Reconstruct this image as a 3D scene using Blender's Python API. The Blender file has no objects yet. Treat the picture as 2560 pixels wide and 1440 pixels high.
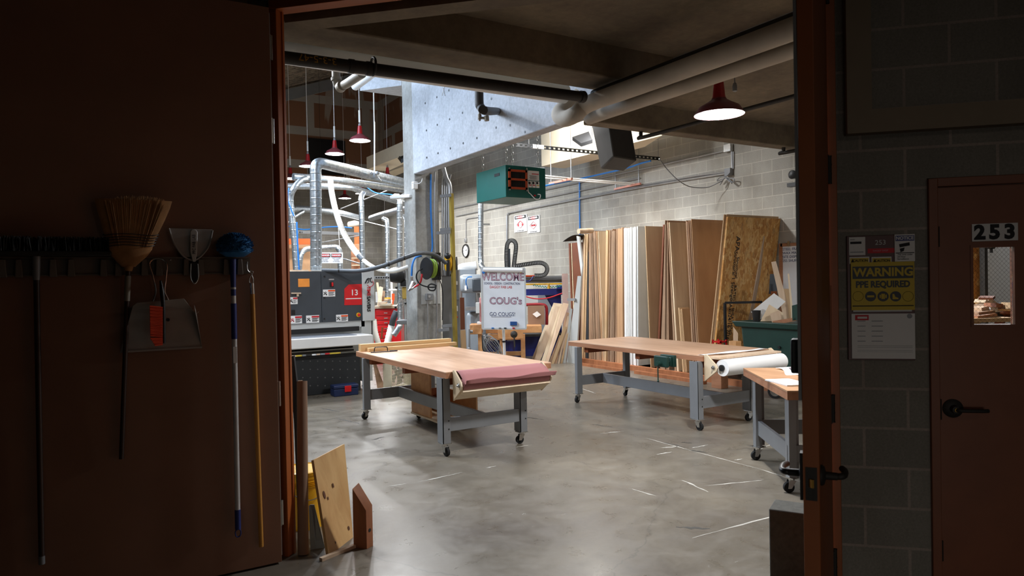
import bpy, bmesh, math, random
from mathutils import Vector, Matrix
random.seed(7)
scene = bpy.context.scene
COL = scene.collection
# ------------------------------------------------------------------ camera and measuring helpers
EYE = 1.68; FOC = 1748.0
_v1 = Vector((-1065, 0, -FOC)); _v2 = Vector((2870, 77, -FOC))
_Y = _v1.normalized(); _X = (_v2 - _v2.dot(_Y) * _Y).normalized(); _Z = _X.cross(_Y)
CAM = Vector((0, 0, EYE))
R3 = Matrix((_X, _Y, _Z))                       # camera axes -> world axes
def ray(x, y): return R3 @ Vector((x - 1280, 720 - y, -FOC))
def FL(x, y, h=0.0):
    d = ray(x, y); return CAM + d * ((h - EYE) / d.z)
def PX(x, y, X0):
    d = ray(x, y); return CAM + d * (X0 / d.x)
def PY(x, y, Y0):
    d = ray(x, y); return CAM + d * (Y0 / d.y)
def PS(x, y, s):                                  # on the diagonal wall plane X + Y = s * sqrt2
    d = ray(x, y); return CAM + d * (s * 2 ** .5 / (d.x + d.y))
def W(x, y, D):
    return CAM + ray(x, y) * (D / FOC)
cd = bpy.data.cameras.new('camera'); cam = bpy.data.objects.new('camera', cd); COL.objects.link(cam)
cd.sensor_width = 36.0; cd.lens = 36.0 * FOC / 2560; cd.clip_start = 0.05; cd.clip_end = 200
cam.matrix_world = Matrix.Translation(CAM) @ R3.to_4x4()
scene.camera = cam
cd.dof.use_dof = True; cd.dof.focus_distance = 9.0; cd.dof.aperture_fstop = 5.6
V = Vector
E45 = V((1, -1, 0)).normalized()                  # along the diagonal wall, to the right
N45 = V((-1, -1, 0)).normalized()                 # its normal, towards the lobby
# ------------------------------------------------------------------ mesh builder
class M:
    def __init__(s): s.v = []; s.f = []; s.sm = []
    def add(s, vs, fs, smooth=False):
        o = len(s.v); s.v += [tuple(p) for p in vs]; s.f += [tuple(i + o for i in f) for f in fs]; s.sm += [smooth] * len(fs); return s
    def hexa(s, b, t):
        n = len(b); vs = list(b) + list(t)
        fs = [tuple(reversed(range(n))), tuple(range(n, 2 * n))] + [(i, (i + 1) % n, n + (i + 1) % n, n + i) for i in range(n)]
        return s.add(vs, fs)
    def box(s, x0, x1, y0, y1, z0, z1):
        return s.hexa([(x0, y0, z0), (x1, y0, z0), (x1, y1, z0), (x0, y1, z0)], [(x0, y0, z1), (x1, y0, z1), (x1, y1, z1), (x0, y1, z1)])
    def obox(s, c, u, v, w):                      # centre and three half vectors
        c, u, v, w = V(c), V(u), V(v), V(w)
        return s.hexa([c - u - v - w, c + u - v - w, c + u + v - w, c - u + v - w], [c - u - v + w, c + u - v + w, c + u + v + w, c - u + v + w])
    def bar(s, a, b, w, h, up=(0, 0, 1)):         # rectangular bar from a to b
        a, b = V(a), V(b); d = (b - a); L = d.length; d.normalize(); up = V(up)
        if abs(d.dot(up)) > .99: up = V((1, 0, 0))
        sd = d.cross(up).normalized(); u2 = sd.cross(d).normalized()
        return s.obox((a + b) / 2, d * L / 2, sd * w / 2, u2 * h / 2)
    def cyl(s, a, b, r, r2=None, n=16, cap=True):
        a, b = V(a), V(b); r2 = r if r2 is None else r2
        d = (b - a).normalized(); up = V((0, 0, 1)) if abs(d.z) < .9 else V((1, 0, 0))
        u = d.cross(up).normalized(); w = u.cross(d)
        ring = lambda c, q: [c + (u * math.cos(2 * math.pi * i / n) + w * math.sin(2 * math.pi * i / n)) * q for i in range(n)]
        s.add(ring(a, r) + ring(b, r2), [(i, (i + 1) % n, n + (i + 1) % n, n + i) for i in range(n)], True)
        if cap:
            s.add(ring(a, r), [tuple(range(n))[::-1]]); s.add(ring(b, r2), [tuple(range(n))])
        return s
    def tube(s, pts, r, n=10, sub=6, closed=False, rib=0, radii=None, cap=True):
        pts = [V(p) for p in pts]
        if sub > 1 and len(pts) > 2: pts, ts = crs(pts, sub)
        if radii: r = lambda t, R_=radii: R_[min(int(t * (len(R_) - 1)), len(R_) - 2)] * (1 - (t * (len(R_) - 1) % 1)) + R_[min(int(t * (len(R_) - 1)) + 1, len(R_) - 1)] * (t * (len(R_) - 1) % 1)
        if rib:
            out = []; 
            for i in range(len(pts) - 1):
                L = (pts[i + 1] - pts[i]).length; k = max(1, int(L / rib))
                for j in range(k): out.append(pts[i].lerp(pts[i + 1], j / k))
            out.append(pts[-1]); pts = out
        m = len(pts); prev = None; rings = []
        for i, p in enumerate(pts):
            t = (pts[min(i + 1, m - 1)] - pts[max(i - 1, 0)])
            if t.length < 1e-9: t = V((0, 0, 1))
            t.normalize()
            if prev is None:
                up = V((0, 0, 1)) if abs(t.z) < .9 else V((1, 0, 0)); u = t.cross(up).normalized()
            else:
                u = (prev - t * prev.dot(t)).normalized()
            prev = u; w = t.cross(u)
            q = r(i / max(m - 1, 1)) if callable(r) else r
            if rib and i % 2: q *= .88
            rings.append([p + (u * math.cos(2 * math.pi * k / n) + w * math.sin(2 * math.pi * k / n)) * q for k in range(n)])
        vs = [q for rg in rings for q in rg]; fs = []
        for i in range(m - 1):
            for k in range(n):
                fs.append((i * n + k, i * n + (k + 1) % n, (i + 1) * n + (k + 1) % n, (i + 1) * n + k))
        s.add(vs, fs, True)
        if cap: s.add(rings[0], [tuple(range(n))[::-1]]); s.add(rings[-1], [tuple(range(n))])
        return s
    def prism(s, pts, off):
        pts = [V(p) for p in pts]; off = V(off); return s.hexa(pts, [p + off for p in pts])
    def lathe(s, c, prof, n=24, ax=(0, 0, 1)):    # profile of (r, h)
        c = V(c); a = V(ax).normalized(); up = V((0, 0, 1)) if abs(a.z) < .9 else V((1, 0, 0))
        u = a.cross(up).normalized(); w = a.cross(u); vs = []; fs = []
        for r, h in prof:
            vs += [c + a * h + (u * math.cos(2 * math.pi * k / n) + w * math.sin(2 * math.pi * k / n)) * max(r, 1e-4) for k in range(n)]
        for i in range(len(prof) - 1):
            for k in range(n): fs.append((i * n + k, i * n + (k + 1) % n, (i + 1) * n + (k + 1) % n, (i + 1) * n + k))
        return s.add(vs, fs, True)
    def ball(s, c, r, n=12, sz=1.0):
        return s.lathe(c, [(r * math.sin(math.pi * i / n), -r * sz * math.cos(math.pi * i / n)) for i in range(n + 1)], n * 2)
    def grid(s, fn, nu, nv, thick=None):
        vs = [fn(i / nu, j / nv) for j in range(nv + 1) for i in range(nu + 1)]
        fs = [(j * (nu + 1) + i, j * (nu + 1) + i + 1, (j + 1) * (nu + 1) + i + 1, (j + 1) * (nu + 1) + i) for j in range(nv) for i in range(nu)]
        return s.add(vs, fs, True)
def crs(p, sub):
    q = [p[0] * 2 - p[1]] + p + [p[-1] * 2 - p[-2]]; out = []; ts = []
    for i in range(1, len(q) - 2):
        for j in range(sub):
            t = j / sub; a, b, c, d = q[i - 1], q[i], q[i + 1], q[i + 2]
            out.append(.5 * ((2 * b) + (c - a) * t + (2 * a - 5 * b + 4 * c - d) * t * t + (3 * b - a - 3 * c + d) * t ** 3)); ts.append(0)
    out.append(p[-1]); return out, ts
def link(me, name, mt, parent=None, loc=(0, 0, 0), bev=0, solid=0):
    o = bpy.data.objects.new(name, me); COL.objects.link(o)
    if mt is not None: me.materials.append(mt)
    if parent is not None: o.parent = parent
    o.location = loc
    if solid:
        md = o.modifiers.new('s', 'SOLIDIFY'); md.thickness = solid; md.offset = 0
    if bev:
        md = o.modifiers.new('b', 'BEVEL'); md.width = bev; md.segments = 2; md.limit_method = 'ANGLE'; md.angle_limit = math.radians(40)
    return o
def mesh_of(m, sub):
    me = bpy.data.meshes.new('mesh')
    me.from_pydata([(x - sub[0], y - sub[1], z - sub[2]) for x, y, z in m.v], [], m.f)
    me.polygons.foreach_set('use_smooth', m.sm); me.update()
    bm = bmesh.new(); bm.from_mesh(me); bmesh.ops.remove_doubles(bm, verts=bm.verts, dist=1e-5); bmesh.ops.recalc_face_normals(bm, faces=bm.faces); bm.to_mesh(me); bm.free()
    try: me.set_sharp_from_angle(angle=math.radians(38))
    except Exception: pass
    return me
def rootof(o):
    while o.parent is not None: o = o.parent
    return o
def abspos(o):
    p = V((0, 0, 0))
    while o is not None: p += o.location; o = o.parent
    return p
def part(name, m, mt, parent, bev=0, label=None, local=False, solid=0):
    """a part: vertices in world space unless local"""
    me = mesh_of(m, (0, 0, 0) if local else abspos(parent))
    o = link(me, name, mt, parent, bev=bev, solid=solid)
    if label: o['label'] = label
    return o
def thing(name, label, cat, loc=(0, 0, 0), group=None, rz=0):
    o = bpy.data.objects.new(name, None); COL.objects.link(o); o.location = loc; o.rotation_euler = (0, 0, rz)
    o.empty_display_size = .1; o['label'] = label; o['category'] = cat
    if group: o['group'] = group
    return o
def solo(name, m, mt, label, cat, group=None, bev=0, kind=None, solid=0):
    """a thing that is one mesh, origin at its base"""
    xs = [p[0] for p in m.v]; ys = [p[1] for p in m.v]; zs = [p[2] for p in m.v]
    c = ((min(xs) + max(xs)) / 2, (min(ys) + max(ys)) / 2, min(zs))
    o = link(mesh_of(m, c), name, mt, None, c, bev, solid)
    if label: o['label'] = label
    if cat: o['category'] = cat
    if group: o['group'] = group
    if kind: o['kind'] = kind
    return o
def struct(name, m, mt, parent=None, bev=0):
    o = link(mesh_of(m, abspos(parent) if parent else (0, 0, 0)), name, mt, parent, bev=bev)
    if parent is None: o['kind'] = 'structure'
    return o
def sempty(name):
    o = bpy.data.objects.new(name, None); COL.objects.link(o); o['kind'] = 'structure'; return o
def copy_tree(o, parent=None):
    c = o.copy(); COL.objects.link(c); c.parent = parent
    for ch in list(o.children): copy_tree(ch, c)
    return c
def text(name, s, org, ux, uy, size, mt, parent, align='CENTER', off=0.0, ext=0.0006, xs=1.0, solo_l=None, sp=1.0):
    cu = bpy.data.curves.new('t', 'FONT'); cu.body = s; cu.size = size; cu.align_x = align; cu.align_y = 'CENTER'; cu.extrude = ext; cu.offset = off; cu.resolution_u = 3; cu.space_line = sp
    t = bpy.data.objects.new('t', cu); COL.objects.link(t)
    bpy.context.view_layer.update()
    me = bpy.data.meshes.new_from_object(t.evaluated_get(bpy.context.evaluated_depsgraph_get()))
    bpy.data.objects.remove(t); bpy.data.curves.remove(cu)
    ux, uy = V(ux).normalized(), V(uy).normalized(); uz = ux.cross(uy); org = V(org)
    base = abspos(parent)
    for v in me.vertices:
        p = org + ux * v.co.x * xs + uy * v.co.y + uz * v.co.z; v.co = p - base
    me.materials.clear()
    return link(me, name, mt, parent)
# ------------------------------------------------------------------ materials
def srgb(h):
    h = h.lstrip('#'); c = [int(h[i:i + 2], 16) / 255 for i in (0, 2, 4)]
    return tuple((x / 12.92 if x <= .04045 else ((x + .055) / 1.055) ** 2.4) for x in c) + (1,)
class NT:
    def __init__(s, name):
        s.m = bpy.data.materials.new(name); s.m.use_nodes = True; s.t = s.m.node_tree; s.n = s.t.nodes; s.n.clear()
        s.out = s.N('ShaderNodeOutputMaterial'); s.b = s.N('ShaderNodeBsdfPrincipled'); s.L(s.b.outputs[0], s.out.inputs[0])
    def N(s, ty, **k):
        x = s.n.new(ty)
        for a, b in k.items(): setattr(x, a, b)
        return x
    def L(s, a, b): s.t.links.new(a, b)
    def coord(s, kind='Object', scale=(1, 1, 1), rand=0):
        c = s.N('ShaderNodeTexCoord'); mp = s.N('ShaderNodeMapping'); mp.inputs['Scale'].default_value = scale
        if kind == 'World':
            g = s.N('ShaderNodeNewGeometry'); s.L(g.outputs['Position'], mp.inputs[0])
        else: s.L(c.outputs[kind], mp.inputs[0])
        if rand:
            oi = s.N('ShaderNodeObjectInfo'); mu = s.N('ShaderNodeMath', operation='MULTIPLY'); mu.inputs[1].default_value = rand
            s.L(oi.outputs['Random'], mu.inputs[0]); s.L(mu.outputs[0], mp.inputs['Location'])
        return mp.outputs[0]
    def noise(s, co, sc, det=4, rough=.55, dist=0):
        x = s.N('ShaderNodeTexNoise'); x.inputs['Scale'].default_value = sc; x.inputs['Detail'].default_value = det; x.inputs['Roughness'].default_value = rough; x.inputs['Distortion'].default_value = dist
        s.L(co, x.inputs['Vector']); return x.outputs[0]
    def ramp(s, f, stops):
        x = s.N('ShaderNodeValToRGB'); e = x.color_ramp.elements
        while len(e) < len(stops): e.new(.5)
        for i, (p, c) in enumerate(stops): e[i].position = p; e[i].color = c if isinstance(c, tuple) else srgb(c)
        s.L(f, x.inputs[0]); return x.outputs[0]
    def mix(s, f, a, b, mode='MIX'):
        x = s.N('ShaderNodeMix', data_type='RGBA', blend_type=mode)
        for i, v in ((0, f), (6, a), (7, b)):
            if isinstance(v, (int, float)): x.inputs[i].default_value = v
            elif isinstance(v, (tuple, str)): x.inputs[i].default_value = srgb(v) if isinstance(v, str) else v
            else: s.L(v, x.inputs[i])
        return x.outputs[2]
    def math(s, op, a, b=None):
        x = s.N('ShaderNodeMath', operation=op)
        for i, v in ((0, a), (1, b)):
            if v is None: continue
            if isinstance(v, (int, float)): x.inputs[i].default_value = v
            else: s.L(v, x.inputs[i])
        return x.outputs[0]
    def bump(s, h, st=.2, d=.01):
        x = s.N('ShaderNodeBump'); x.inputs['Strength'].default_value = st; x.inputs['Distance'].default_value = d
        s.L(h, x.inputs['Height']); s.L(x.outputs[0], s.b.inputs['Normal'])
    def base(s, c):
        if isinstance(c, (tuple, str)): s.b.inputs['Base Color'].default_value = srgb(c) if isinstance(c, str) else c
        else: s.L(c, s.b.inputs['Base Color'])
    def set(s, **k):
        for a, b in k.items(): s.b.inputs[{'r': 'Roughness', 'm': 'Metallic', 'tr': 'Transmission Weight', 'coat': 'Coat Weight', 'spec': 'Specular IOR Level', 'alpha': 'Alpha'}[a]].default_value = b
        return s
def tint(c, k):
    c = srgb(c) if isinstance(c, str) else c; return tuple(min(1, x * k) for x in c[:3]) + (1,)
def plain(name, c, r=.5, m=0, var=.12, sc=6, bump=0, world=False, coat=0):
    t = NT(name); co = t.coord('World' if world else 'Object', rand=0 if world else 9)
    n = t.noise(co, sc, 4); t.base(t.ramp(n, [(.3, tint(c, 1 - var)), (.7, tint(c, 1 + var))])); t.set(r=r, m=m, coat=coat)
    if bump: t.bump(t.noise(co, sc * 12, 3), bump, .004)
    return t.m
def wood(name, a, b, r=.55, scale=(1, 1, 1), gs=14, rnd=.15, knots=False):
    """grain runs along the axis whose scale is smallest"""
    t = NT(name); co = t.coord('Object', scale, rand=17)
    n1 = t.noise(co, gs, 5, .6, .6); n2 = t.noise(co, gs * .22, 3, .5, 1.2)
    c = t.ramp(t.math('ADD', t.math('MULTIPLY', n1, .6), t.math('MULTIPLY', n2, .4)), [(.33, a), (.62, b)])
    oi = t.N('ShaderNodeObjectInfo'); br = t.ramp(oi.outputs['Random'], [(0, (1 - rnd,) * 3 + (1,)), (1, (1, 1 - rnd * .25, 1 - rnd * .4, 1))])
    c = t.mix(1.0, c, br, 'MULTIPLY')
    if knots:
        v = t.N('ShaderNodeTexVoronoi'); v.inputs['Scale'].default_value = 3.2; t.L(t.coord('Object', (scale[0] ** .4, scale[1] ** .4, scale[2] ** .4), 17), v.inputs['Vector'])
        k = t.ramp(v.outputs['Distance'], [(.05, (1, 1, 1, 1)), (.11, (0, 0, 0, 1))]); c = t.mix(k, c, '#5b3318')
    t.base(c); t.set(r=r); t.bump(n1, .12, .002); return t.m
def blocks(name, c1, c2, mort, mode, bw=.406, bh=.2, dirt=.0, phase=(0, 0), msize=.006):
    t = NT(name); g = t.N('ShaderNodeNewGeometry'); sp = t.N('ShaderNodeSeparateXYZ'); t.L(g.outputs['Position'], sp.inputs[0])
    cb = t.N('ShaderNodeCombineXYZ')
    if mode == 'Y': u = sp.outputs[1]
    elif mode == 'X': u = sp.outputs[0]
    else: u = t.math('MULTIPLY', t.math('SUBTRACT', sp.outputs[0], sp.outputs[1]), .70711)
    t.L(t.math('ADD', u, phase[0]), cb.inputs[0]); t.L(t.math('ADD', sp.outputs[2], phase[1]), cb.inputs[1])
    b = t.N('ShaderNodeTexBrick'); t.L(cb.outputs[0], b.inputs['Vector'])
    for k, v in (('Scale', 1.0), ('Mortar Size', msize), ('Mortar Smooth', .3), ('Brick Width', bw), ('Row Height', bh), ('Bias', 0)): b.inputs[k].default_value = v
    b.inputs['Color1'].default_value = srgb(c1); b.inputs['Color2'].default_value = srgb(c2); b.inputs['Mortar'].default_value = srgb(mort)
    n = t.noise(t.coord('World'), 90, 3, .7); n2 = t.noise(t.coord('World', (1, 1, .5)), 1.3, 5, .6)
    c = t.mix(.35, b.outputs[0], t.ramp(n, [(.3, '#8f8b84'), (.7, '#ffffff')]), 'MULTIPLY')
    c = t.mix(.5, c, t.ramp(n2, [(.35, '#b9b2a6'), (.6, '#ffffff')]), 'MULTIPLY')
    t.base(c); t.set(r=.9); h = t.math('SUBTRACT', t.math('MULTIPLY', n, .25), b.outputs['Fac']); t.bump(h, .35, .006); return t.m
def emis(name, c, st):
    m = bpy.data.materials.new(name); m.use_nodes = True; n = m.node_tree.nodes; n.clear()
    e = n.new('ShaderNodeEmission'); e.inputs[0].default_value = srgb(c) if isinstance(c, str) else c; e.inputs[1].default_value = st
    o = n.new('ShaderNodeOutputMaterial'); m.node_tree.links.new(e.outputs[0], o.inputs[0]); return m
def concrete(name, a, b, r=.85, sc=1.6, stain='#6b5f50', bump=.2, holes=False):
    t = NT(name); co = t.coord('World'); n = t.noise(co, sc, 7, .62, .3); n2 = t.noise(co, sc * 9, 4, .7); n3 = t.noise(t.coord('World', (1, 1, .22)), 2.4, 5, .6)
    c = t.ramp(n, [(.32, a), (.66, b)]); c = t.mix(t.ramp(n3, [(.55, (0, 0, 0, 1)), (.75, (.5, .5, .5, 1))]), c, stain)
    c = t.mix(.3, c, t.ramp(n2, [(.35, '#9a958c'), (.65, '#ffffff')]), 'MULTIPLY'); t.base(c); t.set(r=r); t.bump(n2, bump, .006); return t.m
MT = {}
MT['wall'] = blocks('painted_concrete_block', '#b5b2a9', '#aaa79f', '#d0ccc1', 'Y', phase=(.1, .02))
MT['wallf'] = blocks('far_concrete_block', '#a09c92', '#94908a', '#b9b5ab', 'X')
MT['lobbywall'] = blocks('lobby_concrete_block', '#98948a', '#8b887f', '#b0a49a', 'D', phase=(.13, .105), msize=.008)
MT['concrete'] = concrete('raw_concrete', '#675b4c', '#857862')
MT['beamlight'] = concrete('smooth_cast_concrete', '#a9acb0', '#c2c5ca', sc=2.2, stain='#8f8f90')
MT['column'] = concrete('cast_concrete_column', '#8d8b85', '#a9a8a3', sc=2.0, stain='#7b7366')
def floor_mat():
    t = NT('polished_concrete_floor'); co = t.coord('World'); n = t.noise(co, .9, 8, .6, .6); n2 = t.noise(co, 5, 6, .65, .4); n3 = t.noise(co, 26, 4, .7)
    c = t.ramp(n, [(.3, '#69625a'), (.5, '#777065'), (.7, '#857d70')])
    c = t.mix(.55, c, t.ramp(n2, [(.25, '#cdc8bd'), (.7, '#ffffff')]), 'MULTIPLY')
    c = t.mix(.25, c, t.ramp(n3, [(.3, '#c8c0b0'), (.65, '#ffffff')]), 'MULTIPLY')
    # dark scuffs and pale paint spots
    s1 = t.noise(t.coord('World', (1, .35, 1)), 9, 5, .75, 1.5); c = t.mix(t.ramp(s1, [(.66, (0, 0, 0, 1)), (.72, (.55, .55, .55, 1))]), c, '#3a3833')
    s2 = t.noise(t.coord('World', (.6, 1.3, 1)), 13, 6, .8, 2.0); area = t.ramp(t.noise(co, .55, 2), [(.5, (0, 0, 0, 1)), (.62, (1, 1, 1, 1))])
    c = t.mix(t.math('MULTIPLY', t.ramp(s2, [(.655, (0, 0, 0, 1)), (.68, (.8, .8, .8, 1))]), area), c, '#cfccc4')
    # saw-cut joints and hairline cracks
    v = t.N('ShaderNodeTexVoronoi', feature='DISTANCE_TO_EDGE'); v.inputs['Scale'].default_value = .42
    wv = t.N('ShaderNodeVectorMath', operation='ADD'); t.L(co, wv.inputs[0]); nn = t.N('ShaderNodeTexNoise'); nn.inputs['Scale'].default_value = 2.2; nn.inputs['Detail'].default_value = 5; t.L(co, nn.inputs['Vector'])
    mm = t.N('ShaderNodeVectorMath', operation='SCALE'); mm.inputs['Scale'].default_value = .5; t.L(nn.outputs['Color'], mm.inputs[0]); t.L(mm.outputs[0], wv.inputs[1]); t.L(wv.outputs[0], v.inputs['Vector'])
    c = t.mix(t.ramp(v.outputs['Distance'], [(.0, (.55, .55, .55, 1)), (.004, (0, 0, 0, 1))]), c, '#4a463f')
    t.base(c); rr = t.ramp(n2, [(.3, (.24, .24, .24, 1)), (.7, (.42, .42, .42, 1))]); t.L(rr, t.b.inputs['Roughness']); t.set(spec=.5); t.bump(n3, .05, .003); return t.m
MT['floor'] = floor_mat()
MT['lobbyfloor'] = MT['floor']
MT['frame'] = plain('orange_brown_frame_paint', '#a3551f', .5, var=.06, bump=.05)
MT['leaf'] = plain('tan_brown_door_paint', '#8c6650', .55, var=.07, sc=3, bump=.05)
MT['leafedge'] = plain('red_brown_door_paint', '#94501f', .5, var=.08)
MT['door'] = plain('dark_red_brown_door_paint', '#80492c', .45, var=.08)
MT['tan'] = plain('tan_trim_paint', '#8d7f6a', .7, var=.05)
MT['black'] = plain('black_plastic', '#141414', .45)
MT['blackmetal'] = plain('black_painted_metal', '#1c1c1d', .4, .3)
MT['rubber'] = plain('black_rubber', '#111112', .8)
MT['steel'] = plain('brushed_steel', '#b9bbbd', .32, 1.0, .12, 20)
MT['chrome'] = plain('zinc_plate', '#c9c9c6', .25, 1.0, .08)
MT['brass'] = plain('worn_brass', '#b08a45', .35, 1.0)
MT['greysteel'] = plain('grey_painted_steel', '#7f8183', .42, .1, .08, 3)
MT['machgrey'] = plain('machine_grey_paint', '#8a9298', .4, 0, .06)
MT['ltgrey'] = plain('light_grey_enamel', '#c9ccca', .4, 0, .03)
MT['charcoal'] = plain('charcoal_enamel', '#3a4046', .42, 0, .05)
MT['darkpanel'] = plain('dark_steel_panel', '#33383d', .5, .1, .08)
MT['red'] = plain('red_enamel', '#d3141b', .35, 0, .05)
MT['redmatte'] = plain('red_marking', '#c8202a', .6)
MT['orange'] = plain('orange_plastic', '#e8551d', .6)
MT['white'] = plain('white_paint', '#e6e6e4', .5, 0, .03)
MT['paper'] = plain('white_paper', '#ecebe8', .8, 0, .02)
MT['board'] = plain('whiteboard_enamel', '#edf2f7', .25, 0, .02)
MT['blue'] = plain('blue_air_hose', '#2477c9', .4)
MT['navy'] = plain('navy_blue_enamel', '#1f2a78', .4)
MT['yellow'] = plain('yellow_plastic', '#e8b01c', .4)
MT['yellowpaint'] = plain('yellow_sign_face', '#d3b73a', .6, 0, .03)
MT['teal'] = plain('teal_green_enamel', '#0e5f56', .4, 0, .06)
MT['bingreen'] = plain('dark_green_plastic', '#183830', .45, 0, .12)
MT['grille'] = plain('rust_orange_filter_frame', '#a8421c', .5)
MT['darkiron'] = plain('dark_cast_iron', '#2c2925', .6, .2, .25, 8, .15)
MT['pvc'] = plain('dusty_grey_pipe', '#8b8578', .55, 0, .15)
MT['insul'] = plain('canvas_pipe_insulation', '#b3aa9c', .8, 0, .16, 3, .1)
MT['conduit'] = plain('galvanised_conduit', '#a9aaab', .4, .7, .08)
MT['hose'] = plain('white_ribbed_hose', '#dedbd2', .5, 0, .05)
MT['greyhose'] = plain('dark_grey_hose', '#4b5157', .5)
MT['cream'] = plain('cream_drywall', '#d8c9ae', .85, 0, .04)
MT['ink'] = plain('black_ink', '#1a1a1c', .7)
MT['inkblue'] = plain('blue_marker', '#2d3a68', .7)
MT['inkred'] = plain('red_marker', '#d2405a', .7)
MT['inkpink'] = plain('pink_marker_fill', '#dcb6c4', .7)
MT['rosin'] = plain('red_rosin_paper', '#a9706f', .8, 0, .05, 2)
MT['darkplate'] = plain('maroon_plastic_plate', '#57302c', .45)
MT['cardboard'] = plain('brown_cardboard', '#8d6f59', .85, 0, .06, 5)
MT['cmu'] = plain('grey_cinder_block', '#5d5c56', .95, 0, .2, 40, .5)
MT['openbrown'] = plain('brown_fibreboard', '#6e3a20', .6, 0, .12, 4)
MT['fir'] = wood('fir_lumber', '#cda26c', '#e4c491', scale=(.12, 1, 1), knots=True)
MT['firy'] = wood('fir_lumber_lengthwise', '#bb8250', '#dcae7a', scale=(1, .12, 1))
MT['tabletop'] = wood('worn_maple_tabletop', '#bc9070', '#dcb494', .38, (1, .14, 1), 9, .04)
MT['tableedge'] = wood('fir_table_edge', '#8d5b3e', '#b3805f', .5, (1, .12, 1), 14, .05)
MT['apron'] = wood('red_brown_apron', '#7c3d20', '#98552f', .5, (1, .12, 1), 10, .05)
MT['birch'] = wood('birch_plywood', '#d3ba98', '#e9d7b8', .5, (1, 1, .1), 8, .12)
MT['birchtan'] = wood('tan_plywood', '#bf9e76', '#d3b48b', .55, (1, 1, .1), 7, .2)
MT['plyedge'] = wood('plywood_edge', '#917660', '#b8997b', .6, (1, 1, .08), 30, .35)
MT['mdf'] = wood('brown_fibreboard_sheet', '#ac8562', '#bd9670', .6, (1, 1, .3), 5, .12)
MT['pine'] = wood('knotty_pine_plywood', '#bd8f58', '#dcb57c', .5, (1, 1, .12), 8, .05, True)
MT['redwood'] = wood('reddish_timber', '#8c5433', '#b07048', .55, (1, 1, .15), 10, .1)
MT['palewood'] = wood('pale_offcut_wood', '#cdb092', '#e2cbb0', .6, (1, 1, .2), 12, .18)
MT['benchwood'] = wood('beech_bench_wood', '#b07a4c', '#cf9c68', .45, (.2, 1, 1), 10, .08)
def osb_mat():
    t = NT('oriented_strand_board'); v = t.N('ShaderNodeTexVoronoi'); v.inputs['Scale'].default_value = 20; v.inputs['Randomness'].default_value = 1
    co = t.coord('Object', (1, 1, .45)); wv = t.N('ShaderNodeVectorMath', operation='ADD'); t.L(co, wv.inputs[0]); nn = t.N('ShaderNodeTexNoise'); nn.inputs['Scale'].default_value = 14; nn.inputs['Detail'].default_value = 4; t.L(co, nn.inputs['Vector'])
    mm = t.N('ShaderNodeVectorMath', operation='SCALE'); mm.inputs['Scale'].default_value = .22; t.L(nn.outputs['Color'], mm.inputs[0]); t.L(mm.outputs[0], wv.inputs[1]); t.L(wv.outputs[0], v.inputs['Vector'])
    c = t.ramp(v.outputs['Color'], [(.1, '#b57c3e'), (.45, '#cf9850'), (.8, '#e4bb7c'), (.97, '#966634')]); n = t.noise(t.coord('Object', (1, 1, .4)), 30, 4, .7)
    c = t.mix(.5, c, t.ramp(n, [(.3, '#c0a070'), (.6, '#ffffff')]), 'MULTIPLY'); t.base(c); t.set(r=.65); t.bump(v.outputs['Color'], .2, .003); return t.m
MT['osb'] = osb_mat()
def galv_mat():
    t = NT('galvanised_spiral_duct'); co = t.coord('Object'); v = t.N('ShaderNodeTexVoronoi'); v.inputs['Scale'].default_value = 30; t.L(co, v.inputs['Vector'])
    t.base(t.ramp(v.outputs['Color'], [(.1, '#9ea7ad'), (.9, '#c3cad0')])); t.set(r=.34, m=.9)
    w = t.N('ShaderNodeTexWave', wave_type='BANDS', bands_direction='Z'); w.inputs['Scale'].default_value = 2.4; t.L(co, w.inputs['Vector']); t.bump(t.ramp(w.outputs['Fac'], [(.9, (0, 0, 0, 1)), (1, (1, 1, 1, 1))]), .4, .006); return t.m
MT['galv'] = galv_mat()
def deck_mat():
    t = NT('ribbed_metal_roof_deck'); n = t.noise(t.coord('World', (1, 1, 1)), 3.2, 6, .7, 1.5); t.base(t.ramp(n, [(.35, '#3c342b'), (.6, '#8d7f6c')])); t.set(r=.7); return t.m
MT['deck'] = deck_mat()
def drywall_mat():
    t = NT('unfinished_drywall'); g = t.N('ShaderNodeNewGeometry'); sp = t.N('ShaderNodeSeparateXYZ'); t.L(g.outputs['Position'], sp.inputs[0])
    cb = t.N('ShaderNodeCombineXYZ'); t.L(t.math('ADD', sp.outputs[0], sp.outputs[1]), cb.inputs[0]); t.L(sp.outputs[2], cb.inputs[1])
    b = t.N('ShaderNodeTexBrick'); t.L(cb.outputs[0], b.inputs['Vector'])
    for k, v in (('Scale', 1.0), ('Mortar Size', .16), ('Mortar Smooth', .12), ('Brick Width', 2.1), ('Row Height', 1.2)): b.inputs[k].default_value = v
    b.inputs['Color1'].default_value = srgb('#8d6347'); b.inputs['Color2'].default_value = srgb('#7f5940'); b.inputs['Mortar'].default_value = srgb('#a8a198')
    st = t.noise(t.coord('World', (1, 1, .25)), 1.6, 3, .5, .5); c = t.mix(t.ramp(st, [(.56, (0, 0, 0, 1)), (.60, (.8, .8, .8, 1))]), b.outputs[0], '#a79c90')
    t.base(c); t.set(r=.9); return t.m
MT['drywall'] = drywall_mat()
XR = 9.7; YF = 25.5; S0 = 3.85; S1 = 4.14
def T(t, s, z): return V((0, 0, z)) + E45 * t - N45 * s      # point on the diagonal wall
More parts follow.
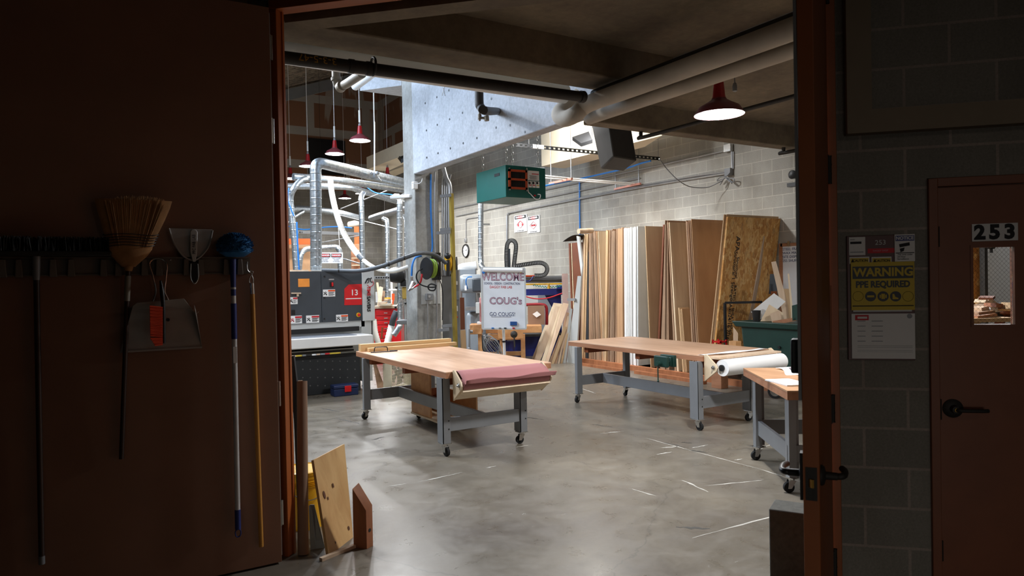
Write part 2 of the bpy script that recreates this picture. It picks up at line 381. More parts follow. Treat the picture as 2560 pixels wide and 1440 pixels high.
def dbox(m, t0, t1, s0, s1, z0, z1):
    return m.hexa([T(t0, s0, z0), T(t1, s0, z0), T(t1, s1, z0), T(t0, s1, z0)], [T(t0, s0, z1), T(t1, s0, z1), T(t1, s1, z1), T(t0, s1, z1)])
struct('floor', M().box(-10, 14, -10, 30, -.15, 0), MT['floor'])
struct('wall_right', M().box(XR, XR + .2, -1.6, YF, 0, 9.6), MT['wall'])
struct('wall_far', M().box(-3, XR, YF, YF + .2, 0, 5.1), MT['wallf'])
struct('wall_far_upper', M().box(-3, XR, YF - .03, YF + .2, 5.1, 12.5), MT['drywall'])
struct('wall_right_upper', M().box(XR - .04, XR + .2, 11.5, YF - .03, 5.6, 12.5), MT['drywall'])
struct('wall_left', M().box(-3.0, -2.8, 8.4, YF, 0, 12), MT['wallf'])
struct('wall_end', M().box(7.0, XR, -1.6, -1.4, 0, 3.8), MT['wall'])
# diagonal wall with the double doorway and the single door
dw = M(); dbox(dw, -8.2, -2.43, S0, 3.94, 0, 3.62); dbox(dw, -8.2, -2.55, 3.94, S1, 0, 3.62); dbox(dw, -2.43, .76, S0 + .02, S1, 3.40, 3.62); dbox(dw, .76, 1.185, S0, S1, 0, 3.62)
dbox(dw, 1.185, 2.20, S0, S1, 2.14, 3.62); dbox(dw, 2.20, 6.2, S0, S1, 0, 3.62)
struct('wall_front', dw, MT['lobbywall'])
cs = M(); dbox(cs, -2.41, .76, 3.98, S1, 3.33, 3.40)
struct('trim_1', cs, MT['concrete'])
# slabs, beams, girder, column
struct('ceiling', M().prism([(-2.8, 8.8, 3.62), (-2.8, 4.55 + 0, 3.62), T(-6.0, S1, 3.62), T(6.2, S1, 3.62), (XR, -1.6, 3.62), (XR, 5.95, 3.62), (4.67, 5.95, 3.62), (4.67, 4.7, 3.62), (-.6, 4.7, 3.62)][2:], (0, 0, .25)), MT['concrete'])
struct('beam_near', M().box(-.2, 4.5, 4.55, 4.93, 3.35, 3.9), MT['concrete'], bev=.012)
struct('beam_aisle', M().box(4.68, XR, 5.93, 6.12, 3.35, 3.9), MT['concrete'], bev=.012)
struct('girder', M().box(4.50, 4.68, 1.0, 10.35, 3.395, 6.4), MT['beamlight'], bev=.012)
struct('column', M().box(4.52, 4.94, 10.35, 10.80, 0, 8.0), MT['column'], bev=.015)
struct('wall_upper', M().box(-2.8, 4.5, 4.90, 5.0, 3.9, 9.5), MT['drywall'])
# form tie holes and chalk mark on the girder face
th = M()
for i, x in enumerate([1122, 1092, 1063, 1228, 1156, 1124, 1093, 1066, 1240, 1192, 1158, 1126, 1095, 1067, 1275, 1312]):
    y = [226, 243, 258, 247, 282, 298, 312, 326, 319, 345, 358, 371, 383, 394, 313, 330][i]
    p = PX(x, y, 4.498); th.cyl(p + V((-.002, 0, 0)), p + V((.004, 0, 0)), .016, n=10)
struct('girder_tie_holes', th, MT['black'], bpy.data.objects['girder'])
ck = M(); a = PX(1107, 219, 4.492); b = PX(1112, 240, 4.492); c = PX(1112, 213, 4.492); d = PX(1105, 239, 4.492)
ck.bar(a, b, .004, .012, (1, 0, 0)); ck.bar(c, d, .004, .008, (1, 0, 0))
struct('chalk_mark', ck, MT['white'], bpy.data.objects['girder'])
# diagonal concrete landing beyond the column
A = V((4.52, 10.80, 4.92)); B = FL(900, 227, 4.92); C = V((4.87, B.y + .02, 4.92))
struct('landing_slab', M().prism([A, C, B], (0, 0, .5)), MT['beamlight'])
# roof
z1 = PY(715, 232, YF); z2 = PY(830, 205, YF); k = (z2.z - z1.z) / (z2.x - z1.x); zr = lambda x, a_=z1.z, k_=k, x_=z1.x: a_ + k_ * (x - x_)
rf = M(); n = 74
def rfn(u, v):
    x = 10 - 13 * u; y = YF + .2 - 20.6 * v; return (x, y, zr(x) + (.0))
rf.grid(rfn, 1, 1)
struct('ceiling_high', rf, MT['deck'])
rb = M()
for i in range(70):
    y = 5.4 + i * .29
    rb.hexa([(-2.8, y, zr(-2.8) - .09), (9.7, y, zr(9.7) - .09), (9.7, y + .13, zr(9.7) - .09), (-2.8, y + .13, zr(-2.8) - .09)], [(-2.8, y - .03, zr(-2.8)), (9.7, y - .03, zr(9.7)), (9.7, y + .16, zr(9.7)), (-2.8, y + .16, zr(-2.8))])
struct('deck_ribs', rb, MT['deck'], bpy.data.objects['ceiling_high'])
tr = M(); tr.bar((2, 24.0, zr(2) - .35), (9.7, 24.0, zr(9.7) - .35), .1, .35); tr.bar((2, 18.5, zr(2) - .35), (9.7, 18.5, zr(9.7) - .35), .1, .35); tr.bar((2, 12.5, zr(2) - .3), (9.7, 12.5, zr(9.7) - .3), .1, .35)
struct('roof_joists', tr, MT['greysteel'])
# dark doorway high on the far wall
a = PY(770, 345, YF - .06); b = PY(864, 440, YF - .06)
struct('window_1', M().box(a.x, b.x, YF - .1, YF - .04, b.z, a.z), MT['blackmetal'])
# skylight well boxed in cream drywall
zb = 4.1
def well(dx, dy, dz, name, h=1.5):
    q = [FL(1354, 416, zb), FL(1411, 421, zb), FL(1612, 367, zb), FL(1655, 339, zb)]
    q = [p + V((dx, dy, dz)) for p in q]
    return struct(name, M().prism(q, (0, 0, h)), MT['cream'])
w1 = well(0, 0, 0, 'skylight_well'); 
q = W(968, 428, 20) - FL(1411, 421, zb); w2 = well(q.x, q.y, q.z, 'skylight_well_far', .35)
q = W(925, 452, 24) - FL(1411, 421, zb); w3 = well(-.2, q.y, q.z, 'skylight_well_farthest', .3)
# lobby enclosure
lb = M(); dbox(lb, -8.4, 6.4, -5.2, -5.0, 0, 3.62); struct('wall_back', lb, MT['lobbywall'])
lb = M(); dbox(lb, -8.4, -8.2, -5.0, 4.1, 0, 3.62); struct('wall_lobby_left', lb, MT['lobbywall'])
lb = M(); dbox(lb, 6.2, 6.4, -5.0, 4.1, 0, 3.62); struct('wall_lobby_right', lb, MT['lobbywall'])
lb = M(); dbox(lb, -8.4, 6.4, -5.2, 4.0, 3.62, 3.8); struct('ceiling_lobby', lb, MT['concrete'])
# steel frame of the double doorway
fr = sempty('door_frame')
f = M(); dbox(f, -2.43, -2.378, 3.83, 3.92, 0, 3.36); struct('jamb', f, MT['frame'], fr, bev=.003)
f = M(); dbox(f, .71, .765, 3.80, 4.0, 0, 3.36); struct('jamb', f, MT['leafedge'], fr, bev=.003)
f = M(); dbox(f, -2.43, .765, 3.83, 3.93, 3.36, 3.42); struct('head', f, MT['frame'], fr, bev=.003)
f = M(); dbox(f, -2.378, -2.37, 3.885, 3.90, 0, 3.36); struct('door_stop', f, MT['frame'], fr)
# raised tan band of the recessed panel above right
tb = M(); dbox(tb, .812, .925, 3.78, S0, 2.372, 3.62); dbox(tb, .925, 3.2, 3.78, S0, 2.372, 2.485)
struct('trim_2', tb, MT['tan'])
# ---- left door leaf (swung open, parallel to the racks)
LY = 4.31
lf = M().box(-.62, .968, LY, LY + .045, .012, 3.33)
d1 = struct('door_1', lf, MT['leaf'], bev=.002)
for z in (2.60, 1.02, .30, 3.1):
    h = M(); h.box(.969, .975, LY + .004, LY + .042, z - .075, z + .075); h.cyl((.982, LY + .03, z - .075), (.982, LY + .03, z + .075), .009, n=10)
    for dz in (-.05, 0, .05): h.cyl((.975, LY + .022, z + dz), (.978, LY + .022, z + dz), .006, n=8)
    struct('hinge', h, MT['chrome'], d1)
struct('edge_strip', M().box(.969, .973, LY + .006, LY + .03, .05, 3.3), MT['conduit'], d1)
kn = M(); kn.bar(T(-2.45, 3.74, 3.395), T(-2.02, 3.72, 3.375), .035, .018); kn.bar(T(-2.35, 3.62, 3.45), T(-2.05, 3.73, 3.385), .028, .014); kn.cyl(T(-2.05, 3.73, 3.36), T(-2.05, 3.73, 3.41), .02)
struct('closer_arm', kn, MT['blackmetal'], d1)
# ---- right door leaf, seen edge on
hg = T(.70, 3.80, 0); fe = W(2024, 900, 2.2); fe.z = 0
du = (fe - hg).normalized(); dn = V((-du.y, du.x, 0))
if dn.dot(ray(2500, 720)) < 0: dn = -dn                       # towards the right face
RL = (fe - hg).length
def lfp(a, o, z): return hg + du * a + dn * o + V((0, 0, z))
def lbox(m, a0, a1, o0, o1, z0, z1):
    return m.hexa([lfp(a0, o0, z0), lfp(a1, o0, z0), lfp(a1, o1, z0), lfp(a0, o1, z0)], [lfp(a0, o0, z1), lfp(a1, o0, z1), lfp(a1, o1, z1), lfp(a0, o1, z1)])
d2 = struct('door_2', lbox(M(), .01, RL, -.024, .024, .012, 3.33), MT['leafedge'], bev=.002)
for z in (1.0, .22, 2.2, 3.1):
    h = M(); h.cyl(lfp(.0, .03, z - .07), lfp(.0, .03, z + .07), .010, n=10); lbox(h, .004, .045, .024, .028, z - .07, z + .07)
    for dz in (-.07, -.023, .023, .066): h.cyl(lfp(.0, .03, z + dz), lfp(.0, .03, z + dz + .004), .0115, n=10)
    struct('hinge', h, MT['darkiron'], d2)
zl = 1.02
h = M(); lbox(h, RL - .001, RL + .002, -.017, .017, zl - .055, zl + .05); struct('lock_faceplate', h, MT['darkiron'], d2)
h = M(); h.hexa([lfp(RL + .002, -.008, zl - .012), lfp(RL + .002, .008, zl - .012), lfp(RL + .002, .008, zl + .014), lfp(RL + .002, -.008, zl + .014)], [lfp(RL + .014, .001, zl - .012), lfp(RL + .014, .008, zl - .012), lfp(RL + .014, .008, zl + .014), lfp(RL + .014, .001, zl + .014)]); struct('latch_bolt', h, MT['brass'], d2)
for sg in (-1, 1):
    o = sg * .024; h = M(); ac = RL - .07
    h.lathe(lfp(ac, o, zl + .01), [(.0, .0), (.033, 0), (.033, .006), (.028, .012), (.013, .016), (.012, .05), (.0, .052)], 20, dn * sg)
    h.tube([lfp(ac, o + sg * .045, zl + .01), lfp(ac, o + sg * .062, zl + .012), lfp(ac - .02, o + sg * .07, zl + .012), lfp(ac - .07, o + sg * .07, zl + .012), lfp(ac - .115, o + sg * .062, zl + .008)], .0105, 10)
    struct('lever_handle', h, MT['blackmetal'] if sg < 0 else MT['darkiron'], d2)
h = M(); lbox(h, RL - .05, RL - .01, -.034, -.025, zl - .06, zl + .09); struct('handle_plate', h, MT['blackmetal'], d2)
h = M(); lbox(h, RL - .03, RL + .001, -.034, -.025, 1.28, 3.3); struct('astragal', h, MT['greysteel'], d2)
h = M(); lbox(h, RL - .09, RL - .03, -.058, -.026, 1.36, 1.47); struct('exit_latch', h, MT['black'], d2, bev=.006)
h = M(); lbox(h, .03, .10, .025, .031, 1.30, 1.62); struct('kick_strip', h, MT['leafedge'], d2)
# ---- single door with the room number
d3 = sempty('door_3')
f = M(); dbox(f, 1.185, 1.225, 3.825, 4.0, 0, 2.135); dbox(f, 2.16, 2.20, 3.825, 4.0, 0, 2.135); dbox(f, 1.225, 2.16, 3.825, 4.0, 2.095, 2.135); struct('door_frame', f, MT['door'], d3, bev=.002)
g0, g1 = 1.381, 1.557; a, b = 1.417, 1.792
f = M(); dbox(f, 1.228, g0, 3.845, 3.89, .01, 2.092); dbox(f, g1, 2.157, 3.845, 3.89, .01, 2.092); dbox(f, g0, g1, 3.845, 3.89, .01, a); dbox(f, g0, g1, 3.845, 3.89, b, 2.092)
struct('door_slab', f, MT['door'], d3)
f = M()
for q in ((g0 - .012, g0, a - .012, b + .012), (g1, g1 + .012, a - .012, b + .012), (g0, g1, a - .012, a), (g0, g1, b, b + .012)): dbox(f, q[0], q[1], 3.84, 3.846, q[2], q[3])
struct('window_frame', f, MT['door'], d3)
gm = bpy.data.materials.new('wired_glass'); gm.use_nodes = True; nn = gm.node_tree.nodes; nn.clear()
tp = nn.new('ShaderNodeBsdfTransparent'); gl = nn.new('ShaderNodeBsdfGlossy'); gl.inputs['Roughness'].default_value = .03; mx = nn.new('ShaderNodeMixShader'); fz = nn.new('ShaderNodeFresnel'); oo = nn.new('ShaderNodeOutputMaterial')
gm.node_tree.links.new(fz.outputs[0], mx.inputs[0]); gm.node_tree.links.new(tp.outputs[0], mx.inputs[1]); gm.node_tree.links.new(gl.outputs[0], mx.inputs[2]); gm.node_tree.links.new(mx.outputs[0], oo.inputs[0])
f = M(); dbox(f, g0, g1, 3.864, 3.870, a, b); struct('glass_pane', f, gm, d3)
f = M(); wd, hh = g1 - g0, b - a; st = .0155
for i in range(-26, 40):
    for sg in (1, -1):
        # lines v = sg*u + c clipped to the pane
        c = i * st * 1.41 if sg == 1 else i * st * 1.41
        pts = []
        for u in (0, wd):
            v = sg * u * 1.15 + c
            if 0 <= v <= hh: pts.append((u, v))
        for v in (0, hh):
            u = (v - c) / (sg * 1.15)
            if 0 < u < wd: pts.append((u, v))
        if len(pts) >= 2: f.cyl(T(g0 + pts[0][0], 3.867, a + pts[0][1]), T(g0 + pts[1][0], 3.867, a + pts[1][1]), .0004, n=4, cap=False)
struct('glass_wire', f, MT['blackmetal'], d3)
f = M(); ctr = T(1.285, 3.845, 1.005)
f.lathe(ctr, [(0, 0), (.046, 0), (.046, .005), (.038, .012), (.02, .018), (.017, .05), (0, .052)], 28, N45)
f.tube([ctr + N45 * .04, ctr + N45 * .062 + E45 * .01, ctr + N45 * .066 + E45 * .05, ctr + N45 * .062 + E45 * .11, ctr + N45 * .055 + E45 * .135], .0095, 10)
struct('door_handle', f, MT['darkiron'], d3)
f = M(); f.cyl(ctr + N45 * .052, ctr + N45 * .056, .009, n=12); struct('key_cylinder', f, MT['brass'], d3)
for z in (.30, 1.0, 1.85):
    f = M(); f.cyl(T(1.227, 3.835, z - .05), T(1.227, 3.835, z + .05), .007, n=8); struct('hinge', f, MT['darkiron'], d3)
# room number plate
pn = M(); dbox(pn, 1.376, 1.572, 3.838, 3.844, 1.822, 1.906)
pl = solo('number_plate', pn, MT['white'], 'white plate with large black 253 on the dark brown door', 'sign')
for i, ch in enumerate('253'):
    text('digit', ch, T(1.409 + i * .064, 3.8375, 1.862), E45, (0, 0, 1), .094, MT['ink'], pl, off=.0048, xs=1.0)

# paint streaks, a pale joint line and scuffs on the floor
FO = bpy.data.objects['floor']; wp_ = plain('dried_white_paint', '#b9b5ab', .7); bp_ = plain('dark_floor_stain', '#3f3c36', .6)
def streak(x1, y1, x2, y2, w, mt):
    a, b = FL(x1, y1), FL(x2, y2); d = (b - a); n = V((-d.y, d.x, 0)).normalized(); k = 9; top = []; bot = []
    for i in range(k + 1):
        p = a + d * (i / k) + n * random.uniform(-.3, .3) * w; q = w * random.uniform(.15, .6) * (0.3 + math.sin(math.pi * i / k)); top.append(p + n * q); bot.append(p - n * q)
    m = M(); vs = [V((p.x, p.y, .0008)) for p in top + bot[::-1]]; m.add(vs, [(i, i + 1, 2 * k - i, 2 * k + 1 - i) for i in range(k)]); return struct('paint_streak', m, mt, FO)
for q in [(968, 1216, 1016, 1209), (1042, 1206, 1155, 1181), (1216, 1170, 1240, 1165), (1652, 1120, 1700, 1116), (1640, 1136, 1680, 1130), (1835, 1150, 1856, 1148), (1580, 1222, 1640, 1240), (1730, 1120, 1770, 1112), (1450, 970, 1490, 984), (1705, 1200, 1770, 1230), (1290, 1118, 1330, 1112), (1500, 1084, 1560, 1078), (1880, 1130, 1930, 1110)]: streak(*q, .018, wp_)
for q in [(1615, 1095, 1740, 1130), (1740, 1130, 1890, 1170), (1890, 1170, 2010, 1207), (1760, 1215, 1910, 1200), (1730, 1345, 1990, 1275)]: streak(*q, .012, wp_)
for q in [(1660, 1106, 1712, 1118), (1715, 1124, 1770, 1132), (1700, 1105, 1730, 1108), (1480, 1060, 1530, 1068), (1690, 1318, 1775, 1322), (1300, 1040, 1360, 1050), (800, 1020, 850, 1030), (840, 1045, 900, 1060), (930, 1100, 960, 1092)]: streak(*q, .03, bp_)
def area(name, loc, size, power, color=(1, 1, 1), rot=None, to=None, shape='DISK', spread=math.pi, sy=None):
    l = bpy.data.lights.new(name, 'AREA'); l.energy = power; l.color = color; l.shape = shape; l.size = size; l.spread = spread
    if sy: l.size_y = sy
    o = bpy.data.objects.new(name, l); COL.objects.link(o); o.location = loc
    if to is not None: o.rotation_euler = (V(to) - V(loc)).to_track_quat('-Z', 'Y').to_euler()
    elif rot: o.rotation_euler = rot
    return o
scene.world = bpy.data.worlds.new('world'); scene.world.use_nodes = True
scene.world.node_tree.nodes['Background'].inputs[0].default_value = (.02, .02, .02, 1)
vs = scene.view_settings; vs.view_transform = 'Standard'; vs.look = 'None'; vs.exposure = 0.17; vs.gamma = 1; vs.use_curve_mapping = False
scene.cycles.max_bounces = 8; scene.cycles.diffuse_bounces = 4; scene.cycles.glossy_bounces = 3; scene.cycles.sample_clamp_indirect = 4.0
LAMP = (.99, .99, 1.0)
MT['led'] = emis('lit_lamp_diffuser', (.9, .96, 1.0, 1), 22)
MT['shadein'] = plain('white_enamel_inside', '#f2f2f0', .4, var=.01)
def lamp(loc, cordtop, label, first, power, group):
    """loc = centre of the rim"""
    r = thing('pendant_lamp', label, 'lamp', loc, group) if first is None else copy_tree(first)
    if first is None:
        s = M(); s.lathe((0, 0, 0), [(.205, 0), (.200, .012), (.165, .065), (.10, .10), (.062, .125), (.060, .135)], 32)
        part('lamp_shade', s, MT['pinkred'], r, local=True)
        s = M(); s.lathe((0, 0, 0), [(.203, .001), (.197, .012), (.161, .063), (.096, .097), (.001, .10)], 32)
        part('inner_reflector', s, MT['shadein'], r, local=True)
        s = M(); s.lathe((0, 0, 0), [(.06, .13), (.052, .15), (.040, .27), (.036, .29), (.02, .30)], 24); part('neck', s, MT['lampred'], r, local=True)
        s = M(); s.cyl((0, 0, .29), (0, 0, .335), .026, n=14); s.cyl((0, 0, .335), (0, 0, .37), .012, n=10); part('socket', s, MT['greysteel'], r, local=True)
        s = M(); s.lathe((0, 0, 0), [(.0, .018), (.07, .02), (.12, .03), (.15, .05), (.0, .052)], 28); part('bulb', s, MT['led'], r, local=True)
    r.location = loc; r['label'] = label
    if group: r['group'] = group
    s = M(); s.cyl((0, 0, .36), (0, 0, cordtop - loc[2]), .006 if cordtop > 4 else .02, n=8); part('cord', s, MT['white'], r, local=True)
    a = area('lamp_light', (loc[0], loc[1], loc[2] + .012), .30, power, LAMP, rot=(0, 0, 0)); a.parent = None
    return r
MT['lampred'] = plain('deep_red_lamp_enamel', '#a81c22', .35); MT['pinkred'] = plain('red_lamp_enamel', '#7d3a40', .4)
PW = 100
l0 = lamp(tuple(FL(1798, 287, 3.02)), 3.62, 'large lit pendant lamp with red neck near the doorway, right of the green box', None, PW, None)
hl = []
for i, (x, y, lb) in enumerate([(900, 352, 'lit red-necked pendant lamp, highest and nearest of the row left of the concrete wall'), (837, 385, 'lit red-necked pendant lamp, second nearest of the row, in front of the dark opening'), (770, 416, 'lit red-necked pendant lamp partly behind the elbow of the big vertical duct'), (726, 447, 'lit pendant lamp at the far left beside the orange door frame'), (862, 496, 'small lit pendant lamp seen between the white ribbed hose and a vertical duct'), (905, 484, 'sliver of a lit pendant lamp just behind the duct junction'), (969, 446, 'pendant lamp of which the red neck shows above the long duct near the column')]):
    p = FL(x, y, 4.48); hl.append(lamp(tuple(p), zr(p.x) - .02, lb, l0, PW, None))
# further lamps of the same rows, hidden from here by beams
for (x, y) in [(4.65, 11.6), (7.4, 18.0), (7.4, 15.5), (1.2, 7.5), (1.2, 11.0), (7.0, 9.0)]:
    a = area('lamp_light', (x, y, 4.45), .30, PW, LAMP, rot=(0, 0, 0))
area('lamp_light', (7.6, 3.2, 3.0), .30, PW * .6, LAMP, rot=(0, 0, 0))
# daylight from the roof light over the high bay
area('roof_daylight', (1.2, 8.6, zr(1.2) - .6), 3.2, 215, (.60, .76, 1.0), to=(4.3, 7.5, 4.6), shape='RECTANGLE', sy=4)
area('skylight_daylight', (7.0, 10.8, 6.6), 1.2, 130, (1.0, .97, .92), to=(8.6, 10.6, 4.6), shape='RECTANGLE', sy=2.5, spread=math.radians(75))
area('roof_daylight', (1.0, 12.4, zr(1.0) - .6), 2.2, 330, (.62, .78, 1.0), to=(4.3, 10.4, 2.2), shape='RECTANGLE', sy=2)
# dim lobby lamp behind the camera
area('lobby_light', tuple(T(2.6, 0.3, 3.5)), .8, 3, (1, .85, .74), to=tuple(T(.9, 3.8, 1.2)))

area('lobby_fill', tuple(T(1.4, -4.7, 1.0)), 1.6, 4.6, (1, .93, .86), to=tuple(T(1.2, 3.8, -1.0)), shape='RECTANGLE', sy=1.2, spread=math.radians(58))  # added unseen fill, low at the back wall, brightening the lobby wall and doors
TH = .815
def caster(root, x, y, z1, r=.042, ang=0.0, plate=.05, parent=None):
    """swivel caster: plate, fork, wheel, tyre"""
    u = V((math.cos(ang), math.sin(ang), 0)); w = V((-u.y, u.x, 0)); b = V((x, y, 0)); hub = b + u * r * .55 + V((0, 0, r))
    m = M(); m.obox(b + V((0, 0, z1 - .004)), V((plate, 0, 0)), V((0, plate, 0)), V((0, 0, .004))); m.cyl(b + V((0, 0, z1 - .03)), b + V((0, 0, z1 - .008)), .024, n=14)
    for s in (-1, 1):
        o = w * (s * .022)
        m.prism([b + o - u * .028 + V((0, 0, z1 - .028)), b + o + u * .03 + V((0, 0, z1 - .028)), hub + o + u * .014 + V((0, 0, -.006)), hub + o - u * .014 + V((0, 0, -.006))], w * (s * .004))
    m.cyl(hub - w * .03, hub + w * .03, .006, n=8)
    c = part('caster', m, MT['chrome'], root)
    m = M(); m.cyl(hub - w * .015, hub + w * .015, r * .99, n=24); o = part('caster_wheel', m, MT['rubber'], c, bev=.004)
    m = M(); m.cyl(hub - w * .0165, hub + w * .0165, r * .55, n=18); part('wheel_hub', m, MT['steel'], o) if False else None
    return c
def ptable(name, label, x0, x1, y0, y1, lx0, lx1, ly0, ly1, legw=.085):
    t = thing(name, label, 'table', ((x0 + x1) / 2, (y0 + y1) / 2, 0))
    part('tabletop', M().box(x0, x1, y0, y1, TH - .012, TH), MT['tabletop'], t, bev=.002)
    part('edge_band', M().box(x0 + .001, x1 - .001, y0 + .001, y1 - .001, TH - .062, TH - .0125), MT['tableedge'], t)
    for y in (ly0 + .06, (ly0 + ly1) / 2, ly1 - .06): part('cross_rail', M().box(x0 + .05, x1 - .06, y - .04, y + .04, TH - .135, TH - .063), MT['apron'], t)
    for x in (lx0, lx1):
        for y in (ly0, ly1):
            d = .085; m = M(); m.box(x, x + legw, y, y + .055, .125, TH - .063)
            if y == ly0: m.box(x, x + .012, y, y + .12, .125, TH - .063)
            l = part('leg', m, MT['greysteel'], t, bev=.002)
            caster(t, x + legw / 2, y + .045, .125, ang={0: -1.9, 1: 2.4}[int(x == lx1)] + (.5 if y == ly0 else -1.0))
    for y in (ly0, ly1): part('stretcher', M().box(lx0 + legw * .6, lx1 + .02, y + .01, y + .04, .235, .365), MT['greysteel'], t, bev=.002)
    xm = (lx0 + lx1 + legw) / 2 - .02
    part('long_stretcher', M().box(xm, xm + .035, ly0 + .04, ly1 + .01, .235, .365), MT['greysteel'], t, bev=.002)
    for x in (lx0, lx1):
        for z in (.26, .34): part('bolt_head', M().cyl((x + legw - .02, ly0 - .003, z), (x + legw - .02, ly0 + .001, z), .007, n=8), MT['black'], t)
    return t
# ---- table A, left
A0 = FL(1106, 938, TH)
TA = ptable('work_table', 'large rolling wood-topped work table carrying the dusty-pink paper roll', 2.89, 4.10, 5.98, 8.56, 2.87, 3.74, 6.03, 8.24)
# ---- table B, right
TB = ptable('work_table', 'large rolling wood-topped work table with the white paper roll on its end', 5.68, 6.80, 5.39, 7.86, 5.62, 6.46, 5.41, 7.58)
def bracket(root, x, y, th=.018, mt='birch'):
    m = M(); pts = [(x, y, TH + .012), (x, y - .03, TH + .018), (x, y - .165, TH - .085), (x, y - .185, TH - .12), (x, y - .175, TH - .15), (x, y, TH - .28)]
    m.prism(pts, (th, 0, 0)); return part('end_bracket', m, MT[mt], root, bev=.002)
def roll_holder(name, label, x0, x1, y):
    r = thing(name, label, 'roll holder', (x0, y - .1, TH - .2))
    for x in (x0, x1 - .018):
        b = bracket(r, x, y); m = M(); m.cyl((x - .012 if x == x0 else x + .018, y - .135, TH - .115), (x if x == x0 else x + .03, y - .135, TH - .115), .022, n=6); m.cyl((x - .03, y - .135, TH - .115), (x + .045, y - .135, TH - .115), .010, n=10); part('nut', m, MT['steel'], b)
    return r
ra = roll_holder('paper_roll_holder', 'pale plywood bracket holding the dusty-pink paper roll on the left table', 2.96, 3.98, 5.978)
part('lower_rail', M().prism([(2.978, 5.975, TH - .27), (2.978, 5.975, TH - .245), (2.978, 5.81, TH - .155), (2.978, 5.80, TH - .175)], (.984, 0, 0)), MT['birch'], ra)
m = M(); m.cyl((2.985, 5.843, TH - .115), (3.95, 5.843, TH - .115), .055, n=28)
pr = solo('paper_roll', m, MT['rosin'], 'dusty-pink paper roll mounted on the left table end', 'paper roll')
pr2 = M()
def sheet(u, v):
    x = 2.985 + .965 * u + (.03 * (v - .5) if u > .9 else 0)
    prof = [(5.99, TH + .004), (5.93, TH + .008), (5.87, TH - .02), (5.80, TH - .075), (5.772, TH - .10), (5.755, TH - .095), (5.742, TH - .06 + .012 * math.sin(u * 9))]
    f = v * (len(prof) - 1); i = min(int(f), len(prof) - 2); q = f - i
    return (x + (.04 * v if u > .95 else 0), prof[i][0] * (1 - q) + prof[i + 1][0] * q, prof[i][1] * (1 - q) + prof[i + 1][1] * q)
pr2.grid(sheet, 18, 24); o = link(mesh_of(pr2, abspos(pr)), 'loose_sheet_end', MT['rosin'], pr, solid=.002)
rb_ = roll_holder('paper_roll_holder', 'pale plywood bracket holding the white paper roll on the right table', 5.70, 6.77, 5.388)
part('paper_rail', M().box(5.72, 6.75, 5.21, 5.37, TH - .028, TH - .008), MT['palewood'], rb_)
m = M(); m.cyl((5.74, 5.17, TH - .115), (6.70, 5.17, TH - .115), .088, n=36); o = solo('paper_roll', m, MT['paper'], 'thick white paper roll mounted on the end of the right table', 'paper roll')
m = M(); m.cyl((5.722, 5.17, TH - .115), (5.748, 5.17, TH - .115), .034, n=20); part('core_cap', m, MT['black'], o)
m = M(); m.grid(lambda u, v: (5.70 + 1.05 * u, 5.38 + .10 * v + .01 * math.sin(u * 14), TH + .004 + .004 * math.sin(u * 9 + v * 4)), 24, 6); solo('paper_sheet', m, MT['paper'], 'flat strip of white paper lying on the end of the right table', 'paper', solid=.002)
# bench vise on the right table's long front side
vs_ = thing('bench_vise', 'dark green bench vise clamped on the long side of the right table', 'vise', (5.46, 5.86, TH - .17))
vx = 5.64
part('fixed_jaw', M().box(vx - .05, vx, 5.74, 5.95, TH - .15, TH - .02).box(vx - .07, vx - .05, 5.76, 5.93, TH - .14, TH - .04), MT['bingreen'], vs_, bev=.006)
m = M().box(vx - .15, vx - .11, 5.74, 5.95, TH - .15, TH - .025); part('moving_jaw', m, MT['bingreen'], vs_, bev=.01)
m = M(); m.cyl((vx - .19, 5.845, TH - .11), (vx, 5.845, TH - .11), .016, n=14); m.cyl((vx - .14, 5.79, TH - .09), (vx, 5.79, TH - .09), .010, n=10); m.cyl((vx - .14, 5.90, TH - .09), (vx, 5.90, TH - .09), .010, n=10); part('screw', m, MT['steel'], vs_)
m = M(); m.cyl((vx - .185, 5.845, TH - .30), (vx - .185, 5.845, TH - .08), .007, n=10); m.ball((vx - .185, 5.845, TH - .305), .013, 8); m.cyl((vx - .205, 5.845, TH - .11), (vx - .16, 5.845, TH - .11), .026, n=14); part('handle', m, MT['bingreen'], vs_)
# two timbers and a clamp on table A's far end
def board_on(a, b, w, h, lb, mt='fir', group=None):
    m = M(); m.bar(a, b, w, h); return solo('lumber_piece', m, MT[mt], lb, 'lumber', group, bev=.002)
y = 8.38
board_on((2.92, 8.50, TH + .045), (4.18, 8.50, TH + .045), .09, .09, 'taller pale timber lying across the far end of the left table')
board_on((2.99, 8.40, TH + .0225), (4.21, 8.40, TH + .0225), .09, .045, 'lower pale timber lying in front of the taller one on the left table')
hd = M(); hd.tube([(3.02, 8.26, TH + .006), (3.03, 8.26, TH + .055), (3.06, 8.26, TH + .062), (3.16, 8.26, TH + .06), (3.19, 8.26, TH + .05), (3.195, 8.26, TH + .006)], .006, 8, 4); hd.tube([(2.96, 8.22, TH + .008), (3.05, 8.19, TH + .008), (3.20, 8.17, TH + .008), (3.30, 8.20, TH + .008), (3.22, 8.25, TH + .008)], .006, 8, 4)
solo('bent_steel_handle', hd, MT['blackmetal'], 'bent dark steel handle lying at the timbers on the left table', 'handle')
